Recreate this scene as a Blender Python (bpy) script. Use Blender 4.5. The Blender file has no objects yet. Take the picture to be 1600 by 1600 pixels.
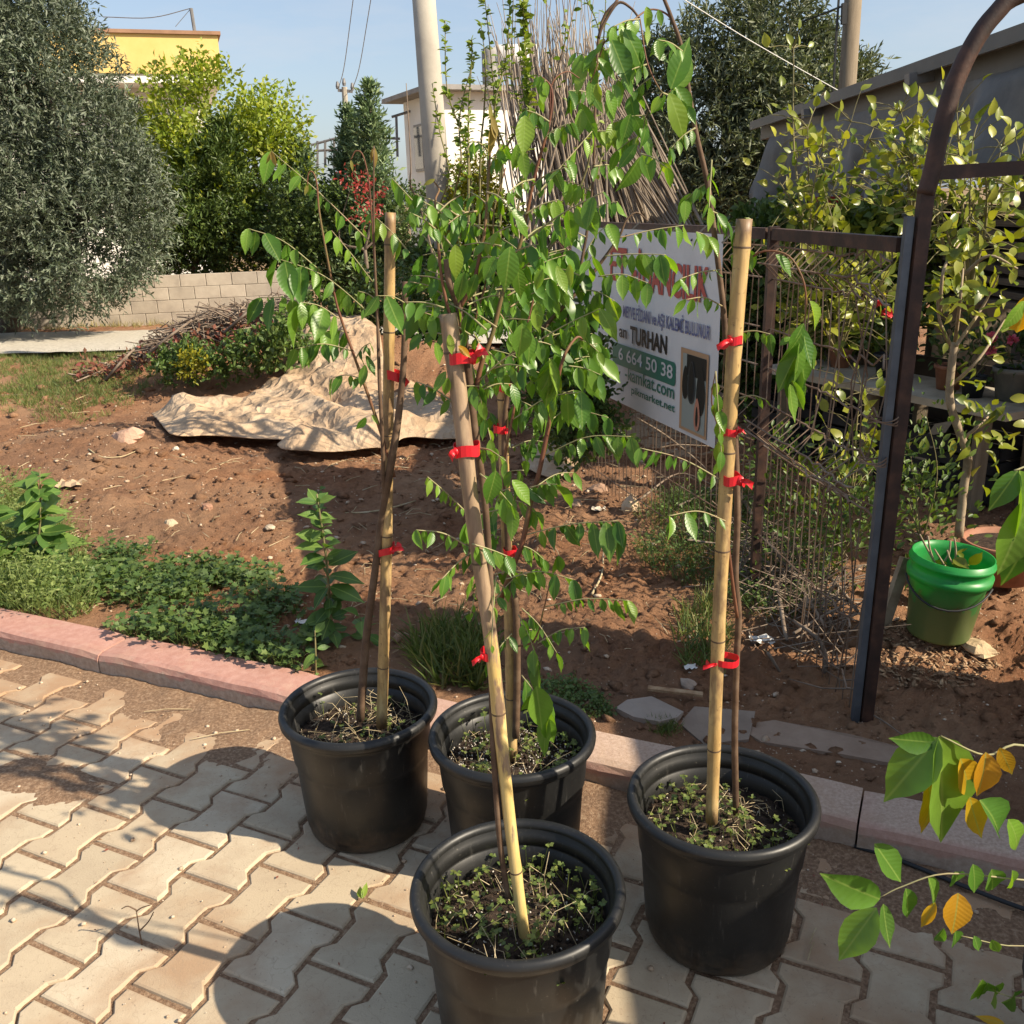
import bpy, math, random
import numpy as np
from mathutils import Matrix, Vector

SC = bpy.context.scene
COL = SC.collection
rnd = random.Random(7)
RNG = np.random.default_rng(11)

# ------------------------------------------------------------------ camera
F_PX = 1480.0
CAM_H = 1.5537
PITCH = math.radians(18.29)
ROLL = math.radians(-1.745)
_fw = np.array([0, math.cos(PITCH), -math.sin(PITCH)])
_up0 = np.array([0, math.sin(PITCH), math.cos(PITCH)])
_rt0 = np.array([1.0, 0, 0])
_rt = math.cos(ROLL) * _rt0 + math.sin(ROLL) * _up0
_up = -math.sin(ROLL) * _rt0 + math.cos(ROLL) * _up0
CAM = np.array([0, 0, CAM_H])
cd = bpy.data.cameras.new('camera')
cam = bpy.data.objects.new('camera', cd)
COL.objects.link(cam)
cd.sensor_width = 36.0
cd.lens = 36.0 * F_PX / 1600.0
cd.clip_start = 0.05
cd.clip_end = 2000
cam.matrix_world = Matrix(((_rt[0], _up[0], -_fw[0], CAM[0]), (_rt[1], _up[1], -_fw[1], CAM[1]),
                           (_rt[2], _up[2], -_fw[2], CAM[2]), (0, 0, 0, 1)))
SC.camera = cam

# ------------------------------------------------------------------ world, sun, exposure
SUN_EL = math.radians(35.3)
SUN_AZ = math.radians(110.8)      # clockwise from +Y
W = bpy.data.worlds.new('World')
SC.world = W
W.use_nodes = True
nt = W.node_tree
bg = nt.nodes['Background']
sky = nt.nodes.new('ShaderNodeTexSky')
sky.sky_type = 'NISHITA'
sky.sun_disc = False
sky.sun_elevation = SUN_EL
sky.sun_rotation = SUN_AZ
sky.air_density = 1.0
sky.dust_density = 1.6
sky.ozone_density = 1.0
# faint cirrus streaks all round the sky
tc = nt.nodes.new('ShaderNodeTexCoord')
mp = nt.nodes.new('ShaderNodeMapping')
mp.inputs['Scale'].default_value = (1.6, 1.6, 7.0)
nz = nt.nodes.new('ShaderNodeTexNoise')
nz.inputs['Scale'].default_value = 2.2
nz.inputs['Detail'].default_value = 6
nz.inputs['Roughness'].default_value = 0.62
cr = nt.nodes.new('ShaderNodeValToRGB')
cr.color_ramp.elements[0].position = 0.52
cr.color_ramp.elements[1].position = 0.80
cr.color_ramp.elements[0].color = (0, 0, 0, 1)
cr.color_ramp.elements[1].color = (0.42, 0.42, 0.42, 1)
mx = nt.nodes.new('ShaderNodeMix')
mx.data_type = 'RGBA'
mx.inputs[7].default_value = (2.9, 2.95, 3.1, 1)
nt.links.new(tc.outputs['Generated'], mp.inputs['Vector'])
nt.links.new(mp.outputs['Vector'], nz.inputs['Vector'])
nt.links.new(nz.outputs['Fac'], cr.inputs['Fac'])
nt.links.new(cr.outputs['Color'], mx.inputs[0])
# thin even high haze over the whole dome
hzm = nt.nodes.new('ShaderNodeMix')
hzm.data_type = 'RGBA'
hzm.inputs[0].default_value = 0.58
hzm.inputs[7].default_value = (1.32, 1.55, 1.98, 1)
nt.links.new(sky.outputs['Color'], hzm.inputs[6])
nt.links.new(hzm.outputs[2], mx.inputs[6])
nt.links.new(mx.outputs[2], bg.inputs['Color'])
bg.inputs['Strength'].default_value = 0.15

sd = bpy.data.lights.new('sun', 'SUN')
sd.energy = 5.0
sd.angle = math.radians(0.53)
sd.color = (1.0, 0.87, 0.68)
sun = bpy.data.objects.new('sun', sd)
COL.objects.link(sun)
_sd = Vector((math.sin(SUN_AZ) * math.cos(SUN_EL), math.cos(SUN_AZ) * math.cos(SUN_EL), math.sin(SUN_EL)))
sun.rotation_euler = _sd.to_track_quat('Z', 'Y').to_euler()
sun.location = (6, -2, 5)

SC.view_settings.view_transform = 'Standard'
SC.view_settings.look = 'None'
SC.view_settings.exposure = 0.78
SC.view_settings.gamma = 1.0
SC.view_settings.use_curve_mapping = False
SC.render.engine = 'CYCLES'
SC.cycles.max_bounces = 5
SC.cycles.diffuse_bounces = 2
SC.cycles.transparent_max_bounces = 8

# ------------------------------------------------------------------ pixel helpers (photo is 1600 px square)
def ray(x, y):
    return _fw + (x - 800) / F_PX * _rt - (y - 800) / F_PX * _up

def px(x, y, Y):
    d = ray(x, y)
    return CAM + d * (Y / d[1])

def pz(x, y, z=0.0):
    d = ray(x, y)
    return CAM + d * ((z - CAM_H) / d[2])

def mpp(Y):
    return Y * 1.02 / F_PX

# ------------------------------------------------------------------ noise
def _hash(ix, iy, iz, s):
    h = (ix * 374761393 + iy * 668265263 + iz * 2147483647 + s * 1274126177) & 0xffffffff
    h = ((h ^ (h >> 13)) * 1274126177) & 0xffffffff
    return ((h ^ (h >> 16)) & 0xffff) / 65535.0

def vnoise(p, s=0):
    p = np.asarray(p, float)
    i = np.floor(p).astype(np.int64)
    f = p - i
    f = f * f * (3 - 2 * f)
    r = 0
    for a in (0, 1):
        for b in (0, 1):
            for c in (0, 1):
                w = (f[:, 0] if a else 1 - f[:, 0]) * (f[:, 1] if b else 1 - f[:, 1]) * (f[:, 2] if c else 1 - f[:, 2])
                r = r + w * _hash(i[:, 0] + a, i[:, 1] + b, i[:, 2] + c, s)
    return r

def fbm(x, y, freq, octv=4, s=0, rough=0.5):
    x = np.asarray(x, float); y = np.asarray(y, float)
    sh = x.shape
    x = x.ravel(); y = y.ravel()
    v = np.zeros(x.size); a = 1.0; t = 0
    for k in range(octv):
        v += a * vnoise(np.stack([x * freq, y * freq, np.full(x.size, 3.7 * k)], 1), s + k)
        t += a; a *= rough; freq *= 2.03
    return (v / t).reshape(sh)

# ------------------------------------------------------------------ mesh helpers
class G:
    def __init__(s):
        s.v = []; s.f = []; s.n = 0
    def add(s, V, Fc):
        V = [tuple(map(float, q)) for q in V]
        s.f += [tuple(i + s.n for i in q) for q in Fc]
        s.v += V; s.n += len(V)
        return s
    def mesh(s, name):
        m = bpy.data.meshes.new(name)
        m.from_pydata(s.v, [], s.f)
        m.update()
        return m

def link(name, me, mat=None, parent=None, smooth=False, loc=None):
    if smooth:
        me.polygons.foreach_set('use_smooth', [True] * len(me.polygons))
    if mat is not None and not me.materials:
        me.materials.append(mat)
    o = bpy.data.objects.new(name, me)
    COL.objects.link(o)
    if parent is not None:
        o.parent = parent
    if loc is not None:
        o.location = loc
    return o

def obj(name, g, mat, parent=None, smooth=False, off=None):
    """mesh given in world coordinates; children are stored relative to their parents' base"""
    if off is None and parent is not None:
        off = world_loc(parent)
    if off is not None:
        o_ = tuple(off)
        g.v = [(a - o_[0], b - o_[1], c - o_[2]) for a, b, c in g.v]
    return link(name, g.mesh(name), mat, parent, smooth)

def world_loc(o):
    p = np.zeros(3)
    while o is not None:
        p += np.array(o.location)
        o = o.parent
    return p

def npmesh(name, V, Fq, mat, parent=None, smooth=False):
    """fast path: V (n,3) float, Fq (m,k) int"""
    V = np.asarray(V, np.float64)
    if parent is not None:
        V = V - world_loc(parent)
    V = np.ascontiguousarray(V, np.float32)
    Fq = np.ascontiguousarray(Fq, np.int32)
    m = bpy.data.meshes.new(name)
    k = Fq.shape[1]
    m.vertices.add(len(V)); m.vertices.foreach_set('co', V.ravel())
    m.loops.add(Fq.size); m.loops.foreach_set('vertex_index', Fq.ravel())
    m.polygons.add(len(Fq))
    m.polygons.foreach_set('loop_start', np.arange(0, Fq.size, k, dtype=np.int32))
    m.update(calc_edges=True)
    m.validate()
    return link(name, m, mat, parent, smooth)

def tag(o, label, cat, group=None, kind=None):
    if label: o['label'] = label
    if cat: o['category'] = cat
    if group: o['group'] = group
    if kind: o['kind'] = kind
    return o

def thing(name, label, cat, loc, group=None):
    o = bpy.data.objects.new(name, None)
    COL.objects.link(o)
    o.empty_display_size = 0.1
    o.location = tuple(float(c) for c in loc)
    return tag(o, label, cat, group)

def struct(o):
    o['kind'] = 'structure'
    return o

def stuff(o, label=None, cat=None):
    o['kind'] = 'stuff'
    if label: o['label'] = label
    if cat: o['category'] = cat
    return o

def box(g, c, s, rz=0.0, R=None):
    hx, hy, hz = s[0] / 2, s[1] / 2, s[2] / 2
    V = []
    for z in (-hz, hz):
        for (x, y) in ((-hx, -hy), (hx, -hy), (hx, hy), (-hx, hy)):
            if R is not None:
                q = np.array(R) @ np.array([x, y, z])
            else:
                q = np.array([x * math.cos(rz) - y * math.sin(rz), x * math.sin(rz) + y * math.cos(rz), z])
            V.append(q + np.array(c))
    g.add(V, [(3, 2, 1, 0), (4, 5, 6, 7), (0, 1, 5, 4), (1, 2, 6, 5), (2, 3, 7, 6), (3, 0, 4, 7)])
    return g

def beam(g, a, b, w, h, upv=(0, 0, 1)):
    a = np.array(a, float); b = np.array(b, float)
    d = b - a; L = np.linalg.norm(d); d = d / L
    u = np.array(upv, float)
    s = np.cross(d, u)
    if np.linalg.norm(s) < 1e-4: s = np.cross(d, np.array([1, 0, 0]))
    s /= np.linalg.norm(s)
    t = np.cross(s, d)
    V = []
    for p in (a, b):
        for (i, j) in ((-1, -1), (1, -1), (1, 1), (-1, 1)):
            V.append(p + s * i * w / 2 + t * j * h / 2)
    g.add(V, [(3, 2, 1, 0), (4, 5, 6, 7), (0, 1, 5, 4), (1, 2, 6, 5), (2, 3, 7, 6), (3, 0, 4, 7)])
    return g

def tube(g, path, rad, n=8, cap=True):
    P = np.array(path, float)
    m = len(P)
    r = np.full(m, rad) if np.isscalar(rad) else np.interp(np.linspace(0, 1, m), np.linspace(0, 1, len(rad)), rad)
    T = np.gradient(P, axis=0)
    T /= (np.linalg.norm(T, axis=1)[:, None] + 1e-12)
    u = np.cross(T[0], [0.31, 0.2, 0.93])
    if np.linalg.norm(u) < 1e-3: u = np.cross(T[0], [1, 0, 0])
    u /= np.linalg.norm(u)
    V = []
    for i in range(m):
        u = u - T[i] * (u @ T[i]); u /= np.linalg.norm(u) + 1e-12
        w = np.cross(T[i], u)
        for k in range(n):
            a = 2 * math.pi * k / n
            V.append(P[i] + r[i] * (math.cos(a) * u + math.sin(a) * w))
    Fc = []
    for i in range(m - 1):
        for k in range(n):
            a = i * n + k; b = i * n + (k + 1) % n
            Fc.append((a, b, b + n, a + n))
    if cap:
        Fc.append(tuple(range(n - 1, -1, -1)))
        Fc.append(tuple((m - 1) * n + k for k in range(n)))
    g.add(V, Fc)
    return g

def spline(pts, n=6):
    """Catmull-Rom through points"""
    P = np.array(pts, float)
    if len(P) < 3: 
        return np.array([P[0] + (P[-1] - P[0]) * t for t in np.linspace(0, 1, n + 1)])
    Q = np.vstack([2 * P[0] - P[1], P, 2 * P[-1] - P[-2]])
    out = []
    for i in range(1, len(Q) - 2):
        for t in np.linspace(0, 1, n, endpoint=False):
            a, b, c, d = Q[i - 1], Q[i], Q[i + 1], Q[i + 2]
            out.append(0.5 * ((2 * b) + (c - a) * t + (2 * a - 5 * b + 4 * c - d) * t * t + (-a + 3 * b - 3 * c + d) * t ** 3))
    out.append(P[-1])
    return np.array(out)

def lathe(g, prof, c, n=40, R=None):
    V = []; m = len(prof)
    for (r, z) in prof:
        for k in range(n):
            a = 2 * math.pi * k / n
            q = np.array([r * math.cos(a), r * math.sin(a), z])
            if R is not None: q = R @ q
            V.append(q + np.array(c))
    Fc = []
    for i in range(m - 1):
        for k in range(n):
            a = i * n + k; b = i * n + (k + 1) % n
            Fc.append((a, b, b + n, a + n))
    g.add(V, Fc)
    return g

# ------------------------------------------------------------------ materials
def newmat(name):
    m = bpy.data.materials.new(name)
    m.use_nodes = True
    t = m.node_tree
    return m, t, t.nodes['Principled BSDF']

def node(t, typ, **kw):
    n = t.nodes.new(typ)
    for k, v in kw.items():
        if k in n.inputs: n.inputs[k].default_value = v
        else: setattr(n, k, v)
    return n

def ramp(t, fac, cols, pos=None):
    r = t.nodes.new('ShaderNodeValToRGB')
    e = r.color_ramp.elements
    pos = pos or [i / (len(cols) - 1) for i in range(len(cols))]
    while len(e) < len(cols): e.new(0.5)
    for i, (c, p) in enumerate(zip(cols, pos)):
        e[i].position = p
        e[i].color = (c[0], c[1], c[2], 1)
    t.links.new(fac, r.inputs['Fac'])
    return r.outputs['Color']

def mixc(t, fac, a, b, mode='MIX'):
    m = t.nodes.new('ShaderNodeMix')
    m.data_type = 'RGBA'; m.blend_type = mode
    for s, v in ((0, fac), (6, a), (7, b)):
        if hasattr(v, 'links') or hasattr(v, 'is_linked'): t.links.new(v, m.inputs[s])
        elif isinstance(v, (int, float)): m.inputs[s].default_value = v
        else: m.inputs[s].default_value = (v[0], v[1], v[2], 1)
    return m.outputs[2]

def coords(t, kind='Object', scale=None):
    c = t.nodes.new('ShaderNodeTexCoord')
    if scale is None: return c.outputs[kind]
    m = t.nodes.new('ShaderNodeMapping')
    m.inputs['Scale'].default_value = scale
    t.links.new(c.outputs[kind], m.inputs['Vector'])
    return m.outputs['Vector']

def noise(t, vec, scale, detail=5, rough=0.55, out='Fac'):
    n = t.nodes.new('ShaderNodeTexNoise')
    n.inputs['Scale'].default_value = scale
    n.inputs['Detail'].default_value = detail
    n.inputs['Roughness'].default_value = rough
    t.links.new(vec, n.inputs['Vector'])
    return n.outputs[out]

def bump(t, b, h, strength=0.4, dist=0.005):
    n = t.nodes.new('ShaderNodeBump')
    n.inputs['Strength'].default_value = strength
    n.inputs['Distance'].default_value = dist
    t.links.new(h, n.inputs['Height'])
    t.links.new(n.outputs['Normal'], b.inputs['Normal'])
    return n

def geo_pos(t):
    return t.nodes.new('ShaderNodeNewGeometry').outputs['Position']

def rough_mat(name, cols, scale=8, rough=0.85, bscale=60, bstr=0.4, bdist=0.004, stretch=None, detail=6, pos=None, spec=0.3, vary=0.0, metal=0.0):
    """noise-blended colours + fine relief; world-space or object-space"""
    m, t, b = newmat(name)
    v = coords(t, 'Object', stretch) if stretch else geo_pos(t)
    n = noise(t, v, scale, detail, 0.6)
    c = ramp(t, n, cols, pos or list(np.linspace(0.3, 0.7, len(cols))))
    if vary:
        oi = t.nodes.new('ShaderNodeObjectInfo')
        hs = t.nodes.new('ShaderNodeHueSaturation')
        mr = t.nodes.new('ShaderNodeMapRange')
        mr.inputs['To Min'].default_value = 1 - vary; mr.inputs['To Max'].default_value = 1 + vary
        t.links.new(oi.outputs['Random'], mr.inputs['Value'])
        t.links.new(mr.outputs['Result'], hs.inputs['Value'])
        t.links.new(c, hs.inputs['Color'])
        c = hs.outputs['Color']
    t.links.new(c, b.inputs['Base Color'])
    b.inputs['Roughness'].default_value = rough
    b.inputs['Specular IOR Level'].default_value = spec
    b.inputs['Metallic'].default_value = metal
    if bstr:
        n2 = noise(t, v, bscale, 6, 0.65)
        bump(t, b, n2, bstr, bdist)
    return m

def leaf_mat(name, cols, trans=0.35, rough=0.42, island=True, tint=(1.25, 1.25, 0.35), big=1.2, spec=0.4, vein=False):
    m, t, b = newmat(name)
    if island:
        r = t.nodes.new('ShaderNodeNewGeometry').outputs['Random Per Island']
    else:
        r = t.nodes.new('ShaderNodeObjectInfo').outputs['Random']
    c = ramp(t, r, cols)
    n = noise(t, geo_pos(t), big, 3, 0.6)
    hs = t.nodes.new('ShaderNodeHueSaturation')
    mr = t.nodes.new('ShaderNodeMapRange')
    mr.inputs['From Min'].default_value = 0.3; mr.inputs['From Max'].default_value = 0.7
    mr.inputs['To Min'].default_value = 0.72; mr.inputs['To Max'].default_value = 1.25
    t.links.new(n, mr.inputs['Value']); t.links.new(mr.outputs['Result'], hs.inputs['Value'])
    t.links.new(c, hs.inputs['Color'])
    c = hs.outputs['Color']
    if vein:
        oc = coords(t, 'Object')
        sx = t.nodes.new('ShaderNodeSeparateXYZ'); t.links.new(oc, sx.inputs[0])
        ab = node(t, 'ShaderNodeMath', operation='ABSOLUTE'); t.links.new(sx.outputs['X'], ab.inputs[0])
        mr2 = t.nodes.new('ShaderNodeMapRange')
        mr2.inputs['From Min'].default_value = 0.004; mr2.inputs['From Max'].default_value = 0.02
        mr2.inputs['To Min'].default_value = 0.55; mr2.inputs['To Max'].default_value = 0.0
        t.links.new(ab.outputs[0], mr2.inputs['Value'])
        # side veins: stripes in y - 0.55|x|
        ma = node(t, 'ShaderNodeMath', operation='MULTIPLY_ADD'); t.links.new(ab.outputs[0], ma.inputs[0]); ma.inputs[1].default_value = -0.75
        t.links.new(sx.outputs['Y'], ma.inputs[2])
        mm = node(t, 'ShaderNodeMath', operation='MULTIPLY'); t.links.new(ma.outputs[0], mm.inputs[0]); mm.inputs[1].default_value = 62.0
        sn = node(t, 'ShaderNodeMath', operation='SINE'); t.links.new(mm.outputs[0], sn.inputs[0])
        nn = noise(t, oc, 7.0, 3, 0.5)
        ad = node(t, 'ShaderNodeMath', operation='MULTIPLY_ADD'); t.links.new(nn, ad.inputs[0]); ad.inputs[1].default_value = 2.2
        t.links.new(sn.outputs[0], ad.inputs[2])
        bump(t, b, ad.outputs[0], 0.12, 0.0008)
        c = mixc(t, mr2.outputs['Result'], c, (0.30, 0.42, 0.10))
    t.links.new(c, b.inputs['Base Color'])
    b.inputs['Roughness'].default_value = rough
    b.inputs['Specular IOR Level'].default_value = spec
    tr = t.nodes.new('ShaderNodeBsdfTranslucent')
    c2 = mixc(t, 1.0, c, tint, 'MULTIPLY')
    t.links.new(c2, tr.inputs['Color'])
    ms = t.nodes.new('ShaderNodeMixShader'); ms.inputs[0].default_value = trans
    out = t.nodes['Material Output']
    t.links.new(b.outputs[0], ms.inputs[1]); t.links.new(tr.outputs[0], ms.inputs[2])
    t.links.new(ms.outputs[0], out.inputs['Surface'])
    return m

def plain(name, col, rough=0.5, metal=0.0, spec=0.5):
    m, t, b = newmat(name)
    b.inputs['Base Color'].default_value = (*col, 1)
    b.inputs['Roughness'].default_value = rough
    b.inputs['Metallic'].default_value = metal
    b.inputs['Specular IOR Level'].default_value = spec
    return m
# ------------------------------------------------------------------ instancing into one mesh (foliage, pebbles)
def frames(D, N):
    """rows: rotation matrices with columns (x, y=D, z~N)"""
    D = D / (np.linalg.norm(D, axis=1)[:, None] + 1e-9)
    X = np.cross(D, N); X /= (np.linalg.norm(X, axis=1)[:, None] + 1e-9)
    Z = np.cross(X, D)
    return np.stack([X, D, Z], 2)

def inst(TV, TF, P, R, S):
    TV = np.asarray(TV, float); TF = np.asarray(TF, int)
    S = np.asarray(S, float)
    if S.ndim == 1: S = np.repeat(S[:, None], 3, 1)
    V = np.einsum('nij,nkj->nki', R, TV[None] * S[:, None, :]) + P[:, None, :]
    Fq = TF[None] + (np.arange(len(P)) * len(TV))[:, None, None]
    return V.reshape(-1, 3), Fq.reshape(-1, TF.shape[1])

def join(parts):
    Vs, Fs, o = [], [], 0
    for V, Fq in parts:
        Vs.append(V); Fs.append(Fq + o); o += len(V)
    return np.vstack(Vs), np.vstack(Fs)

def unit(A):
    return A / (np.linalg.norm(A, axis=1)[:, None] + 1e-9)

T_LEAF = ([(0, 0, 0), (0.5, 0.45, 0.08), (0, 1, -0.05), (-0.5, 0.45, 0.08)], [(0, 1, 2), (0, 2, 3)])
T_OVAL = ([(0, 0, 0), (0.42, 0.3, 0.1), (0.4, 0.68, 0.06), (0, 1, -0.1), (-0.4, 0.68, 0.06), (-0.42, 0.3, 0.1), (0, 0.5, -0.02)],
          [(0, 1, 6), (1, 2, 6), (2, 3, 6), (3, 4, 6), (4, 5, 6), (5, 0, 6)])
T_LOBE = ([(0, 0.05, 0), (0.5, 0.1, .1), (0.32, 0.36, .03), (0.58, 0.62, .1), (0.22, 0.66, .02), (0, 1.0, -.08), (-0.22, 0.66, .02), (-0.58, 0.62, .1), (-0.32, 0.36, .03), (-0.5, 0.1, .1)],
          [(0, 1, 2), (0, 2, 4), (2, 3, 4), (0, 4, 6), (4, 5, 6), (0, 6, 8), (6, 7, 8), (0, 8, 9)])
T_BLADE = ([(-0.5, 0, 0), (0.5, 0, 0), (0.36, 0.5, 0.10), (-0.36, 0.5, 0.10), (0, 1, 0.34)], [(0, 1, 2), (0, 2, 3), (3, 2, 4)])
T_ROCK = ([(1, 0, .1), (-.9, .1, 0), (.1, 1, -.1), (0, -.95, .1), (.1, 0, .8), (0, .1, -.8), (.6, .6, .45), (-.6, .5, .4), (.55, -.6, .4), (-.5, -.65, .45)],
          [(4, 0, 6), (4, 6, 2), (4, 2, 7), (4, 7, 1), (4, 1, 9), (4, 9, 3), (4, 3, 8), (4, 8, 0), (5, 6, 0), (5, 2, 6), (5, 7, 2), (5, 1, 7), (5, 9, 1), (5, 3, 9), (5, 8, 3), (5, 0, 8)])

def rand_dirs(n, rng=RNG):
    return unit(rng.normal(size=(n, 3)))

# ------------------------------------------------------------------ ground geometry
KA = np.array([math.cos(math.radians(25)), -math.sin(math.radians(25))])   # along kerb
KN = np.array([math.sin(math.radians(25)), math.cos(math.radians(25))])    # across, away from the camera
K_FRONT, K_BACK, K_TOP = 2.115, 2.275, 0.085

def bell(x, y, cx, cy, rx, ry, rot=0.0):
    dx = x - cx; dy = y - cy
    c, s = math.cos(rot), math.sin(rot)
    a = (dx * c + dy * s) / rx; b = (-dx * s + dy * c) / ry
    return np.exp(-(a * a + b * b))

def soil_base(x, y):
    x = np.asarray(x, float); y = np.asarray(y, float)
    d = x * KN[0] + y * KN[1] - K_BACK
    z = 0.068 - 0.028 * np.clip(d, 0, 40) + 0.0 * x
    z = z + 0.62 * bell(x, y, -2.55, 9.3, 1.25, 0.9, 0.1)
    z = z + 0.38 * bell(x, y, -1.25, 8.5, 0.85, 0.75, -0.15)
    z = z + 0.36 * bell(x, y, -0.1, 8.1, 0.9, 0.7)
    z = z + 0.10 * bell(x, y, -2.9, 6.3, 1.0, 0.7)
    z = z - 0.05 * bell(x, y, -0.9, 4.1, 1.2, 0.6)
    z = z + 0.06 * bell(x, y, 1.62, 3.0, 0.4, 0.35)
    return z

def soil_z(x, y):
    x = np.asarray(x, float); y = np.asarray(y, float)
    d = x * KN[0] + y * KN[1] - K_BACK
    k = np.clip(d / 0.5, 0.25, 1)
    z = soil_base(x, y)
    z = z + k * (0.10 * (fbm(x, y, 1.1, 3, 3) - 0.5) + 0.050 * (fbm(x, y, 5.0, 4, 9) - 0.5))
    c = fbm(x, y, 17.0, 4, 21, 0.6)
    z = z + k * 0.058 * (np.abs(c - 0.5) * 2) ** 1.0 + k * 0.016 * (fbm(x, y, 33.0, 2, 15) - .5) + 0.010 * (fbm(x, y, 60.0, 2, 5) - 0.5)
    return z - 0.012

def gnd(x, y):
    """photo pixel -> point on the soil"""
    z = 0.0
    for _ in range(14):
        p = pz(x, y, min(z, 1.2))
        z = 0.5 * z + 0.5 * float(soil_base(p[0], p[1]))
    p[2] = float(soil_z(np.array([p[0]]), np.array([p[1]]))[0])
    return p

# ------------------------------------------------------------------ ground materials
def mat_soil():
    m, t, b = newmat('red_soil')
    p = geo_pos(t)
    n1 = noise(t, p, 1.3, 4, 0.6)
    n2 = noise(t, p, 22, 8, 0.7)
    n3 = noise(t, p, 160, 4, 0.6)
    c = ramp(t, n2, [(0.15, 0.068, 0.033), (0.28, 0.130, 0.066), (0.40, 0.21, 0.11)], [0.3, 0.5, 0.72])
    c = mixc(t, ramp(t, n1, [(0, 0, 0), (0.75, 0.75, 0.75)], [0.38, 0.66]), c, (0.45, 0.27, 0.155))
    nL = noise(t, p, 0.55, 3, 0.5)
    c = mixc(t, ramp(t, nL, [(0, 0, 0), (0.5, 0.5, 0.5)], [0.45, 0.62]), c, (0.21, 0.135, 0.09))
    c = mixc(t, ramp(t, n3, [(0, 0, 0), (0.75, 0.75, 0.75)], [0.62, 0.72]), c, (0.46, 0.30, 0.18))
    t.links.new(c, b.inputs['Base Color'])
    b.inputs['Roughness'].default_value = 0.95
    b.inputs['Specular IOR Level'].default_value = 0.15
    bump(t, b, noise(t, p, 70, 8, 0.78), 1.0, 0.022)
    return m

M_SOIL = mat_soil()
M_SAND = rough_mat('joint_sand', [(0.22, 0.14, 0.085), (0.33, 0.22, 0.13), (0.46, 0.33, 0.21)], 90, 0.95, 260, 0.9, 0.004)

def mat_paver():
    m, t, b = newmat('paver_concrete')
    p = geo_pos(t)
    oi = t.nodes.new('ShaderNodeObjectInfo')
    c = ramp(t, oi.outputs['Random'], [(0.42, 0.34, 0.235), (0.51, 0.425, 0.30), (0.46, 0.37, 0.255), (0.55, 0.465, 0.34)])
    n1 = noise(t, p, 9, 6, 0.65)
    c = mixc(t, ramp(t, n1, [(0, 0, 0), (0.5, 0.5, 0.5)], [0.45, 0.75]), c, (0.33, 0.25, 0.175), 'MIX')
    n2 = noise(t, p, 2.2, 5, 0.6)
    c = mixc(t, ramp(t, n2, [(0, 0, 0), (0.72, 0.72, 0.72)], [0.50, 0.66]), c, (0.34, 0.205, 0.115), 'MIX')
    # soil trodden and washed from the kerb over the nearest pavers
    dt = t.nodes.new('ShaderNodeVectorMath'); dt.operation = 'DOT_PRODUCT'; t.links.new(p, dt.inputs[0]); dt.inputs[1].default_value = (KN[0], KN[1], 0)
    mk = t.nodes.new('ShaderNodeMapRange'); mk.inputs['From Min'].default_value = 1.25; mk.inputs['From Max'].default_value = 2.1
    mk.inputs['To Min'].default_value = -.30; mk.inputs['To Max'].default_value = .22; t.links.new(dt.outputs['Value'], mk.inputs['Value'])
    nk = noise(t, p, 5.5, 7, 0.7)
    ak = node(t, 'ShaderNodeMath', operation='ADD'); t.links.new(mk.outputs[0], ak.inputs[0]); t.links.new(nk, ak.inputs[1])
    c = mixc(t, ramp(t, ak.outputs[0], [(0, 0, 0), (.8, .8, .8)], [.42, .72]), c, (0.36, 0.215, 0.12))
    n3 = noise(t, p, 130, 3, 0.6)
    c = mixc(t, ramp(t, n3, [(0, 0, 0), (0.6, 0.6, 0.6)], [0.62, 0.70]), c, (0.27, 0.20, 0.14), 'MIX')
    v = t.nodes.new('ShaderNodeTexVoronoi'); v.inputs['Scale'].default_value = 7.0; v.feature = 'DISTANCE_TO_EDGE'
    nd = noise(t, p, 5, 4, 0.6, 'Color')
    wv = mixc(t, 0.12, p, nd, 'LINEAR_LIGHT')
    t.links.new(wv, v.inputs['Vector'])
    c = mixc(t, ramp(t, v.outputs['Distance'], [(0.35, 0.35, 0.35), (0, 0, 0)], [0.0, 0.012]), c, (0.30, 0.22, 0.15))
    t.links.new(c, b.inputs['Base Color'])
    b.inputs['Roughness'].default_value = 0.88
    b.inputs['Specular IOR Level'].default_value = 0.25
    bump(t, b, noise(t, p, 220, 5, 0.7), 0.35, 0.003)
    return m
M_PAVER = mat_paver()

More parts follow.
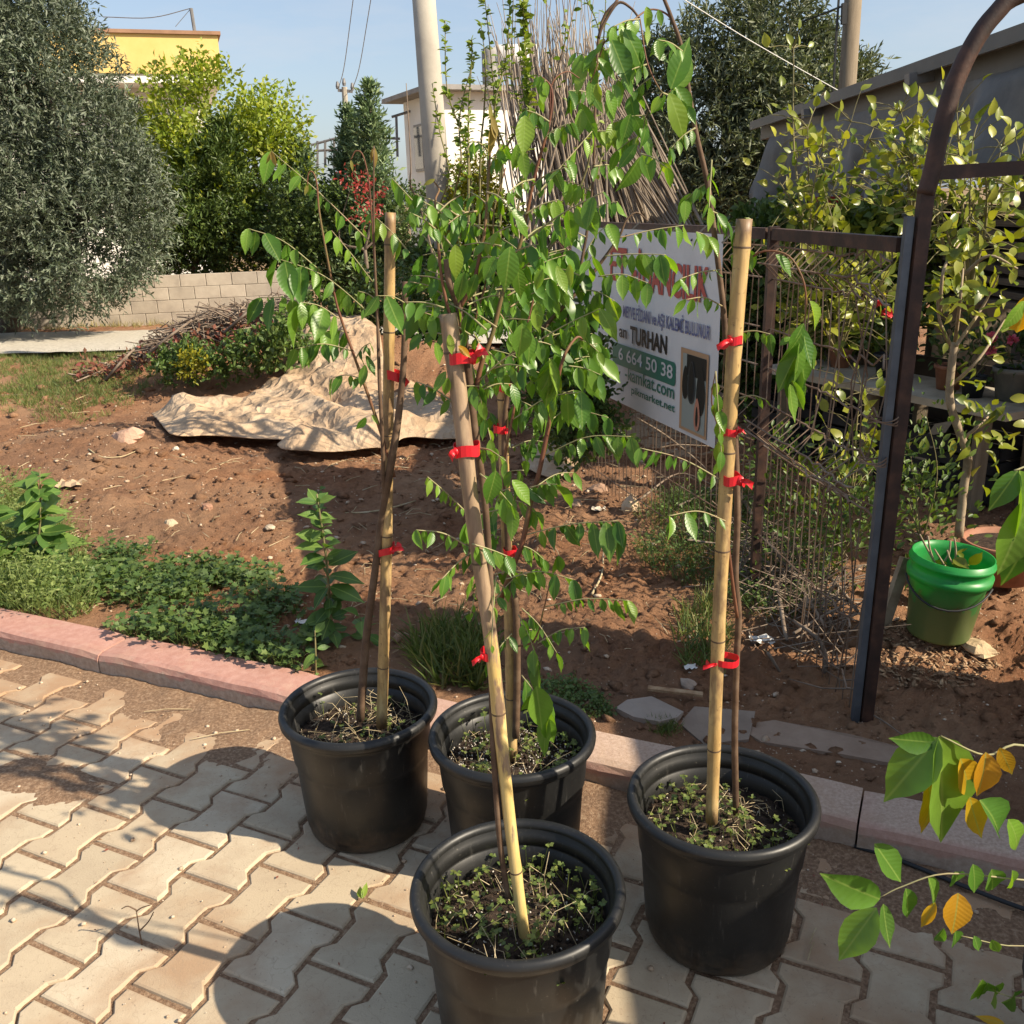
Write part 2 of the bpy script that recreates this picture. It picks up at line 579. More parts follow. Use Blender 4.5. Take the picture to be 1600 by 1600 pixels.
def mat_kerb():
    m, t, b = newmat('kerb_paint')
    p = geo_pos(t)
    sx = t.nodes.new('ShaderNodeSeparateXYZ'); t.links.new(p, sx.inputs[0])
    n = noise(t, p, 14, 7, 0.65)
    red = ramp(t, noise(t, p, 40, 6, 0.6), [(0.40, 0.205, 0.16), (0.445, 0.245, 0.195), (0.50, 0.295, 0.24)], [0.3, 0.5, 0.72])
    grey = ramp(t, noise(t, p, 55, 6, 0.65), [(0.30, 0.23, 0.18), (0.44, 0.36, 0.29)], [0.35, 0.65])
    # bare cement low on the face
    h = node(t, 'ShaderNodeMath', operation='MULTIPLY_ADD'); t.links.new(n, h.inputs[0]); h.inputs[1].default_value = 0.075
    t.links.new(sx.outputs['Z'], h.inputs[2])
    low = ramp(t, h.outputs[0], [(1, 1, 1), (0, 0, 0)], [0.082, 0.092])
    c = mixc(t, low, red, grey)
    # dust and bare mortar on the top further to the right
    r1 = t.nodes.new('ShaderNodeMapRange'); r1.inputs['From Min'].default_value = -0.6; r1.inputs['From Max'].default_value = 0.4
    t.links.new(sx.outputs['X'], r1.inputs['Value'])
    top = t.nodes.new('ShaderNodeMapRange'); top.inputs['From Min'].default_value = 0.074; top.inputs['From Max'].default_value = 0.082
    t.links.new(sx.outputs['Z'], top.inputs['Value'])
    mm = node(t, 'ShaderNodeMath', operation='MULTIPLY'); t.links.new(r1.outputs[0], mm.inputs[0]); t.links.new(top.outputs[0], mm.inputs[1])
    sand = ramp(t, noise(t, p, 120, 5, 0.65), [(0.38, 0.27, 0.20), (0.54, 0.41, 0.32)], [0.35, 0.65])
    fr = node(t, 'ShaderNodeMath', operation='MULTIPLY'); t.links.new(r1.outputs[0], fr.inputs[0]); fr.inputs[1].default_value = .35
    c = mixc(t, fr.outputs[0], c, sand)
    c = mixc(t, mm.outputs[0], c, sand)
    dust = ramp(t, noise(t, p, 5, 6, 0.7), [(0, 0, 0), (0.6, 0.6, 0.6)], [0.5, 0.68])
    c = mixc(t, dust, c, (0.42, 0.29, 0.20))
    t.links.new(c, b.inputs['Base Color'])
    b.inputs['Roughness'].default_value = 0.85
    b.inputs['Specular IOR Level'].default_value = 0.3
    bump(t, b, noise(t, p, 150, 6, 0.7), 0.45, 0.004)
    return m
M_KERB = mat_kerb()

# ------------------------------------------------------------------ pavement: bed, sand joints, single pavers
U = np.array([math.cos(math.radians(63.8)), math.sin(math.radians(63.8))])
V2 = np.array([U[1], -U[0]])
PO = np.array([-1.0403, 1.6959])
PL, PW = 0.2094, 0.1538

bed = G()
bed.add([(-9, -4, -0.05), (9, -4, -0.05), (9, 9, -0.05), (-9, 9, -0.05)], [(0, 1, 2, 3)])
_c = []
pavement = struct(obj('pavement', bed, M_SAND))

def paver_mesh():
    dlt, jt = 0.0120, 0.0055
    hw, hl = PW / 2, PL / 2
    e, mid = hw + dlt - jt, hw - dlt - jt
    l = hl - jt
    a, bq = hl * 0.60, hl * 0.36
    prof = [(e, -l), (e, -a), (mid, -bq), (mid, bq), (e, a), (e, l)]
    out = prof + [(-x, y) for x, y in reversed(prof)]
    g = G(); V = []; n = len(out)
    def ring(ins, z):
        for x, y in out:
            sx = 1 - ins / abs(x); sy = 1 - ins / hl * (1 if abs(y) > a else 0.3)
            V.append((x * sx, y * sy, z))
    ring(-0.001, -0.05); ring(0.0, -0.010); ring(0.0022, -0.0028); ring(0.0068, 0.0)
    Fc = []
    for r in range(3):
        for k in range(n):
            Fc.append((r * n + k, r * n + (k + 1) % n, (r + 1) * n + (k + 1) % n, (r + 1) * n + k))
    Fc.append(tuple(3 * n + k for k in range(n)))
    g.add(V, Fc)
    return g.mesh('paver')
PM = paver_mesh()
PM.materials.append(M_PAVER)
for k in range(-14, 30):
    for i in range(-12, 14):
        ii = i + 0.5 + (0.5 if k % 2 else 0.0)
        c = PO + ii * PL * U + (k / 2.0) * 2 * PW * V2
        if c @ KN > K_FRONT - 0.09: continue
        d = np.array([c[0], c[1], 0]) - CAM
        zz = d @ _fw
        if zz < 0.6: continue
        X = 800 + F_PX * (d @ _rt) / zz; Y = 800 - F_PX * (d @ _up) / zz
        if X < -190 or X > 1800 or Y > 1800: continue
        o = bpy.data.objects.new('paver', PM)
        COL.objects.link(o)
        o.parent = pavement
        h = rnd.uniform(-0.002, 0.002)
        o.location = (c[0], c[1], h)
        o.rotation_euler = (rnd.uniform(-.008, .008), rnd.uniform(-.008, .008), math.radians(63.8 - 90) + rnd.uniform(-.012, .012))

# sand in the joints and soil drifted over the paving: one fine sheet
nx, ny = 430, 300
gx, gy = np.meshgrid(np.linspace(-2.6, 2.2, nx), np.linspace(0.95, 3.7, ny))
dd = gx * KN[0] + gy * KN[1]
zz = -0.0062 + 0.0075 * (fbm(gx, gy, 6, 4, 31) - 0.5) + 0.004 * (fbm(gx, gy, 70, 2, 8) - 0.5)
def drift(pxl, rx, ry, h, rot=0.0):
    global zz
    p = pz(*pxl)
    zz = zz + h * bell(gx, gy, p[0], p[1], rx, ry, rot) * (-0.35 + 1.9 * fbm(gx, gy, 6, 4, 44))
RK = math.radians(-25)
drift((270, 1150), 0.34, 0.11, 0.020, RK)
drift((60, 1220), 0.26, 0.10, 0.017, RK)
drift((330, 1110), 0.34, 0.07, 0.020, RK)
drift((950, 1245), 0.16, 0.16, 0.020, RK)
drift((1330, 1380), 0.20, 0.08, 0.016, RK)
drift((1500, 1450), 0.24, 0.09, 0.012, RK)
drift((520, 1390), 0.10, 0.05, 0.010, RK)
zz = zz + 0.016 * np.exp(-((K_FRONT - dd) / 0.05) ** 2) * (0.3 + fbm(gx, gy, 9, 3, 12))
zz = np.where(dd > K_FRONT + 0.01, -0.03, zz)
idx = np.arange(nx * ny).reshape(ny, nx)
Fq = np.stack([idx[:-1, :-1], idx[:-1, 1:], idx[1:, 1:], idx[1:, :-1]], -1).reshape(-1, 4)
keep = (dd[:-1, :-1].ravel() < K_FRONT + 0.03)
M_DRIFT = rough_mat('drifted_soil', [(0.15, 0.090, 0.055), (0.26, 0.16, 0.095), (0.40, 0.28, 0.18)], 110, 0.95, 300, 0.9, 0.005)
o = npmesh('joint_sand', np.stack([gx, gy, zz], -1).reshape(-1, 3), Fq[keep], M_DRIFT, None, True)
stuff(o, 'brown sandy soil filling the paver joints and drifted along the kerb', 'sand')

# ------------------------------------------------------------------ kerb: single stones
kerb = thing('kerb', None, None, (0, 0, 0))
kerb['kind'] = 'structure'
kp = [(K_FRONT, -0.06), (K_FRONT, 0.060), (K_FRONT + 0.008, 0.077), (K_FRONT + 0.026, K_TOP), (K_BACK - 0.008, K_TOP), (K_BACK, K_TOP - 0.008), (K_BACK, -0.06)]
s0 = -4.6
# joints seen in the photo at px (170,1005) and (480,1085)
j1 = pz(168, 1012, 0.08)[:2] @ KA; j2 = pz(468, 1085, 0.08)[:2] @ KA
edges = [j1 - 3 * 0.86, j1 - 2 * 0.86, j1 - 0.86, j1, j2, j2 + 0.84, j2 + 1.68, j2 + 2.5, j2 + 3.3]
for a, b_ in zip(edges[:-1], edges[1:]):
    g = G(); V = []
    dy = rnd.uniform(-.004, .004); dz = rnd.uniform(-.004, .003)
    ns = 10
    for q in range(ns + 1):
        s = a + 0.0025 + (b_ - a - 0.005) * q / ns
        for (d, z) in kp:
            r = (rnd.random() - .5) * 0.004
            chip = -0.006 if (q in (0, ns) and 0.05 < z < 0.1) else 0
            P = KA * s + KN * (d + dy + r)
            V.append((P[0], P[1], z + dz + chip + (rnd.random() - .5) * .002))
    m_ = len(kp); Fc = []
    for q in range(ns):
        for k in range(m_ - 1):
            Fc.append((q * m_ + k, q * m_ + k + 1, (q + 1) * m_ + k + 1, (q + 1) * m_ + k))
    Fc.append(tuple(range(m_)))
    Fc.append(tuple(reversed([ns * m_ + k for k in range(m_)])))
    g.add(V, [tuple(reversed(f)) for f in Fc])
    obj('kerb_stone', g, M_KERB, kerb)

# ------------------------------------------------------------------ soil: fine sheet in view, wide sheet to the horizon
rows = 1.55 * np.exp(np.linspace(0, math.log(20 / 1.55), 560))
ts = np.linspace(-0.78, 0.95, 390)
gx = rows[:, None] * ts[None, :]
gy = np.repeat(rows[:, None], 390, 1)
zz = soil_z(gx, gy)
dd = gx * KN[0] + gy * KN[1]
idx = np.arange(gx.size).reshape(gx.shape)
Fq = np.stack([idx[:-1, :-1], idx[:-1, 1:], idx[1:, 1:], idx[1:, :-1]], -1).reshape(-1, 4)
keep = dd[:-1, :-1].ravel() > K_BACK - 0.03
ground = struct(npmesh('ground', np.stack([gx, gy, zz], -1).reshape(-1, 3), Fq[keep], M_SOIL, None, True))
M_FAR = rough_mat('far_ground', [(0.16, 0.10, 0.05), (0.26, 0.17, 0.09), (0.30, 0.24, 0.12)], 0.6, 0.95, 20, 0.5, 0.02)
far = G()
far.add([(-400, 19.0, -0.55), (400, 19.0, -0.55), (400, 900, -0.8), (-400, 900, -0.8)], [(0, 1, 2, 3)])
far.add([(-400, 2.0, -0.40), (-11, 2.0, -0.40), (-11, 19.0, -0.55), (-400, 19.0, -0.55)], [(0, 1, 2, 3)])
far.add([(3, 3.4, -0.36), (400, 3.4, -0.36), (400, 19.0, -0.55), (3, 19.0, -0.55)], [(0, 1, 2, 3)])
struct(obj('far_ground', far, M_FAR))

# white gravel track in front of the wall
M_GRAV = rough_mat('white_gravel', [(0.42, 0.38, 0.30), (0.56, 0.51, 0.42), (0.66, 0.61, 0.52)], 25, 0.95, 90, 0.9, 0.02)
gx, gy = np.meshgrid(np.linspace(-16, 0.5, 200), np.linspace(0, 1, 40))
y0 = 11.55 + 0.02 * (gx + 7) + 0.30 * (fbm(gx[0] * 1.0, gx[0] * 0, 1.2, 3, 5)[None, :] - .5)
y1 = 14.0 + 0.01 * (gx + 7) + 0.22 * (fbm(gx[0] * 1.0, gx[0] * 0 + 9, 1.2, 3, 6)[None, :] - .5)
yy = y0 + (y1 - y0) * gy
zz = soil_base(gx, yy) + 0.05 + 0.03 * (fbm(gx, yy, 3, 3, 2) - .5)
idx = np.arange(gx.size).reshape(gx.shape)
Fq = np.stack([idx[:-1, :-1], idx[:-1, 1:], idx[1:, 1:], idx[1:, :-1]], -1).reshape(-1, 4)
struct(npmesh('gravel_track', np.stack([gx, yy, zz], -1).reshape(-1, 3), Fq, M_GRAV, None, True))

# ------------------------------------------------------------------ pebbles and crumbs
M_PEB = rough_mat('pebble_stone', [(0.30, 0.19, 0.12), (0.48, 0.36, 0.25), (0.68, 0.60, 0.48)], 30, 0.85, 120, 0.4, 0.002)
n = 9000
rr = 2.1 * np.exp(RNG.random(n) * math.log(9.5 / 2.1)); tt = RNG.uniform(-.62, .62, n)
P = np.stack([rr * tt, rr, np.zeros(n)], 1)
d_ = P[:, 0] * KN[0] + P[:, 1] * KN[1]
P = P[d_ > K_BACK + .03]
P[:, 2] = soil_z(P[:, 0], P[:, 1])
n = len(P)
S = 0.0018 * np.exp(RNG.exponential(0.52, n)) * np.clip(P[:, 1] / 3.5, .8, 1.8)
S = np.clip(S, .0016, .016)
S3 = np.stack([S * RNG.uniform(.8, 1.5, n), S, S * RNG.uniform(.5, .9, n)], 1)
V, Fq = inst(*T_ROCK, P, frames(rand_dirs(n) * [1, 1, .3], np.tile([0, 0, 1.], (n, 1)) + rand_dirs(n) * .2), S3)
o = npmesh('pebbles', V, Fq, M_PEB)
stuff(o, 'small pale pebbles scattered over the red soil', 'pebbles')
# clods of soil
n = 15000
rr = 2.1 * np.exp(RNG.random(n) * math.log(9.0 / 2.1)); tt = RNG.uniform(-.62, .62, n)
P = np.stack([rr * tt, rr, np.zeros(n)], 1)
P = P[(P[:, 0] * KN[0] + P[:, 1] * KN[1]) > K_BACK + .08]
P[:, 2] = soil_z(P[:, 0], P[:, 1]) - .002; n = len(P)
S = np.clip(0.0042 * np.exp(RNG.exponential(0.5, n)), .003, .034) * np.clip(P[:, 1] / 4, .8, 1.6)
V, Fq = inst(*T_ROCK, P, frames(rand_dirs(n) * [1, 1, .3], np.tile([0, 0, 1.], (n, 1)) + rand_dirs(n) * .3), np.stack([S * 1.2, S, S * .7], 1))
o = npmesh('soil_clods', V, Fq, M_SOIL)
stuff(o, 'crumbly red soil clods lying on the bare plot', 'clods')
# grit on the paving
n = 7000
P = np.stack([RNG.uniform(-2.2, 1.9, n), RNG.uniform(1.1, 3.3, n), np.full(n, .001)], 1)
dk = P[:, 0] * KN[0] + P[:, 1] * KN[1]
keepp = (dk < K_FRONT - .01) & (RNG.random(n) < np.where(dk > K_FRONT - .35, 1.0, .35))
P = P[keepp]; n = len(P)
S = np.clip(.0009 * np.exp(RNG.exponential(.55, n)), .0008, .008)
V, Fq = inst(*T_ROCK, P, frames(rand_dirs(n) * [1, 1, .3], np.tile([0, 0, 1.], (n, 1)) + rand_dirs(n) * .2), S)
o = npmesh('grit', V, Fq, M_PEB)
stuff(o, 'pale grit lying in the joints of the paving', 'grit')

# ------------------------------------------------------------------ single rocks
def rock(pxl, w, h, col, label, flat=.7, seed=0):
    p = gnd(*pxl)
    Y = p[1]; s = w * mpp(Y) / 2
    rg = np.random.default_rng(seed)
    g = G(); V = []; Fc = []
    nu, nv = 12, 8
    for j in range(nv + 1):
        for i in range(nu):
            th = math.pi * j / nv; ph = 2 * math.pi * i / nu
            q = np.array([math.sin(th) * math.cos(ph), math.sin(th) * math.sin(ph), math.cos(th)])
            V.append(q)
    V = np.array(V)
    k = 1 + .55 * (vnoise(V * 1.6 + seed * 3.1, seed) - .5) + .25 * (vnoise(V * 4 + seed, seed + 4) - .5)
    # flatten facets
    for a in range(5):
        nrm = unit(rg.normal(size=(1, 3)))[0]; lim = .72
        dv = V @ nrm
        k = np.where(dv > lim, np.minimum(k, lim / np.maximum(dv, .01) * 1.0), k)
    V = V * k[:, None] * np.array([s, s * .85, s * flat])
    for j in range(nv):
        for i in range(nu):
            Fc.append((j * nu + i, (j + 1) * nu + i, (j + 1) * nu + (i + 1) % nu, j * nu + (i + 1) % nu))
    g.add(V, Fc)
    m = rough_mat('rock_' + str(seed), [tuple(c * .75 for c in col), col, tuple(min(1, c * 1.25) for c in col)], 9 / max(s * 10, .5), .9, 60, .6, .01)
    o = link('rock', g.mesh('rock'), m, None, False, (p[0], p[1], p[2] + s * flat * .12))
    o.rotation_euler = (0, 0, rg.uniform(0, 6))
    return tag(o, label, 'rock', 'loose rocks on the soil')
rock((200, 692), 58, 30, (.46, .29, .205), 'large pinkish flat rock on the soil left of the tan sheet', .55, 1)
rock((267, 818), 27, 14, (.44, .35, .24), 'small yellowish stone on the soil below the large pinkish rock', .7, 2)
rock((325, 797), 22, 14, (.36, .2, .13), 'small reddish stone on open soil to the right of the yellowish stone', .7, 3)
rock((422, 828), 20, 10, (.45, .37, .27), 'flat pale stone on the soil left of the tall leafy weed', .5, 4)
rock((985, 802), 46, 34, (.55, .40, .26), 'rounded tan stone on the soil below the banner', .8, 5)
rock((930, 770), 44, 22, (.30, .19, .13), 'brown rock beside the end of the tan sheet under the banner', .6, 6)
rock((900, 795), 26, 16, (.34, .24, .17), 'small brown rock in front of the brown rock under the banner', .7, 7)
rock((1075, 1065), 34, 26, (.40, .31, .24), 'squarish grey brown stone on the soil behind the right pot', .8, 8)
rock((622, 1000), 26, 16, (.36, .22, .14), 'small brown stone next to the stake of the left pot', .7, 9)
rock((1530, 1005), 62, 26, (.50, .37, .22), 'flat tan slab of stone at the right foot of the green bucket', .45, 10)
rock((276, 705), 12, 10, (.62, .56, .44), 'tiny pale stone between the pinkish rock and the tan sheet', .7, 11)
rock((880, 745), 20, 14, (.36, .26, .18), 'little brown rock behind the brown rock by the sheet end', .7, 12)
# ------------------------------------------------------------------ block wall
WA = np.array([-11.5, 14.5]); WB = np.array([-3.3, 15.9])
wd = (WB - WA) / np.linalg.norm(WB - WA); wn = np.array([wd[1], -wd[0]])     # towards the camera
if wn[1] > 0: wn = -wn
WL = np.linalg.norm(WB - WA)
M_BLOCK = rough_mat('concrete_block', [(0.34, 0.30, 0.25), (0.43, 0.38, 0.31), (0.50, 0.45, 0.37)], 3.5, .92, 60, .7, .006, vary=.10)
M_MORTAR = rough_mat('wall_mortar', [(0.27, 0.235, 0.19), (0.36, 0.32, 0.26)], 6, .95, 80, .6, .004)
WZ = -0.42
wall = thing('block_wall', 'low unrendered grey concrete block wall behind the gravel track', 'wall', (WA[0], WA[1], WZ))
ang = math.atan2(wd[1], wd[0])
core = G()
c2 = (WA + WB) / 2 - wn * 0.10
box(core, (c2[0], c2[1], WZ + 0.485), (WL, 0.13, 0.97), ang)
obj('mortar_core', core, M_MORTAR, wall)
bm_ = G()
bx, by, bz = 0.392, 0.03, 0.192
V = []
for y_, ins in ((0.03, 0.0), (0.004, 0.0), (0.0, 0.005)):
    for (x, z) in ((-bx / 2 + ins, -bz / 2 + ins), (bx / 2 - ins, -bz / 2 + ins), (bx / 2 - ins, bz / 2 - ins), (-bx / 2 + ins, bz / 2 - ins)):
        V.append((x, y_, z))
Fc = []
for r in range(2):
    for k in range(4):
        Fc.append((r * 4 + k, r * 4 + (k + 1) % 4, (r + 1) * 4 + (k + 1) % 4, (r + 1) * 4 + k))
Fc.append((8, 9, 10, 11))
bm_.add(V, Fc)
BM = bm_.mesh('block'); BM.materials.append(M_BLOCK)
for row in range(5):
    nb = int(WL / 0.4)
    for i in range(nb):
        s = 0.2 + i * 0.4 + (0.2 if row % 2 else 0)
        if s > WL - .2 or s < 2.0: continue
        p = WA + wd * s + wn * (0.0 + rnd.uniform(-.003, .004))
        o = bpy.data.objects.new('block', BM); COL.objects.link(o); o.parent = wall
        o.location = (p[0] - WA[0], p[1] - WA[1], 0.1 + row * 0.196)
        o.rotation_euler = (0, 0, ang + rnd.uniform(-.004, .004))

# ------------------------------------------------------------------ tree builder
def twig_cloud(blobs, n, per, L, Wd, tmpl, rng, tlen=.25, up=.25, shell=.62, thr=.0, nf=1.5, droop=0.0, spread=.6, wts=None):
    B = np.array([b[0] for b in blobs], float); Rr = np.array([b[1] if hasattr(b[1], '__len__') else (b[1],) * 3 for b in blobs], float)
    w = (Rr[:, 0] * Rr[:, 1] + Rr[:, 0] * Rr[:, 2] + Rr[:, 1] * Rr[:, 2]) if wts is None else np.array(wts, float)
    k = rng.choice(len(B), n, p=w / w.sum())
    d = rand_dirs(n, rng)
    r = shell + (1 - shell) * rng.random(n) ** .6
    P = B[k] + d * Rr[k] * r[:, None]
    if thr > 0:
        keep = vnoise(P * nf, 77) > thr * (0.6 + .4 * rng.random(n))
        P, d = P[keep], d[keep]
    m = len(P)
    D = unit(d * 1.0 + np.array([0, 0, up]) + rng.normal(size=(m, 3)) * .35)
    t = (np.arange(per) + .5) / per
    LP = P[:, None, :] + D[:, None, :] * (t[None, :, None] * tlen) + np.array([0, 0, -droop]) * (t ** 2)[None, :, None]
    LP = LP.reshape(-1, 3)
    Dl = np.repeat(D, per, 0)
    q = len(LP)
    ld = unit(Dl * (1 - spread) + rand_dirs(q, rng) * spread + np.array([0, 0, -droop * 1.2]))
    nn = unit(rand_dirs(q, rng) + np.array([0, 0, .7]))
    s = rng.uniform(.7, 1.25, q)
    S3 = np.stack([s * Wd, s * L, s * L], 1)
    return inst(*tmpl, LP, frames(ld, nn), S3), P, D

def tree(name, label, cat, base, blobs, n, per, L, Wd, mat, bark, tmpl=T_LEAF, group=None, trunk_r=.12, limbs=5, seed=1, **kw):
    rng = np.random.default_rng(seed)
    t = thing(name, label, cat, base, group)
    base = np.array(base, float)
    g = G()
    cs = [np.array(b[0], float) for b in blobs]
    mean = np.mean(cs, 0)
    fork = base + (mean - base) * .42
    fork[2] = base[2] + (mean[2] - base[2]) * .5
    tube(g, spline([base - [0, 0, .1], base * .6 + fork * .4 + rng.normal(size=3) * .05, fork], 4), [trunk_r * 1.25, trunk_r, trunk_r * .75], 8)
    for c in cs[:limbs]:
        mid = (fork + c) / 2 + rng.normal(size=3) * .12
        tube(g, spline([fork, mid, c], 4), [trunk_r * .6, trunk_r * .35, trunk_r * .12], 6)
    obj('trunk', g, bark, t, True)
    (V, Fq), _, _ = twig_cloud(blobs, n, per, L, Wd, tmpl, rng, **kw)
    npmesh('crown', V, Fq, mat, t)
    return t

M_BARK = rough_mat('bark_grey', [(0.10, 0.075, 0.055), (0.20, 0.155, 0.115)], 14, .9, 60, .8, .01)
M_OLIVE = leaf_mat('olive_leaf', [(0.060, 0.088, 0.048), (0.115, 0.145, 0.092), (0.21, 0.24, 0.175), (0.085, 0.115, 0.062)], .18, .5, True, (1.1, 1.15, .6), .9)
M_OLIVE2 = leaf_mat('olive_leaf_far', [(0.06, 0.085, 0.038), (0.13, 0.155, 0.08), (0.19, 0.21, 0.13)], .2, .5, True, (1.1, 1.15, .5), .8)
M_YGREEN = leaf_mat('spring_leaf', [(0.16, 0.23, 0.03), (0.27, 0.34, 0.045), (0.38, 0.40, 0.07)], .4, .45, True, (1.3, 1.3, .3), 1.0)
M_DARKG = leaf_mat('hedge_leaf', [(0.045, 0.08, 0.022), (0.085, 0.135, 0.034), (0.14, 0.19, 0.045)], .22, .45, True, (1.2, 1.25, .4), 1.2)
M_MIDG = leaf_mat('mid_leaf', [(0.08, 0.13, 0.025), (0.15, 0.20, 0.035), (0.24, 0.27, 0.05)], .3, .42, True, (1.2, 1.2, .4), 1.2)
M_CONIF = leaf_mat('conifer_leaf', [(0.09, 0.15, 0.07), (0.15, 0.22, 0.10), (0.22, 0.28, 0.13)], .15, .55, True, (1.1, 1.2, .6), 1.5)

def at(x, y, Y):
    return px(x, y, Y)

# big silver olive on the left, hanging over the wall
Yo = 13.6
ob = []
for (x, y, r, dy) in [(-10, 60, 1.0, .4), (-120, 150, 1.5, .6), (75, 130, .78, 0), (60, 250, 1.2, -.2), (150, 235, .60, .1), (190, 300, .52, .1),
                      (-60, 330, 1.3, -.3), (90, 370, .95, -.3), (170, 350, .70, -.2), (20, 415, .62, -.5), (165, 405, .42, -.3), (-20, -60, 1.1, .6), (70, 30, .55, .3), (-150, -20, 1.5, .8), (140, 385, .55, -.1), (110, 330, .8, .3)]:
    ob.append((at(x, y, Yo + dy), r))
tree('olive_tree', 'huge silvery grey green olive tree hanging over the block wall on the left', 'tree', (-7.9, 15.0, -.45), ob, 13000, 13, .085, .024, M_OLIVE, M_BARK,
     trunk_r=.2, limbs=9, seed=3, tlen=.34, up=.35, shell=.72, thr=.36, nf=2.0, spread=.55)

# bright spring tree behind it
Yg = 18.0
ob = [(at(x, y, Yg + dy), r) for (x, y, r, dy) in [(300, 200, .75, 0), (350, 250, .85, 0), (400, 215, .55, .2), (270, 290, .8, 0), (420, 285, .6, 0), (330, 330, .8, 0), (395, 350, .7, 0), (320, 150, .35, 0), (430, 200, .3, 0)]]
tree('spring_tree', 'bright yellow green leafy tree below the yellow house', 'tree', (-5.4, 18.0, -.5), ob, 2900, 10, .10, .058, M_YGREEN, M_BARK,
     tmpl=T_LEAF, trunk_r=.1, limbs=7, seed=5, tlen=.55, up=.7, shell=.35, thr=.42, nf=1.9)

# deodar-like dark conifer sprays in front of the spring tree
def conifer(label, base, top, rad, n, seed, mat=M_CONIF, name='conifer', tiers=34, L=.12, wd=.036, lean=0.0):
    rng = np.random.default_rng(seed)
    base = np.array(base); top = np.array(top)
    t = thing(name, label, 'tree', base, 'young conifers beyond the wall')
    g = G(); tube(g, [base, (base + top) / 2, top], [.05, .03, .006], 6); obj('trunk', g, M_BARK, t, True)
    parts = []
    for i in range(tiers):
        f = (i + rng.random() * .6) / tiers
        p = base + (top - base) * (.08 + .92 * f)
        rr = rad * (1 - f) ** .8 * (.75 + .5 * rng.random()) + .05
        nb = 7
        for k in range(nb):
            a = rng.random() * 2 * math.pi
            dr = unit(np.array([[math.cos(a), math.sin(a), .75 - .35 * (1 - f)]]))[0]
            m = max(12, int(n * rr * 1.3))
            tt = rng.random(m)
            LP = p + dr * rr * tt[:, None] + rng.normal(size=(m, 3)) * (.03 + .05 * rr)
            ld = unit(dr * .6 + rand_dirs(m, rng) * .7 + [0, 0, .25])
            parts.append(inst(*T_LEAF, LP, frames(ld, unit(rand_dirs(m, rng) + [0, 0, .6])), np.stack([np.full(m, wd), np.full(m, L), np.full(m, L)], 1) * rng.uniform(.7, 1.3, (m, 1))))
    V, Fq = join(parts)
    npmesh('crown', V, Fq, mat, t)
    return t
conifer('taller pointed blue green conifer left of the concrete pole', at(585, 470, 16.5), at(578, 128, 16.5), .72, 70, 11)
conifer('shorter pointed conifer just left of the taller pointed one', at(548, 480, 17), at(543, 168, 17), .55, 70, 12)
conifer('dark drooping conifer between the olive and the yellow green tree', at(300, 440, 17.4), at(355, 185, 17.4), 1.25, 62, 13, M_DARKG, tiers=24, L=.12, wd=.03)
conifer('feathery grey green conifer below the railing', at(470, 440, 18), at(470, 225, 18), .85, 52, 14)

# hedge and shrubs in front of and above the wall
def shrub(label, blobs, n, mat, base, seed, per=9, L=.07, Wd=.035, tmpl=T_LEAF, name='shrub', group='shrubs along the wall', **kw):
    k = dict(tlen=.16, up=.4, shell=.55, thr=.30, nf=3.0); k.update(kw)
    return tree(name, label, 'shrub', base, blobs, n, per, L, Wd, mat, M_BARK, tmpl=tmpl, group=group, trunk_r=.03, limbs=6, seed=seed, **k)
Ys = 16.4
shrub('dense dark green shrub above the wall under the spring tree', [(at(x, y, Ys + 1), r) for x, y, r in [(250, 385, .55), (310, 380, .6), (370, 370, .65), (430, 360, .6), (340, 335, .5), (410, 320, .5)]], 2600, M_DARKG, at(330, 440, Ys + 1), 21)
Ys = 16.6
shrub('dark bushy shrub covering the right part of the wall', [(at(x, y, Ys), r) for x, y, r in [(470, 380, .55), (530, 370, .6), (590, 380, .55), (640, 350, .55), (500, 430, .5), (560, 440, .5), (620, 440, .45), (550, 320, .5), (470, 320, .45)]], 3000, M_DARKG, at(545, 510, Ys), 22)
M_REDL = leaf_mat('red_leaf', [(0.30, 0.035, 0.03), (0.42, 0.07, 0.06), (0.20, 0.05, 0.03)], .3, .45, True, (1.2, .8, .6))
shrub('small red leaved shrub in front of the dark bushy shrub', [(at(x, y, 12.6), r) for x, y, r in [(550, 285, .10), (570, 300, .10), (575, 335, .10), (585, 310, .08)]], 60, M_REDL, at(572, 470, 12.6), 23, per=5, L=.055, Wd=.03, thr=0)
M_GOLD = leaf_mat('golden_leaf', [(0.22, 0.23, 0.02), (0.34, 0.30, 0.02), (0.14, 0.18, 0.02)], .3, .5, True, (1.2, 1.15, .3))
shrub('small golden conical shrub behind the upright whips', [(at(x, y, 9.5), r) for x, y, r in [(742, 275, .12), (738, 305, .17), (745, 335, .2), (740, 370, .2)]], 900, M_GOLD, at(742, 430, 9.5), 24, per=7, L=.05, Wd=.02, thr=0)
shrub('dark shrub between the concrete pole and the cane stack', [(at(x, y, 9.8), r) for x, y, r in [(720, 400, .35), (780, 390, .4), (690, 440, .35), (760, 440, .35), (830, 420, .3)]], 1500, M_DARKG, at(750, 500, 9.8), 25, L=.06, Wd=.03)
shrub('dark leafy shrub filling the gap behind the fence post', [(at(x, y, 7.0), r) for x, y, r in [(1170, 420, .3), (1220, 400, .32), (1170, 500, .32), (1230, 480, .32), (1290, 430, .3), (1210, 560, .3), (1150, 580, .28), (1280, 520, .3), (1190, 640, .25)]], 1700, M_DARKG, at(1200, 690, 7.0), 26, L=.075, Wd=.045)
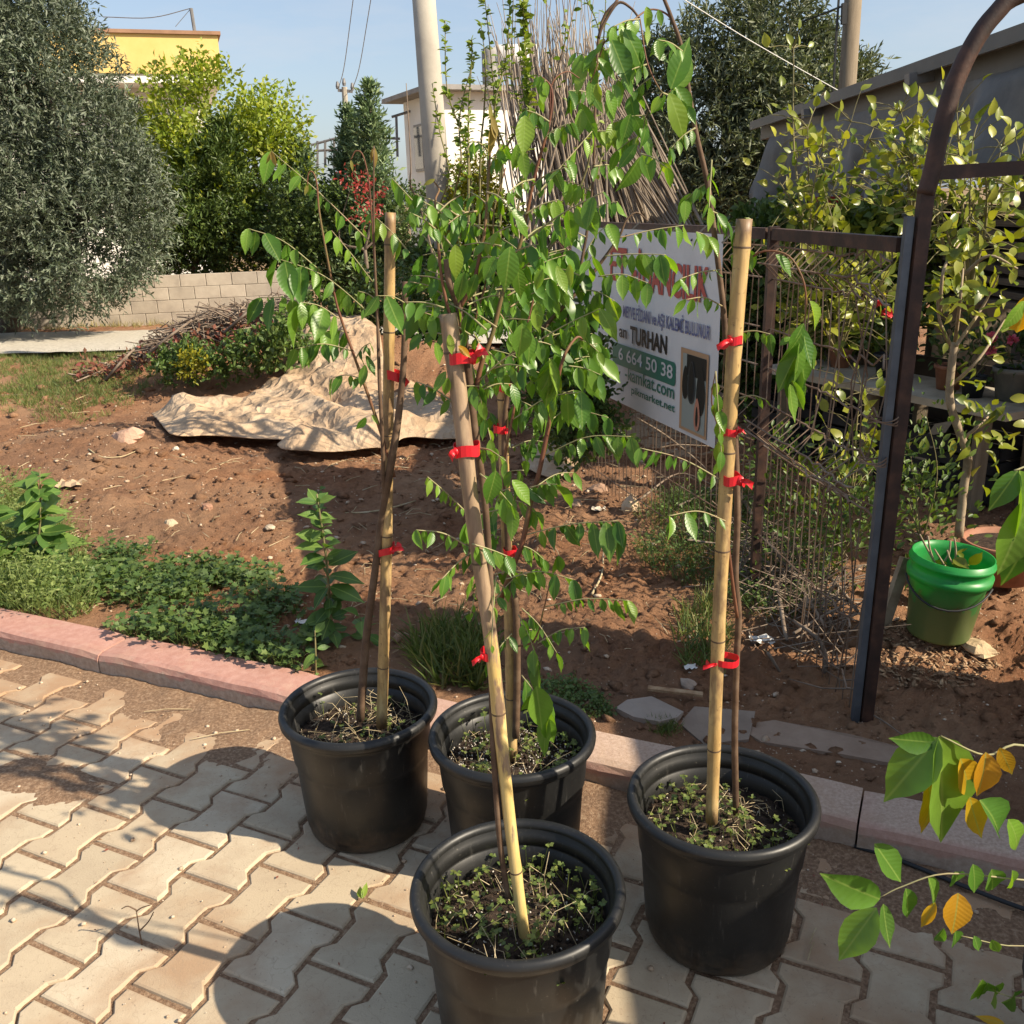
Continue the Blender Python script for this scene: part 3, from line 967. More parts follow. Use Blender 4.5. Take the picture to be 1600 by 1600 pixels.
shrub('leafy green shrub behind the middle of the fence', [(at(x, y, 5.9), r) for x, y, r in [(1290, 400, .22), (1340, 390, .2), (1380, 420, .2), (1310, 470, .22), (1370, 490, .2), (1400, 360, .15)]], 700, M_MIDG, at(1330, 620, 5.9), 27, L=.07, Wd=.042)
# olive on the right behind the canes
Yr = 14.5
ob = [(at(x, y, Yr + dy), r) for (x, y, r, dy) in [(1130, 110, .75, 0), (1210, 80, .75, 0), (1060, 150, .7, .2), (1150, 190, .9, 0), (1240, 170, .9, 0), (1300, 130, .45, 0), (1090, 250, .9, 0), (1180, 280, 1.0, 0), (1260, 270, .9, 0), (1020, 200, .6, .3), (1225, 35, .4, 0), (1150, 340, .8, 0), (1060, 330, .7, 0), (1330, 110, .25, 0), (1010, 130, .4, .2)]]
tree('olive_tree', 'dark dense olive tree behind the stack of canes', 'tree', (3.4, 14.5, -.5), ob, 5200, 12, .12, .030, M_OLIVE2, M_BARK, trunk_r=.18, limbs=9, seed=8, tlen=.36, up=.8, shell=.6, thr=.36, nf=1.8)

# ------------------------------------------------------------------ houses
def cuboid(g, x0, x1, y0, y1, z0, z1):
    return box(g, ((x0 + x1) / 2, (y0 + y1) / 2, (z0 + z1) / 2), (x1 - x0, y1 - y0, z1 - z0))
M_YEL = rough_mat('yellow_render', [(0.68, 0.46, 0.15), (0.73, 0.51, 0.18), (0.76, 0.55, 0.22)], 1.2, .85, 30, .2, .01)
M_WHITE = rough_mat('white_render', [(0.70, 0.67, 0.61), (0.79, 0.76, 0.70), (0.84, 0.81, 0.75)], .8, .85, 30, .2, .01)
M_TILE = rough_mat('brown_coping', [(0.26, 0.15, 0.09), (0.36, 0.21, 0.13)], 4, .8, 30, .2, .01)
M_DARK = plain('dark_opening', (0.03, 0.032, 0.035), .4)
M_GLASS = plain('window_glass', (0.05, 0.06, 0.07), .12, 0, .6)
M_ROOFG = rough_mat('grey_roofing', [(0.20, 0.19, 0.18), (0.32, 0.30, 0.28)], 3, .8, 30, .3, .01)
M_GREYM = rough_mat('grey_metal', [(0.16, 0.155, 0.15), (0.26, 0.25, 0.24)], 8, .5, 60, .2, .002, metal=.3)

yh = 28.0
def hx(x, Y): return px(x, 300, Y)[0]
def hz(x, y, Y): return px(x, y, Y)[2]
p0 = px(346, 110, yh)
house = thing('yellow_house', 'flat roofed house with yellow parapet and white walls behind the olive tree', 'house', (p0[0], yh, -.8))
house.rotation_euler = (0, 0, math.radians(18.5))
zt, zm = px(346, 55, yh)[2], px(346, 116, yh)[2]
g = G(); cuboid(g, p0[0] - 9, p0[0], yh, yh + 8, zm, zt); 
parapet = obj('parapet', g, M_YEL, house)
g = G(); cuboid(g, p0[0] - 9.1, p0[0] + .08, yh - .08, yh + 8, zt + .003, zt + .09); obj('coping', g, M_TILE, parapet)
g = G(); cuboid(g, p0[0] - 9, p0[0] - .05, yh + .05, yh + 7.9, zm - .22, zm - .003); obj('slab', g, M_WHITE, house)
g = G(); cuboid(g, p0[0] - 8.2, p0[0] - .55, yh + 1.4, yh + 7.5, -.8, zm - .223); obj('wall', g, M_WHITE, house)
for wx in (-2.2, -4.6, -6.8):
    g = G(); cuboid(g, p0[0] + wx - .55, p0[0] + wx + .55, yh + 1.37, yh + 1.46, zm - 2.0, zm - .75)
    w_ = obj('window', g, M_WHITE, house)
    g = G(); cuboid(g, p0[0] + wx - .47, p0[0] + wx + .47, yh + 1.355, yh + 1.38, zm - 1.93, zm - .82); obj('pane', g, M_GLASS, w_)
g = G(); a = px(312, 52, yh + .3); b_ = px(306, 15, yh + .3)
tube(g, [a - [0, 0, .2], b_], .045, 6); obj('roof_mast', g, M_GREYM, house)
g = G(); tube(g, spline([b_, px(250, 33, yh + .4), px(185, 36, yh + .6)], 5), .012, 4); obj('stay_wire', g, M_GREYM, house)
g = G(); tube(g, [b_, px(285, 45, yh + .4)], .010, 4); obj('stay_wire', g, M_GREYM, house)

yw = 24.0
pl = px(652, 160, yw); pr = px(850, 150, yw)
zr = px(700, 142, yw)[2]
wh = thing('white_house', 'white rendered house with thin flat roof behind the concrete pole', 'house', (px(690, 200, yw)[0], yw, -.8))
wh.rotation_euler = (0, 0, math.radians(24))
g = G(); cuboid(g, px(690, 200, yw)[0], pr[0] + 3, yw, yw + 2.7, -.8, zr); obj('wall', g, M_WHITE, wh)
g = G(); cuboid(g, px(690, 200, yw)[0] - .45, pr[0] + 3.2, yw - .4, yw + 3.1, zr + .003, zr + .11); obj('roof', g, M_ROOFG, wh)
cw = px(690, 200, yw)[0]
g = G(); cuboid(g, cw - .04, cw + .05, yw + 1.2, yw + 1.9, zr - 1.7, zr - .6); w_ = obj('window', g, M_GREYM, wh)
g = G(); cuboid(g, cw - .055, cw - .043, yw + 1.25, yw + 1.85, zr - 1.64, zr - .66); obj('pane', g, M_GLASS, w_)
tk = px(797, 112, yw + 1.9)
tank = thing('water_tank', 'white cylindrical water tank on stand on the white house roof', 'tank', (tk[0], yw + 1, zr + .11))
R90 = np.array([[0, 0, 1], [0, 1, 0], [-1, 0, 0]], float)
g = G(); lathe(g, [(0, -.55), (.3, -.55), (.36, -.5), (.36, .5), (.3, .55), (0, .55)], (tk[0] + .15, yw + 1.9, zr + .85), 18, R90); obj('drum', g, M_WHITE, tank, True)
for sx in (-.4, .4):
    for sy in (-.25, .25):
        g = G(); beam(g, (tk[0] + .15 + sx, yw + 1.9 + sy, zr + .11), (tk[0] + .15 + sx, yw + 1.9 + sy, zr + .56), .05, .05); obj('leg', g, M_GREYM, tank)
hd = px(766, 110, yw + 1.7)
g = G(); lathe(g, [(0, .02), (.19, .02), (.2, .1), (.2, .9), (.15, 1.0), (0, 1.02)], (hd[0], yw + 1.7, zr + .11), 16)
heater = link('water_heater', g.mesh('water_heater'), M_ROOFG, None, True); tag(heater, 'grey upright heater drum left of the white water tank', 'tank')

# terrace frame beyond the conifers
tf = thing('terrace_railing', 'thin dark metal terrace frame beyond the pointed conifers', 'railing', (px(540, 230, 27)[0], 27, 1.0))
def rail_line(a, b, Y, r=.035):
    g = G(); tube(g, [px(*a, Y), px(*b, Y)], r, 5); return g
obj('top_rail', rail_line((486, 227), (540, 212), 27), M_GREYM, tf)
obj('top_rail', rail_line((540, 212), (625, 217), 27), M_GREYM, tf)
obj('lower_rail', rail_line((490, 236), (560, 232), 27), M_GREYM, tf)
obj('roof_bar', rail_line((612, 183), (648, 172), 26), M_GREYM, tf)
obj('post', rail_line((619, 180), (621, 245), 26), M_GREYM, tf)
for x in (496, 508, 522, 560, 600):
    obj('post', rail_line((x, 215 + abs(x - 540) * .12), (x, 262), 27), M_GREYM, tf)

# ------------------------------------------------------------------ poles and wires
M_CONC = rough_mat('pole_concrete', [(0.30, 0.27, 0.225), (0.37, 0.335, 0.275), (0.42, 0.38, 0.315)], 3.0, .85, 40, .25, .004)
M_WOODP = rough_mat('weathered_pole', [(0.15, 0.115, 0.075), (0.24, 0.19, 0.13)], 5, .85, 50, .6, .004, stretch=(6, 6, .5))
M_WIRE = plain('cable', (.02, .02, .02), .6)
Yp = 9.6
bt, tp = px(704, 520, Yp), px(651, -150, Yp)
pole = thing('street_pole', 'tapered pale concrete street pole rising out of the shrubs', 'pole', (bt[0], Yp, -.3))
g = G(); bt2 = bt.copy(); bt2[2] = -.3
tube(g, [bt2, (bt2 * .5 + tp * .5), tp], [.135, .118, .100], 20); obj('shaft', g, M_CONC, pole, True)
Yq = 11.5
bt, tp = px(1318, 260, Yq), px(1337, -60, Yq)
bt2 = bt.copy(); bt2[2] = -.3
wp = thing('wooden_pole', 'weathered wooden utility pole behind the shed roof', 'pole', (bt[0], Yq, -.3))
g = G(); tube(g, [bt2, tp], [.105, .092], 12); obj('shaft', g, M_WOODP, wp, True)
g = G(); beam(g, px(1319, 5, Yq - .12), px(1318, 38, Yq - .12), .05, .05); obj('cable_bracket', g, M_WIRE, wp)
g = G(); tube(g, spline([px(1312, -20, Yq - .1), px(1306, 70, Yq - .1), px(1302, 150, Yq - .1)], 5), .014, 5); tag(link('drop_cable', g.mesh('drop_cable'), M_WIRE), 'black cable hanging down beside the wooden utility pole', 'cable')
g = G(); tube(g, spline([px(1320, 8, Yq - .1), px(1250, 35, 15), px(1200, 48, 17)], 5), .012, 5); tag(link('thin_cable', g.mesh('thin_cable'), M_WIRE), 'thin dark cable running left from the wooden pole into the olive', 'cable')
M_ROPE = plain('white_rope', (.72, .70, .66), .7)
g = G(); tube(g, spline([px(1062, -5, 7.0), px(1180, 68, 7.6), px(1318, 146, 8.4)], 6), .0030, 6); tag(link('white_rope', g.mesh('white_rope'), M_ROPE), 'thin white rope stretched from the top of the photo down to the shed eave', 'rope')
Yd = 46.0
bt, tp = px(541, 260, Yd), px(538, 136, Yd)
fp = thing('distant_pole', 'small distant power pole with crossarm above the conifers', 'pole', (bt[0], Yd, -1))
bt2 = bt.copy(); bt2[2] = -1
g = G(); tube(g, [bt2, tp], .13, 8); obj('shaft', g, M_CONC, fp)
ca, cb = px(528, 141, Yd), px(551, 143, Yd)
g = G(); beam(g, ca, cb, .12, .12); obj('crossarm', g, M_GREYM, fp)
for c in (ca, cb, tp):
    g = G(); lathe(g, [(0, 0), (.07, 0), (.09, .12), (.05, .3), (0, .32)], c + [0, 0, .05], 8); obj('insulator', g, M_GREYM, fp)
for a, b_ in (((529, 137), (553, -10)), ((551, 138), (581, -10))):
    q = px(b_[0], b_[1], 20.0)
    p_ = px(a[0], a[1], Yd)
    mid = (p_ + q) / 2 - [0, 0, .25]
    g = G(); tube(g, spline([p_, mid, q], 8), [.016, .008], 6)
    tag(link('power_line', g.mesh('power_line'), M_GREYM), ('left' if a[0] == 529 else 'right') + ' of the two power lines rising from the distant pole', 'wire', 'power lines of the distant pole')

# ------------------------------------------------------------------ stack of cut canes
M_CANE = rough_mat('dry_cane', [(0.13, 0.10, 0.072), (0.25, 0.20, 0.15), (0.38, 0.32, 0.25)], 2.0, .75, 40, .3, .003, vary=.38)
cs = thing('cane_stack', 'tall leaning stack of dry cut canes behind the banner', 'cane stack', (px(1010, 520, 8.0)[0], 8.0, 0))
cy = G(); tube(cy, [(0, 0, 0), (0.004, .003, .25), (-.004, .002, .5), (.003, -.004, .75), (0, 0, 1)], [1.0, .95, .86, .72, .5], 5)
_cv = np.array(cy.v)
cy.v = [(a * 1.0 if abs(a) > .02 else a, b, c) for a, b, c in cy.v]
CM = None
def cane_meshes():
    out = []
    rg = np.random.default_rng(5)
    for k in range(4):
        g = G()
        z = np.linspace(0, 1, 6)
        wob = rg.normal(size=(6, 2)) * .35
        wob[0] = 0
        path = np.stack([wob[:, 0], wob[:, 1], z * 1.0], 1)
        # radii in units of 1 in xy, length 1 in z -> scaled per object
        V = []
        for i in range(6):
            r = [1.0, .96, .9, .8, .68, .5][i]
            for a in range(5):
                V.append((path[i, 0] + r * math.cos(a * 1.2566), path[i, 1] + r * math.sin(a * 1.2566), z[i]))
        Fc = [(i * 5 + a, i * 5 + (a + 1) % 5, (i + 1) * 5 + (a + 1) % 5, (i + 1) * 5 + a) for i in range(5) for a in range(5)]
        Fc.append((25, 26, 27, 28, 29))
        g.add(V, Fc)
        m = g.mesh('cane'); m.materials.append(M_CANE); out.append(m)
    return out
CM = cane_meshes()
rg = np.random.default_rng(9)
csl = np.array(cs.location)
def put_cane(a, b, r, k):
    a = np.array(a); b = np.array(b)
    o = bpy.data.objects.new('cane', CM[k % 4]); COL.objects.link(o); o.parent = cs
    d = b - a
    q = Vector(d).to_track_quat('Z', 'Y')
    o.rotation_mode = 'QUATERNION'; o.rotation_quaternion = q
    o.location = tuple(a - csl); o.scale = (r, r, float(np.linalg.norm(d)))
for k in range(300):
    u = rg.random()
    Y = 7.6 + 1.1 * rg.random()
    # feet fan out to the right, tops gather at the upper left
    if u < .72:
        bn = rg.integers(9); f = (bn + .5 + rg.normal() * .22) / 9; Y = 7.6 + .12 * bn % .9 + .25 * rg.random()
        foot = px(930 + 330 * f + rg.normal() * 5, 480, Y)
        tx = 850 + 125 * f + rg.normal() * 16 + 20 * math.sin(bn * 2.3); ty = 105 + 80 * f + rg.normal() * 42 + 16 * math.sin(bn * 1.7)
    else:
        f = rg.random()
        foot = px(835 + 130 * f + rg.normal() * 10, 480, Y)
        tx = 800 + 85 * f + rg.normal() * 24; ty = 120 + rg.normal() * 45
    foot[2] = -.12 + .02 * rg.random()
    put_cane(foot, px(tx, ty, Y + .45 + .3 * rg.random()), .0085 + .008 * rg.random(), k)
gb = [G() for _ in range(1)]
for k in range(170):    # thin twiggy tops
    Y = 8.2 + .6 * rg.random(); x = 800 + 150 * rg.random(); y0_ = 330 - 150 * rg.random()
    a = px(x, y0_, Y); b_ = px(x + rg.normal() * 30 - 8, y0_ - 130 - 130 * rg.random() * (1 if x > 840 else .6), Y + .1)
    tube(gb[0], [a, (a + b_) / 2 + rg.normal(size=3) * .02, b_], [.006, .005, .002], 4, False)
o = obj('twig_tops', gb[0], M_CANE, cs); o['kind'] = 'stuff'

# ------------------------------------------------------------------ shed on the right
XS = 2.47
M_TARP = rough_mat('grey_tarp', [(0.10, 0.10, 0.098), (0.145, 0.143, 0.138), (0.19, 0.185, 0.175)], 3, .6, 40, .25, .01)
M_EAVE = rough_mat('eave_sheet', [(0.10, 0.094, 0.083), (0.155, 0.145, 0.128)], 2, .5, 40, .2, .004)
def on_x(x, y, X):
    d = ray(x, y); return CAM + d * (X / d[0])
shed = thing('shed', 'open timber shed with sheet roof and grey tarp hanging under the eave', 'shed', (XS + 1.2, 6.5, -.1))
za = on_x(1600, 58, XS); zb = on_x(1206, 190, XS)
sl = (za[2] - zb[2]) / (za[1] - zb[1])
def ez(y): return zb[2] + sl * (y - zb[1])
ya, yb = 4.36, zb[1] + .3
def slanted(g, x0, x1, y0, y1, t0, t1, dx=0.0):
    V = []
    for x, xs in ((x0, 0), (x1, 1)):
        for y in (y0, y1):
            for t in (t0, t1): V.append((x, y, ez(y) + t + (dx if xs else 0)))
    g.add(V, [(0, 1, 3, 2), (4, 6, 7, 5), (0, 4, 5, 1), (2, 3, 7, 6), (0, 2, 6, 4), (1, 5, 7, 3)])
    return g
g = G(); slanted(g, XS - .10, XS + 3.2, ya, yb, -.02, .02, .55); roof = obj('roof', g, M_EAVE, shed)
g = G(); slanted(g, XS - .12, XS - .10 - .003, ya - .02, yb + .02, -.045, .028); obj('eave_trim', g, M_EAVE, roof)
g = G(); slanted(g, XS - .02, XS + .05, ya, yb, -.135, -.024); obj('purlin', g, M_EAVE, shed)
for (x, y) in ((1420, 122), (1256, 176)):
    p = on_x(x, y, XS - .15); g = G(); beam(g, (XS - .16, p[1], ez(p[1]) - .065), (XS + 2.5, p[1], ez(p[1]) + .28), .07, .06); obj('rafter', g, M_GREYM, shed)
# hanging tarp, gently pleated
ny_, nz_ = 90, 24
ys = np.linspace(3.75, zb[1] - .1, ny_)
V = []
for j in range(nz_):
    f = j / (nz_ - 1)
    for y in ys:
        top = ez(y) - .14
        # lower hem read from the photo: rises towards the camera
        hem = np.interp(y, [3.75, 4.4, 4.9, 6.0, 8.8], [top - .12, top - .42, 1.60, 1.50, 1.38])
        z = top + (hem - top) * f
        ph = fbm(np.array([y]), np.array([z * .5]), 2.8, 4, 17)[0]
        x = XS - .04 - .45 * (f ** .7) * (ph - .35) - .035 * math.sin(y * 9 + f * 2) * f
        V.append((x, y, z))
V = np.array(V); idx = np.arange(ny_ * nz_).reshape(nz_, ny_)
Fq = np.stack([idx[:-1, :-1], idx[:-1, 1:], idx[1:, 1:], idx[1:, :-1]], -1).reshape(-1, 4)
npmesh('hanging_tarp', V, Fq, M_TARP, shed, True)
for (y,) in ((4.5,), (6.4,), (7.8,)):
    g = G(); beam(g, (XS + .12, y, -.3), (XS + .12, y, ez(y) - .14), .09, .09); obj('post', g, M_WOODP, shed)
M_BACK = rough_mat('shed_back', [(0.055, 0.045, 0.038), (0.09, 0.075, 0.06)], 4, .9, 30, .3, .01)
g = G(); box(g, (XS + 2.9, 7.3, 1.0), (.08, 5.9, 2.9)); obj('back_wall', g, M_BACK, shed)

# boards stacked under the tarp
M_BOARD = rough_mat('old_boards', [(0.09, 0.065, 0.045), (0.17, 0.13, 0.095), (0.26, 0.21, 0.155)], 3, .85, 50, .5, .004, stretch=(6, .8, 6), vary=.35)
bmg = G(); box(bmg, (0, 0, 0), (1, 1, 1)); BDM = bmg.mesh('board'); BDM.materials.append(M_BOARD)
rg = np.random.default_rng(33)
for lay in range(11):
    z = .92 + lay * .062
    for r in range(4):
        y = 4.1 + r * 1.25 + rg.normal() * .12
        if z > ez(y) - .75: continue
        o = bpy.data.objects.new('board', BDM); COL.objects.link(o)
        o.scale = (.30 + .15 * rg.random(), 1.35 + .3 * rg.random(), .034)
        o.location = (XS + .42 + rg.normal() * .05, y, z + rg.normal() * .004)
        o.rotation_euler = (rg.normal() * .02, rg.normal() * .02, rg.normal() * .05)
        tag(o, 'dark weathered board in the pile under the shed tarp', 'board', 'boards piled under the shed')
for yy, lab in ((4.2, 'nearest'), (6.0, 'middle'), (8.0, 'farthest')):
    g = G(); box(g, (XS + .45, yy, .38), (.5, .1, .98)); tag(link('trestle', g.mesh('trestle'), M_WOODP), lab + ' dark timber trestle under the board pile in the shed', 'trestle', 'trestles under the board pile')
# red plank end under the tarp
g = G(); p = px(1325, 318, 6.9); box(g, (p[0], 6.9, p[2]), (.5, .25, .10), .05); tag(link('red_plank', g.mesh('red_plank'), plain('red_paint', (.32, .02, .02), .5)), 'dark red painted plank on top of the board pile', 'plank')
# ------------------------------------------------------------------ leaf meshes shared by all single leaves (unit length along +Y)
def leaf_mesh(name, hw, fold, curl, wav, tip=.0, mat=None):
    ts = [0, .10, .25, .42, .60, .76, .89, 1.0]
    prof = [.0, .42, .82, 1.0, .90, .62, .26 - tip, 0]
    V = [(0, 0, 0)]; Fc = []
    z = lambda t: curl * (t * t) 
    for i in range(1, 7):
        t = ts[i]; h = hw * prof[i]
        a = math.sin(i * 2.1 + wav * 7) * wav
        V += [(-h, t - .02, z(t) + fold * h + a), (0, t, z(t)), (h, t - .02, z(t) + fold * h - a * .7)]
    V.append((0, 1, z(1)))
    n = len(V) - 1
    Fc += [(0, 2, 1), (0, 3, 2)]
    for i in range(1, 6):
        b = 1 + (i - 1) * 3
        Fc += [(b, b + 1, b + 4, b + 3), (b + 1, b + 2, b + 5, b + 4)]
    b = 1 + 5 * 3
    Fc += [(b, b + 1, n), (b + 1, b + 2, n)]
    g = G(); g.add(V, Fc)
    m = g.mesh(name)
    m.polygons.foreach_set('use_smooth', [True] * len(m.polygons))
    if mat: m.materials.append(mat)
    return m

M_HERO = leaf_mat('sapling_leaf', [(0.060, 0.155, 0.021), (0.105, 0.230, 0.031), (0.165, 0.300, 0.038), (0.078, 0.185, 0.034)], .45, .36, False, (1.5, 1.45, .30), 9.0, .5, vein=True)
M_HEROY = leaf_mat('sapling_leaf_young', [(0.12, 0.27, 0.028), (0.18, 0.33, 0.034), (0.25, 0.36, 0.05)], .45, .36, False, (1.4, 1.3, .30), 9.0, .5, vein=True)
M_YELL = leaf_mat('yellow_leaf', [(0.50, 0.32, 0.015), (0.60, 0.38, 0.02), (0.48, 0.24, 0.012)], .42, .42, False, (1.2, 1.0, .3), 9.0, .4, vein=True)
M_WILT = leaf_mat('wilted_leaf', [(0.26, 0.20, 0.05), (0.34, 0.24, 0.07), (0.22, 0.24, 0.05)], .35, .6, False, (1.2, 1.0, .4), 9.0, .3)
M_CITR = leaf_mat('citrus_leaf', [(0.09, 0.14, 0.02), (0.20, 0.25, 0.028), (0.36, 0.36, 0.055), (0.15, 0.20, 0.025)], .38, .34, False, (1.25, 1.2, .3), 6.0, .5)
M_HERB = leaf_mat('herb_leaf', [(0.055, 0.105, 0.028), (0.10, 0.165, 0.035), (0.16, 0.22, 0.05)], .35, .45, True, (1.25, 1.25, .35), 4.0)

def variants(mat, base, hw=.225):
    return [leaf_mesh(base, hw, .35, -.16, .012, .0, mat), leaf_mesh(base, hw * .92, .15, -.30, .02, .03, mat),
            leaf_mesh(base, hw * 1.1, .45, -.05, .018, .0, mat), leaf_mesh(base, hw * .85, .25, .10, .02, .04, mat), leaf_mesh(base, hw * 1.02, .7, -.22, .008, .02, mat)]
M_HERO_I = leaf_mat('sapling_leaf_mass', [(0.060, 0.155, 0.021), (0.105, 0.230, 0.031), (0.165, 0.300, 0.038), (0.078, 0.185, 0.034)], .45, .36, True, (1.5, 1.45, .30), 9.0, .5)
LV = {'g': variants(M_HERO, 'leaflet'), 'y': variants(M_HEROY, 'leaflet'), 'Y': variants(M_YELL, 'leaflet', .26), 'w': variants(M_WILT, 'leaflet', .16)}
LC = variants(M_CITR, 'leaf', .25)

def put_leaf(parent, base, tip, kind='g', nrm=None, name='leaflet', meshes=None, wsc=1.0):
    base = np.array(base, float); tip = np.array(tip, float)
    d = tip - base; L = np.linalg.norm(d)
    if L < 1e-5: return None
    d = d / L
    if nrm is None:
        nrm = np.array([rnd.gauss(0, .8), rnd.gauss(-.55, .8), rnd.gauss(.3, .5)])
    nrm = np.array(nrm, float)
    X = np.cross(d, nrm)
    if np.linalg.norm(X) < 1e-3: X = np.cross(d, [1, 0.1, 0])
    X /= np.linalg.norm(X); Z = np.cross(X, d)
    ms = meshes or LV[kind]
    o = bpy.data.objects.new(name, ms[rnd.randrange(len(ms))])
    COL.objects.link(o)
    o.parent = parent
    pl = world_loc(parent)
    M = Matrix(((X[0] * L * wsc, d[0] * L, Z[0] * L, base[0] - pl[0]), (X[1] * L * wsc, d[1] * L, Z[1] * L, base[1] - pl[1]),
                (X[2] * L * wsc, d[2] * L, Z[2] * L, base[2] - pl[2]), (0, 0, 0, 1)))
    o.matrix_local = M
    return o

# ------------------------------------------------------------------ wire fence, top rail, posts
fdv = ray(629, 330); FD = np.array([fdv[0], fdv[1]]); FD /= np.linalg.norm(FD)
FP0 = pz(1347, 1108, .06)[:2]
def fence_sz(x, y, off=0.0):
    """pixel -> (distance along the fence from the near post, height) on the fence plane"""
    n = np.array([FD[1], -FD[0]])
    q = FP0 - n * off
    d = ray(x, y)
    t = ((q - CAM[:2]) @ n) / (d[:2] @ n)
    P = CAM + d * t
    return float((P[:2] - q) @ FD), float(P[2])
def FPt(s, z, off=0.0):
    n = np.array([FD[1], -FD[0]])
    q = FP0 + FD * s - n * off          # off > 0 : towards the paving side
    return np.array([q[0], q[1], z])
M_RUST = rough_mat('rusty_steel', [(0.022, 0.012, 0.009), (0.045, 0.021, 0.014), (0.10, 0.046, 0.027)], 14, .62, 120, .4, .002, spec=.45)
M_RUSTW = rough_mat('rusty_wire', [(0.10, 0.055, 0.035), (0.20, 0.13, 0.085), (0.33, 0.26, 0.20)], 6, .6, 120, .3, .001)
M_GALV = rough_mat('galvanised_post', [(0.09, 0.10, 0.115), (0.15, 0.165, 0.185)], 12, .5, 80, .2, .001, metal=.4)
fz_top = fence_sz(1422, 374)[1]
fence = thing('wire_fence', 'rusty welded wire fence with brown top rail and posts beside the arch', 'fence', FPt(0, 0))
s_mid = fence_sz(1196, 600)[0]
zf1 = fence_sz(1300, 425)[1]; zf2 = fence_sz(1280, 715)[1]
rgw = np.random.default_rng(2)
def panel(s_end, buckle):
    g = G(); beam(g, FPt(.03, fz_top - .015), FPt(s_end - .02, fz_top - .015), .032, .038); obj('top_rail', g, M_RUST, fence)
    g = G(); beam(g, FPt(s_end, -.15), FPt(s_end, fz_top + .01), .034, .034, (1, 0, 0)); obj('fence_post', g, M_RUST, fence)
    g = G()
    for i in range(int((s_end - .08) / .05)):
        s = .08 + i * .05
        k = buckle * max(0, 1 - s / .6)       # buckled near the post
        j = lambda a: rgw.normal() * a * (.15 + k)
        path = [FPt(s, .02), FPt(s + j(.01), .35, j(.02)), FPt(s + j(.02), zf2 - .07, j(.02)), FPt(s + j(.02), zf2, .08 + j(.02)), FPt(s + j(.02), zf2 + .07, j(.03)),
                FPt(s + j(.04), (zf1 + zf2) / 2, j(.05)), FPt(s + j(.02), zf1 - .05, j(.02)), FPt(s + j(.01), zf1, .05), FPt(s + j(.01), zf1 + .05), FPt(s, fz_top - .03)]
        tube(g, path, .0027, 4, False)
    obj('vertical_wires', g, M_RUSTW, fence)['kind'] = 'stuff'
    g = G()
    for (z, off) in ((.10, 0), (.30, 0), (zf2 - .08, 0), (zf2 - .02, .072), (zf2 + .02, .072), (zf2 + .08, 0), ((zf2 + zf1) * .5 - .08, 0), ((zf1 + zf2) * .5 + .06, 0), (zf1 - .055, 0), (zf1, .052), (zf1 + .055, 0)):
        pts = []
        for q in np.linspace(0, 1, 26):
            s = .06 + (s_end - .06) * q
            k = buckle * max(0, 1 - s / .6)
            pts.append(FPt(s, z + rgw.normal() * .014 * k, off + rgw.normal() * .014 * k))
        tube(g, pts, .0033, 4, False)
    obj('horizontal_wires', g, M_RUSTW, fence)['kind'] = 'stuff'
panel(s_mid, 1.0)
ARCH_P0 = FP0.copy()
# beyond the middle post the fence turns to the left; the banner hangs on that panel
FP0 = FPt(s_mid, 0)[:2]
fdv = ray(345, 338); FD = np.array([fdv[0], fdv[1]]); FD /= np.linalg.norm(FD)
s_far = fence_sz(893, 352)[0]
panel(s_far + .15, 0.0)
print('fence', fz_top, s_far, s_mid, zf1, zf2)

# arch of rusty tube with its posts and cross bar
Ya = float(ARCH_P0[1])
a0 = px(1353, 1112, Ya); a1 = px(1447, 300, Ya)
arch = thing('garden_arch', 'dark rusty steel arch with cross bar standing at the fence end', 'arch', (a0[0], Ya, 0))
a0[2] = -.1
g = G(); beam(g, a0, a1, .034, .030, (0, 1, 0)); obj('post', g, M_RUST, arch)
o_ = np.array([-.030, 0.006, 0])
g = G(); beam(g, a0 + o_, px(1437, 338, Ya) + o_ * .8, .020, .022, (0, 1, 0)); obj('galvanised_post', g, M_GALV, arch)
cpath = [px(x, y, Ya) for x, y in ((1446, 304), (1458, 262), (1470, 205), (1490, 135), (1520, 70), (1555, 22), (1600, -12))]
top = cpath[-1]
cx = top[0] + .22
mir = [np.array([2 * cx - p[0], p[1], p[2]]) for p in reversed(cpath)]
pth = spline(cpath + [np.array([cx, Ya, top[2] + .05])] + mir, 5)
g = G(); tube(g, pth, .0225, 10); obj('curved_bar', g, M_RUST, arch, True)
b0, b1 = px(1452, 271, Ya), px(1600, 262, Ya)
b1 = b0 + (b1 - b0) / (b1[0] - b0[0]) * (mir[-1][0] - b0[0])
g = G(); beam(g, b0, b1, .03, .034); obj('cross_bar', g, M_RUST, arch)
g = G(); r0 = a0.copy(); r0[0] = 2 * cx - a0[0]; r1 = a1.copy(); r1[0] = 2 * cx - a1[0]
beam(g, r0, r1, .045, .045, (0, 1, 0)); obj('post', g, M_RUST, arch)
for (x, y) in ((1395, 660), (1376, 725)):
    p = px(x, y, Ya - .03)
    for k in range(3):
        g = G()
        th = np.linspace(0, 2 * math.pi, 17)
        tube(g, [p + np.array([.038 * math.cos(a) - .012, .03 * math.sin(a) + .03, (k - 1) * .006 + .006 * math.sin(a * 2 + k)]) for a in th], .0018, 4, False)
        obj('wire_tie', g, M_RUSTW, arch)

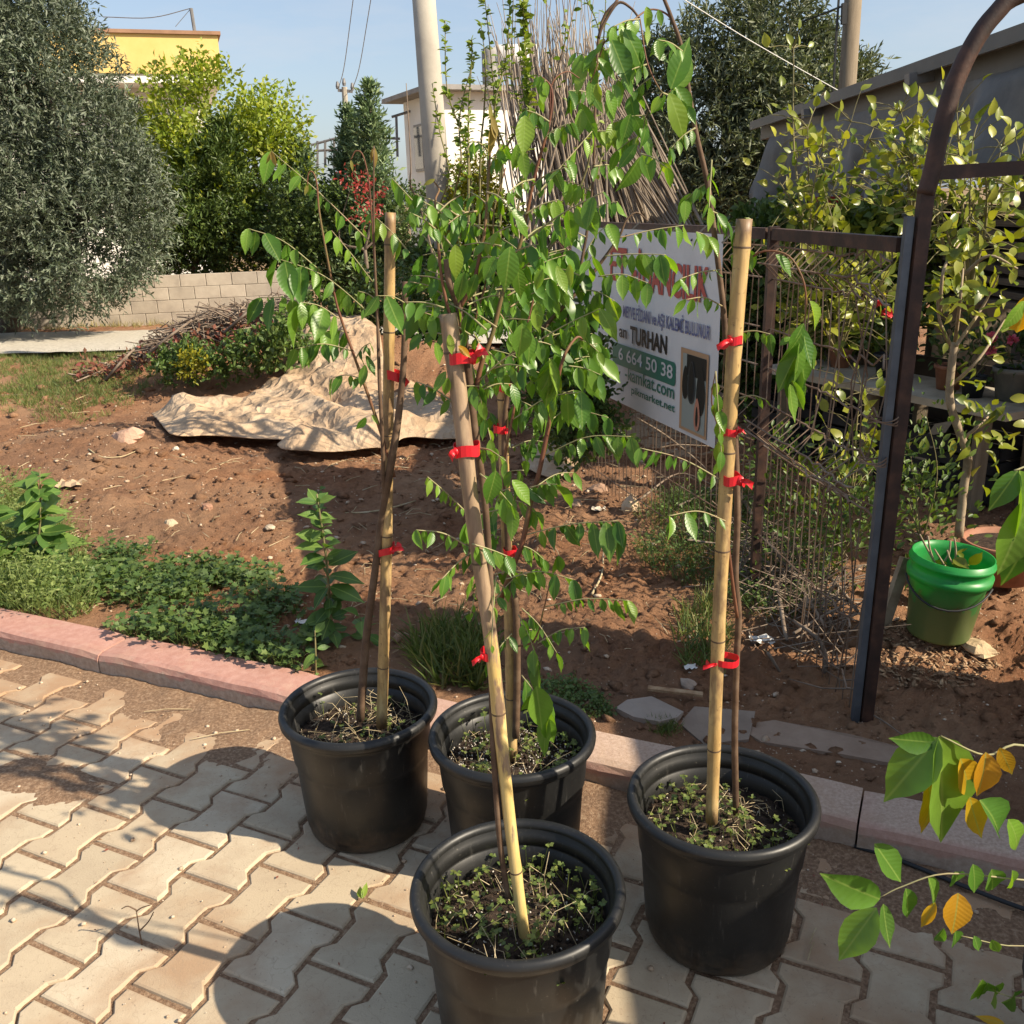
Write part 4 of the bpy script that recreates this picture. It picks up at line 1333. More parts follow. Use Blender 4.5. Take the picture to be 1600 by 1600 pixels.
# ------------------------------------------------------------------ banner with its lettering
def text_mesh(s, bold=.0):
    c = bpy.data.curves.new('lettering', 'FONT'); c.body = s; c.size = 1.0; c.offset = bold
    c.resolution_u = 4
    o = bpy.data.objects.new('lettering', c); COL.objects.link(o)
    dg = bpy.context.evaluated_depsgraph_get(); dg.update()
    me = bpy.data.meshes.new_from_object(o.evaluated_get(dg))
    bpy.data.objects.remove(o)
    co = np.zeros(len(me.vertices) * 3, np.float32); me.vertices.foreach_get('co', co)
    co = co.reshape(-1, 3)
    return me, co
M_BAN = rough_mat('banner_vinyl', [(0.58, 0.575, 0.56), (0.66, 0.655, 0.635), (0.71, 0.705, 0.685)], 3, .5, 30, .15, .01)
BOFF = .085
bs0, bz1 = fence_sz(1130, 366, BOFF)
_, bz0 = fence_sz(1108, 697, BOFF)
bs1 = fence_sz(893, 360, BOFF)[0]
zl = fence_sz(990, 634, BOFF)[1]
print('banner', bs0, bs1, bz0, bz1, zl)
banner = thing('banner', 'white printed nursery banner tied to the wire fence', 'banner', FPt(bs0, bz0, BOFF))
nu, nv = 60, 40
V = []
for j in range(nv):
    for i in range(nu):
        s = bs0 + (bs1 - bs0) * i / (nu - 1)
        z = bz0 + (bz1 - bz0) * j / (nv - 1)
        V.append(FPt(s, z, BOFF + .0015 * math.sin(s * 9 + z * 2)))
idx = np.arange(nu * nv).reshape(nv, nu)
Fq = np.stack([idx[:-1, :-1], idx[:-1, 1:], idx[1:, 1:], idx[1:, :-1]], -1).reshape(-1, 4)
npmesh('sheet', np.array(V), Fq, M_BAN, banner, True)
def on_banner(x, y):
    return fence_sz(x, y, BOFF)
def put_text(s, lb, rt, mat, bold=.0, lift=.0055, name='lettering'):
    """lb = photo pixel at the lower left of the text, rt = pixel at upper right"""
    sa, za_ = on_banner(*lb); sb_, zb_ = on_banner(*rt)
    me, co = text_mesh(s, bold)
    mn, mxx = co.min(0), co.max(0)
    u = (co[:, 0] - mn[0]) / (mxx[0] - mn[0]); v = (co[:, 1] - mn[1]) / (mxx[1] - mn[1])
    P = np.array([FPt(sa + (sb_ - sa) * a, za_ + (zb_ - za_) * b, BOFF + lift) for a, b in zip(u, v)])
    P = P - world_loc(banner)
    me.vertices.foreach_set('co', P.astype(np.float32).ravel()); me.update()
    return link(name, me, mat, banner)
def put_rect(lb, rt, mat, name, lift=.0035, rad=.0):
    sa, za_ = on_banner(*lb); sb_, zb_ = on_banner(*rt)
    g = G()
    if rad:
        V = []
        w, h = abs(sb_ - sa), abs(zb_ - za_); cs_, cz = (sa + sb_) / 2, (za_ + zb_) / 2
        for (qx, qz, a0_) in ((1, 1, 0), (-1, 1, 90), (-1, -1, 180), (1, -1, 270)):
            for k in range(6):
                a = math.radians(a0_ + k * 18)
                V.append(FPt(cs_ + qx * (w / 2 - rad) + rad * math.cos(a), cz + qz * (h / 2 - rad) + rad * math.sin(a), BOFF + lift))
        g.add(V, [tuple(range(len(V)))])
    else:
        g.add([FPt(sa, za_, BOFF + lift), FPt(sb_, za_, BOFF + lift), FPt(sb_, zb_, BOFF + lift), FPt(sa, zb_, BOFF + lift)], [(0, 1, 2, 3)])
    return obj(name, g, mat, banner)
def put_ell(c, rs, rz, mat, name, lift, tilt=0.0):
    g = G(); V = []
    for k in range(20):
        a = 2 * math.pi * k / 20
        p_, q_ = rs * math.cos(a) * (1 - .25 * math.sin(a)), rz * math.sin(a)
        V.append(FPt(c[0] + p_ * math.cos(tilt) - q_ * math.sin(tilt), c[1] + p_ * math.sin(tilt) + q_ * math.cos(tilt), BOFF + lift))
    g.add(V, [tuple(range(20))])
    return obj(name, g, mat, banner)
P_RED = plain('print_red', (.46, .085, .065), .5); P_BLUE = plain('print_blue', (.13, .14, .27), .5)
P_BLK = plain('print_black', (.012, .012, .014), .5); P_GRN = plain('print_green', (.035, .17, .115), .5)
P_WHT = plain('print_white', (.62, .62, .60), .5); P_TAN = plain('print_tan', (.46, .28, .15), .5)
P_PIC = plain('print_grey_green', (.30, .33, .29), .5); P_FRU = plain('print_dark_fruit', (.016, .018, .017), .4); P_FLE = plain('print_flesh', (.50, .22, .14), .5)
P_FR2 = plain('print_fruit_sheen', (.055, .06, .06), .4)
put_text('FİDANCILIK', (988, 452), (1112, 398), P_RED, .03)
put_text('ET', (955, 437), (981, 388), P_RED, .012)
put_text('MEYVE FİDANI ve AŞI KALEMİ BULUNUR', (975, 500), (1112, 502), P_BLUE, .02)
put_text('an', (969, 526), (981, 516), P_BLK, .012)
put_text('TURHAN', (986, 536), (1044, 525), P_BLK, .03)
put_rect((958, 566), (1057, 567), P_GRN, 'green_panel', .0035, .02)
put_text('6 664 50 38', (968, 561), (1053, 571), P_WHT, .012)
put_text('-kamkat.com', (978, 592), (1055, 602), P_GRN, .012)
put_text('pikmarket.net', (988, 618), (1056, 632), P_GRN, .012)
put_rect((1062, 668), (1109, 555), P_TAN, 'picture_frame', .0035)
put_rect((1066, 665), (1106, 562), P_PIC, 'picture', .0050)
ca = on_banner(1086, 560); 
def bp(x, y): return on_banner(x, y)
put_rect((1075, 585), (1106, 562), P_FRU, 'dark_print', .0065)
put_ell(bp(1073, 597), .026, .070, P_FRU, 'fruit_print', .0075)
put_ell(bp(1083, 598), .034, .088, P_FR2, 'fruit_print', .0085)
put_ell(bp(1083, 597), .024, .080, P_FRU, 'fruit_print', .0095)
put_ell(bp(1097, 612), .036, .100, P_FRU, 'fruit_print', .0078)
put_ell(bp(1092, 648), .026, .068, P_FLE, 'cut_fruit_print', .0105)
put_ell(bp(1092, 651), .010, .042, P_FRU, 'cut_fruit_print', .0115)
for x in (979, 1041, 1082, 1131):
    s, z = fence_sz(x, 366, BOFF)
    g = G(); beam(g, FPt(s, bz1 - .03, BOFF + .006), FPt(s, fz_top + .01, .02), .006, .006, (1, 0, 0)); obj('tie', g, M_WIRE, banner)

# ------------------------------------------------------------------ bench with potted plants
M_BENCH = rough_mat('bench_boards', [(0.26, 0.22, 0.16), (0.38, 0.33, 0.25), (0.47, 0.42, 0.33)], 5, .85, 60, .5, .003)
ZB = .52
e0 = pz(1195, 573, ZB)[:2]; e1 = pz(1562, 645, ZB)[:2]
ed = (e1 - e0) / np.linalg.norm(e1 - e0); en = np.array([-ed[1], ed[0]])
if en[1] < 0: en = -en
bench = thing('plant_bench', 'long weathered plank bench carrying potted plants behind the fence', 'bench', (e1[0], e1[1], 0))
LB = np.linalg.norm(e1 - e0)
for k in range(3):
    c = (e0 + e1) / 2 + en * (.085 + .172 * k)
    g = G(); box(g, (c[0], c[1], ZB - .02 + rnd.uniform(-.002, .002)), (LB + .15 * rnd.random(), .165, .038), math.atan2(ed[1], ed[0])); obj('plank', g, M_BENCH, bench)
for f in (.08, .5, .93):
    for w_ in (.05, .45):
        c = e0 + ed * LB * f + en * w_
        g = G(); beam(g, (c[0], c[1], -.15), (c[0], c[1], ZB - .042), .06, .06, (1, 0, 0)); obj('leg', g, M_WOODP, bench)
def bench_pt(x, y):
    p = pz(x, y, ZB); return p
M_TERRA = rough_mat('terracotta_plastic', [(0.20, 0.085, 0.05), (0.30, 0.135, 0.08), (0.36, 0.18, 0.11)], 10, .7, 60, .2, .002)
M_GREYP = rough_mat('grey_pot_plastic', [(0.10, 0.105, 0.10), (0.16, 0.165, 0.155), (0.24, 0.23, 0.20)], 6, .6, 60, .2, .002)
M_BLKP = rough_mat('dark_pot_plastic', [(0.018, 0.02, 0.022), (0.04, 0.042, 0.045)], 6, .5, 60, .2, .002)
M_PSOIL = rough_mat('pot_soil', [(0.018, 0.012, 0.009), (0.055, 0.036, 0.025), (0.11, 0.075, 0.05)], 60, .95, 200, 1.0, .01)
def small_pot(p, r, h, mat, label, group='small pots on and under the bench'):
    t = thing('plant_pot', label, 'pot', p, group)
    g = G(); lathe(g, [(0, 0), (r * .76, 0), (r * .97, h * .84), (r * 1.06, h * .85), (r * 1.07, h), (r * .98, h), (r * .93, h * .86), (r * .90, h * .84)], p, 24); obj('body', g, mat, t, True)
    g = G(); lathe(g, [(r * .93, h * .87), (r * .5, h * .90), (0, h * .91)], p, 16); obj('soil', g, M_PSOIL, t, True)
    return t
pot_specs = [((1467, 610), .075, .13, M_TERRA, 'terracotta coloured pot on the bench next to the arch post'),
             ((1507, 622), .062, .11, M_BLKP, 'dark pot on the bench between the terracotta and the grey pot'),
             ((1562, 628), .098, .165, M_GREYP, 'grey pot of pink geraniums on the bench'),
             ((1615, 600), .07, .12, M_TERRA, 'terracotta coloured pot on the bench at the right photo edge'),
             ((1372, 590), .075, .13, M_BLKP, 'black pot on the bench seen through the fence left of the arch post'),
             ((1300, 575), .07, .12, M_TERRA, 'terracotta coloured pot on the bench seen through the middle of the fence')]
pot_pts = []
for q, r, h, m, lab in pot_specs:
    p = bench_pt(*q); p = p + np.array([en[0], en[1], 0]) * (r * .9); p[2] = ZB + .002
    small_pot(p, r, h, m, lab); pot_pts.append((p, r, h))

def bushy(name, label, cat, base, tips, n, leaf=.05, seed=0, group=None, stem_r=.006, stem_mat=None, meshes=None, sep=True, mat=None, spread=.1, droop=.0, up=.35, wd=.5):
    """plant with a stem to each tip and single leaves along the stems"""
    rg = np.random.default_rng(seed)
    t = thing(name, label, cat, base, group)
    base = np.array(base, float)
    paths = []
    for tp_ in tips:
        tp_ = np.array(tp_, float)
        mid = base * .5 + tp_ * .5 + np.array([rg.normal() * .03, rg.normal() * .03, .03])
        P = spline([base, mid, tp_], 6); paths.append(P)
        g = G(); tube(g, P, [stem_r, stem_r * .7, stem_r * .3], 6); obj('stem', g, stem_mat or M_STEM, t, True)
    pos, dirs = [], []
    for k in range(n):
        P = paths[rg.integers(len(paths))]
        f = .35 + .65 * rg.random() ** .7
        i = f * (len(P) - 1); i0 = min(int(i), len(P) - 2)
        q = P[i0] + (P[i0 + 1] - P[i0]) * (i - i0)
        tan = unit((P[i0 + 1] - P[i0])[None])[0]
        off = rg.normal(size=3) * spread * (.4 + f)
        pos.append(q + off)
        dirs.append(unit((tan * .35 + unit(off[None])[0] * .7 + np.array([0, 0, up - droop]) + rg.normal(size=3) * .35)[None])[0])
    pos = np.array(pos); dirs = np.array(dirs)
    L = leaf * rg.uniform(.65, 1.25, n)
    if sep:
        for p, d, l in zip(pos, dirs, L):
            put_leaf(t, p, p + d * l, nrm=np.array([.25, -.7, .7]) + rg.normal(size=3) * .5, name='leaf', meshes=meshes or LC, wsc=1.2)
        g = G()
        for p, f in zip(pos, L):     # twigs carrying the leaves
            P = paths[int(np.argmin([np.min(np.linalg.norm(Q - p, axis=1)) for Q in paths]))]
            q = P[np.argmin(np.linalg.norm(P - p, axis=1))]
            if np.linalg.norm(q - p) > .015: tube(g, [q, (p + q) / 2 + [0, 0, .008], p], [stem_r * .35, stem_r * .2], 4, False)
        if g.n: obj('twigs', g, stem_mat or M_STEM, t)['kind'] = 'stuff'
    else:
        V, Fq = inst(*T_OVAL, pos, frames(dirs, unit(np.array([0, -.2, 1]) + rg.normal(size=(n, 3)) * .6)), np.stack([L * wd, L, L], 1))
        npmesh('foliage', V, Fq, mat or M_HERB, t)
    return t
M_STEM = rough_mat('green_stem', [(0.13, 0.12, 0.05), (0.22, 0.19, 0.09)], 20, .7, 80, .3, .001)
M_BARKL = rough_mat('pale_bark', [(0.16, 0.115, 0.07), (0.28, 0.215, 0.14), (0.36, 0.29, 0.20)], 20, .8, 90, .5, .002)

CIT = 'young citrus trees by the shed'
def T(*pts): return [px(x, y, Y) for x, y, Y in pts]
bushy('citrus_tree', 'leggy citrus with pale blossom tips above the fence top', 'tree', px(1268, 430, 4.5), T((1240, 75, 4.7), (1262, 200, 4.4), (1330, 190, 4.4), (1365, 200, 4.5), (1285, 230, 4.3), (1340, 260, 4.5), (1215, 280, 4.4), (1300, 300, 4.3)), 280, .052, 41, CIT, .007, spread=.06)
bushy('citrus_tree', 'yellow green citrus directly left of the arch curve', 'tree', px(1425, 345, 3.9), T((1408, 175, 3.9), (1440, 185, 3.8), (1452, 215, 3.9), (1400, 225, 3.9), (1425, 250, 3.8), (1392, 285, 3.9)), 190, .052, 42, CIT, .006, spread=.05)
small_pot(px(1428, 368, 3.95), .05, .085, M_BLKP, 'small dark pot holding the citrus left of the arch curve')
bushy('citrus_tree', 'yellow green citrus right of the arch under the grey tarp', 'tree', px(1510, 470, 3.5), T((1495, 175, 3.5), (1520, 220, 3.5), (1480, 240, 3.4), (1565, 230, 3.5), (1595, 250, 3.5), (1540, 260, 3.4), (1470, 330, 3.4), (1520, 330, 3.4), (1560, 300, 3.6)), 290, .053, 43, CIT, .007, spread=.06)
# the crooked standard citrus in front of the bench
tb = px(1498, 838, 3.25)
ct = thing('crooked_citrus', 'crooked pale stemmed citrus standing in front of the plant bench', 'tree', tb, CIT)
Pth = spline([px(x, y, 3.25) for x, y in ((1498, 838), (1506, 760), (1512, 715), (1498, 672), (1484, 625), (1487, 570), (1492, 535))], 6)
g = G(); tube(g, Pth, [.0155, .014, .0125], 10); obj('trunk', g, M_BARKL, ct, True)
brs = [((1488, 545), (1468, 500), (1463, 440)), ((1492, 538), (1500, 470), (1505, 420)), ((1490, 600), (1530, 560), (1570, 500)), ((1494, 540), (1535, 480), (1560, 430)), ((1500, 690), (1530, 665), (1545, 650)), ((1468, 490), (1475, 420), (1500, 380)), ((1505, 430), (1545, 400), (1590, 420))]
rg = np.random.default_rng(44)
for b in brs:
    P = spline([px(x, y, 3.25 + rg.normal() * .05) for x, y in b], 5)
    g = G(); tube(g, P, [.0075, .003], 6); br = obj('branch', g, M_BARKL, ct, True)
    for k in range(26):
        f = .3 + .7 * rg.random(); q = P[int(f * (len(P) - 1))] + rg.normal(size=3) * .05
        d = unit((rg.normal(size=3) * .6 + [0, 0, .1])[None])[0]
        put_leaf(br, q, q + d * .055 * rg.uniform(.7, 1.3), nrm=np.array([.2, -.6, .8]) + rg.normal(size=3) * .5, name='leaf', meshes=LC)
for x, y in ((1535, 760), (1560, 700), (1545, 690), (1575, 680), (1555, 725), (1520, 745), (1540, 705)):
    q = px(x, y, 3.22); put_leaf(ct, q, q + rg.normal(size=3) * .035 + [.03, 0, -.01], name='leaf', meshes=LC, nrm=(0, -.3, 1))
pb = tb.copy(); pb[2] = soil_base(tb[0], tb[1]) + .01
small_pot(np.array([tb[0], tb[1] + .02, pb[2]]), .085, .15, M_TERRA, 'brown pot holding the crooked citrus behind the green bucket')
p = px(1565, 880, 3.5); p[2] = .06
small_pot(p, .15, .16, M_TERRA, 'wide brown pot of soil behind the right side of the green bucket')

bushy('yellow_shrub', 'pale yellow green broad leaved shrub behind the fence top', 'shrub', px(1310, 560, 4.3), T((1230, 400, 4.3), (1270, 390, 4.2), (1310, 385, 4.2), (1350, 400, 4.3), (1390, 400, 4.3), (1330, 440, 4.2), (1370, 460, 4.2), (1290, 450, 4.3), (1250, 440, 4.3)), 280, .066, 45, CIT, .006, spread=.085)
bushy('leafy_shrub', 'green shrub behind the fence fold', 'shrub', px(1330, 780, 3.9), T((1340, 640, 3.9), (1370, 660, 3.8), (1300, 690, 3.9), (1375, 720, 3.7), (1345, 600, 3.9)), 90, .06, 46, CIT, .005, spread=.07)
for k, (x0, y0, tips, n, Y, lab) in enumerate([
        (1300, 900, [(1220, 800), (1260, 770), (1300, 780), (1340, 770), (1380, 800), (1240, 850), (1330, 840)], 900, 3.55, 'fine leaved green herb clump behind the lower fence'),
        (1440, 850, [(1420, 690), (1445, 640), (1450, 720), (1430, 760), (1465, 760), (1420, 810)], 520, 3.3, 'fine leaved green herb just right of the arch post'),
        (1230, 720, [(1210, 690), (1190, 760), (1250, 740), (1180, 720)], 420, 4.4, 'fine leaved green herb behind the fence beside the right stake')]):
    bushy('herb_plant', lab, 'plant', px(x0, y0, Y), [px(x, y, Y + rnd.gauss(0, .08)) for x, y in tips], n, .032, 60 + k, 'herbs behind the fence', .003, sep=False, spread=.085)
M_DG = leaf_mat('geranium_leaf', [(0.03, 0.06, 0.02), (0.06, 0.11, 0.03), (0.14, 0.17, 0.06)], .25, .5, True)
for k, ((p, r, h), n, hgt, lab) in enumerate([(pot_pts[0], 80, .22, 'brownish leafy plant in the terracotta pot by the arch post'), (pot_pts[1], 90, .2, 'green leafy plant in the dark pot on the bench'), (pot_pts[3], 60, .18, 'leafy plant in the right edge terracotta pot'), (pot_pts[4], 90, .25, 'dark leafy plant in the black pot behind the fence'), (pot_pts[5], 80, .22, 'leafy plant in the terracotta pot behind the fence')]):
    rg = np.random.default_rng(70 + k); b0_ = p + [0, 0, h * .9]
    bushy('pot_plant', lab, 'plant', b0_, [b0_ + np.array([rg.normal() * .09, rg.normal() * .06, hgt * rg.uniform(.5, 1.1)]) for _ in range(5)], n, .05, 80 + k, 'plants on the bench', .003, sep=False, mat=M_DG, spread=.06)
p, r, h = pot_pts[2]; b0_ = p + [0, 0, h * .9]
rg = np.random.default_rng(90)
ger = bushy('geranium', 'pink flowering geranium in the grey pot', 'plant', b0_, [px(1550, 512, b0_[1]), px(1582, 528, b0_[1]), px(1545, 552, b0_[1]), b0_ + [-.1, -.03, .05], b0_ + [.09, 0, .12], b0_ + [.0, -.06, .08]], 130, .05, 91, None, .003, sep=False, mat=M_DG, spread=.05)
M_PINK = leaf_mat('pink_petal', [(0.66, 0.10, 0.18), (0.80, 0.24, 0.34), (0.74, 0.14, 0.18)], .35, .5, True, (1.1, .8, .9))
for (x, y) in ((1549, 527), (1582, 531), (1548, 548)):
    c = px(x, y, b0_[1] - .06); n = 46
    d = rand_dirs(n, rg); V, Fq = inst(*T_OVAL, c + d * .008, frames(d, rand_dirs(n, rg)), np.full(n, .023))
    npmesh('flower_head', V, Fq, M_PINK, ger)
for (x, y, lab) in ((1369, 473, 'upper'), (1386, 490, 'lower')):
    c = px(x, y, 4.4); n = 30; d = rand_dirs(n, rg); V, Fq = inst(*T_OVAL, c + d * .006, frames(d, rand_dirs(n, rg)), np.full(n, .024))
    f_ = npmesh('red_flower', V, Fq, plain('red_petal_' + lab, (.55, .04, .05), .5)); tag(f_, lab + ' of the two red flowers seen through the fence', 'flower')

# dark crates added under the bench to stand in for its shade
M_CRATE = rough_mat('black_crate', [(0.012, 0.012, 0.013), (0.03, 0.03, 0.03)], 8, .5, 40, .2, .002)
def crate(c, s, label, rz):
    t = thing('shade_crate', label, 'crate', c, 'crates added as shade under the bench')
    R = lambda x, y, z: np.array([c[0] + x * math.cos(rz) - y * math.sin(rz), c[1] + x * math.sin(rz) + y * math.cos(rz), c[2] + z])
    for (x, y, w, d) in ((0, -s[1] / 2, s[0], .012), (0, s[1] / 2, s[0], .012), (-s[0] / 2, 0, .012, s[1] - .03), (s[0] / 2, 0, .012, s[1] - .03)):
        for k in range(4):
            g = G(); box(g, R(x, y, .03 + k * s[2] / 4 + s[2] * .1), (w, d, s[2] / 4 - .016), rz); obj('slat', g, M_CRATE, t)
    g = G(); box(g, R(0, 0, .01), (s[0] - .03, s[1] - .03, .015), rz); obj('base', g, M_CRATE, t)
cb = math.atan2(ed[1], ed[0])
for k, lab in enumerate(('added black slatted crate for the shade under the right end of the bench', 'added black slatted crate for the shade under the middle of the bench', 'added black slatted crate for the shade under the bench behind the fence')):
    c = e1 + ed * (-.35 - .62 * k) + en * .32
    crate((c[0], c[1], soil_base(c[0], c[1]) + .005), (.55, .36, .30), lab, cb)
M_BSHADE = rough_mat('bench_shade', [(0.05, 0.038, 0.028), (0.09, 0.07, 0.05)], 4, .85, 40, .3, .003)  # dark panel and board stand in for the shade below the bench
g = G(); c = (e0 + e1) / 2 + en * .60; box(g, (c[0] + .4, c[1] - .1, .22), (LB + 1.6, .02, .66), cb); tag(link('shade_panel', g.mesh('shade_panel'), M_BSHADE), 'dark panel standing in for the shade under and behind the plant bench', 'panel')
c = e1 + ed * .9 + en * .35
g = G(); box(g, (c[0], c[1] + .5, .55), (.9, .03, 1.5), cb); tag(link('shade_board', g.mesh('shade_board'), M_BSHADE), 'added dark board standing in for the shade inside the shed at the right edge', 'board')

# ------------------------------------------------------------------ green bucket
def mat_bucket():
    m, t, b = newmat('green_bucket')
    p = coords(t, 'Object')
    sx = t.nodes.new('ShaderNodeSeparateXYZ'); t.links.new(p, sx.inputs[0])
    n = noise(t, p, 14, 6, .65)
    ma = node(t, 'ShaderNodeMath', operation='MULTIPLY_ADD'); t.links.new(n, ma.inputs[0]); ma.inputs[1].default_value = -.28; t.links.new(sx.outputs['Z'], ma.inputs[2])
    dirt = ramp(t, ma.outputs[0], [(.75, .75, .75), (.35, .35, .35), (.05, .05, .05)], [-.13, .0, .12])
    c = mixc(t, dirt, (0.022, 0.34, 0.075), (0.22, 0.19, 0.08))
    t.links.new(c, b.inputs['Base Color']); b.inputs['Roughness'].default_value = .38
    tr = t.nodes.new('ShaderNodeBsdfTranslucent'); t.links.new(mixc(t, 1.0, c, (1.1, 1.6, 1.0), 'MULTIPLY'), tr.inputs['Color'])
    ms = t.nodes.new('ShaderNodeMixShader'); ms.inputs[0].default_value = .35
    t.links.new(b.outputs[0], ms.inputs[1]); t.links.new(tr.outputs[0], ms.inputs[2]); t.links.new(ms.outputs[0], t.nodes['Material Output'].inputs['Surface'])
    return m
M_BUCK = mat_bucket()
bc = gnd(1464, 992); bc = np.array([bc[0], bc[1], soil_base(bc[0], bc[1]) + .005])
rimc = px(1490, 866, bc[1] - .01)
ax = rimc - bc; hb = float(np.linalg.norm(ax)); ax = ax / hb
X_ = np.cross([0, 1, 0], ax); X_ /= np.linalg.norm(X_); Y_ = np.cross(ax, X_)
RB = np.stack([X_, Y_, ax], 1)
print('bucket', bc, rimc, hb)
bucket = thing('bucket', 'tilted dirty green plastic bucket of cuttings standing right of the arch post', 'bucket', bc)
r1, r0_ = 64 * mpp(bc[1]), 50 * mpp(bc[1])
def rr(f): return r0_ + (r1 - r0_) * f
g = G()
lathe(g, [(0, .004), (r0_ * .96, .004), (r0_, .012), (rr(.70), hb * .70), (rr(.72) + .004, hb * .715), (rr(.72) + .012, hb * .72), (rr(.8) + .012, hb * .80), (rr(.8) + .002, hb * .806), (rr(.9), hb * .90), (rr(.9) + .008, hb * .91), (rr(.94) + .008, hb * .94),
          (rr(.95), hb * .95), (r1, hb), (r1 - .004, hb), (rr(.9) - .006, hb * .9), (rr(.5) - .004, hb * .5), (r0_ * .92, .02), (0, .02)], (0, 0, 0), 36)
o = link('body', g.mesh('body'), M_BUCK, bucket, True)
o.matrix_local = Matrix(((RB[0, 0], RB[0, 1], RB[0, 2], 0), (RB[1, 0], RB[1, 1], RB[1, 2], 0), (RB[2, 0], RB[2, 1], RB[2, 2], 0), (0, 0, 0, 1)))
g = G()
hp = []
for a in np.linspace(math.radians(170), math.radians(318), 14):
    f = (a - math.radians(170)) / math.radians(148)
    q = np.array([(rr(.72) + .016) * math.cos(a), (rr(.72) + .016) * math.sin(a), hb * (.72 - .22 * math.sin(math.pi * f))])
    hp.append(bc + RB @ q)
tube(g, hp, .0035, 6); obj('handle', g, M_WIRE, bucket, True)
g = G(); lathe(g, [(rr(.6) - .01, hb * .6), (0, hb * .61)], bc, 20, RB); obj('water', g, plain('murky_water', (.02, .035, .02), .1), bucket)
cut = thing('bucket_cuttings', 'dry sticks and cuttings standing in the green bucket', 'cuttings', bc + ax * hb * .5)
rg = np.random.default_rng(4)
for (x0, y0, x1, y1) in ((1460, 880, 1450, 838), (1467, 890, 1437, 835), (1470, 885, 1485, 845), (1492, 885, 1491, 840), (1500, 890, 1480, 860), (1480, 890, 1460, 858)):
    g = G(); tube(g, spline([px(x0, y0, bc[1] - .01), px((x0 + x1) / 2 + rg.normal() * 3, (y0 + y1) / 2, bc[1] - .02), px(x1, y1, bc[1] - .03)], 3), [.004, .003], 5); obj('stick', g, M_BARKL, cut, True)
for k in range(9):
    q = px(1490 + rg.normal() * 16, 880 + rg.normal() * 8, bc[1] - .02); put_leaf(cut, q, q + rg.normal(size=3) * .03, 'w', name='leaf', meshes=LC)
# pointed stake beside the post, leaning
g = G(); a = gnd(1372, 985); b_ = px(1416, 872, a[1] + .05); beam(g, a - [0, 0, .05], b_, .035, .03, (0, 1, 0)); tag(link('wood_stake', g.mesh('wood_stake'), M_BARKL), 'leaning split wooden stake between the arch post and the bucket', 'stake')

# ------------------------------------------------------------------ tan sheet draped on the soil heap
def mat_sheet():
    m, t, b = newmat('tan_sheet')
    p = geo_pos(t)
    c = ramp(t, noise(t, p, 3.2, 6, .6), [(0.42, 0.285, 0.175), (0.53, 0.385, 0.25), (0.61, 0.475, 0.335)], [.3, .5, .7])
    c = mixc(t, ramp(t, noise(t, p, 1.3, 4, .6), [(0, 0, 0), (.5, .5, .5)], [.5, .75]), c, (.40, .23, .11))
    t.links.new(c, b.inputs['Base Color']); b.inputs['Roughness'].default_value = .62; b.inputs['Specular IOR Level'].default_value = .3
    vo = t.nodes.new('ShaderNodeTexVoronoi'); vo.feature = 'DISTANCE_TO_EDGE'; vo.inputs['Scale'].default_value = 5.5
    t.links.new(mixc(t, .25, p, noise(t, p, 2.5, 3, .5, 'Color'), 'LINEAR_LIGHT'), vo.inputs['Vector'])
    hh = node(t, 'ShaderNodeMath', operation='MULTIPLY_ADD'); t.links.new(vo.outputs['Distance'], hh.inputs[0]); hh.inputs[1].default_value = -1.6; t.links.new(noise(t, p, 7, 5, .6), hh.inputs[2])
    bump(t, b, hh.outputs[0], .8, .05)
    tr = t.nodes.new('ShaderNodeBsdfTranslucent'); t.links.new(c, tr.inputs['Color'])
    ms = t.nodes.new('ShaderNodeMixShader'); ms.inputs[0].default_value = .18
    t.links.new(b.outputs[0], ms.inputs[1]); t.links.new(tr.outputs[0], ms.inputs[2]); t.links.new(ms.outputs[0], t.nodes['Material Output'].inputs['Surface'])
    return m
M_SHEET = mat_sheet()
def inside(poly, x, y):
    n = len(poly); r = np.zeros(x.shape, bool)
    for i in range(n):
        x1, y1 = poly[i]; x2, y2 = poly[(i + 1) % n]
        c = ((y1 > y) != (y2 > y)) & (x < (x2 - x1) * (y - y1) / (y2 - y1 + 1e-12) + x1)
        r ^= c
    return r
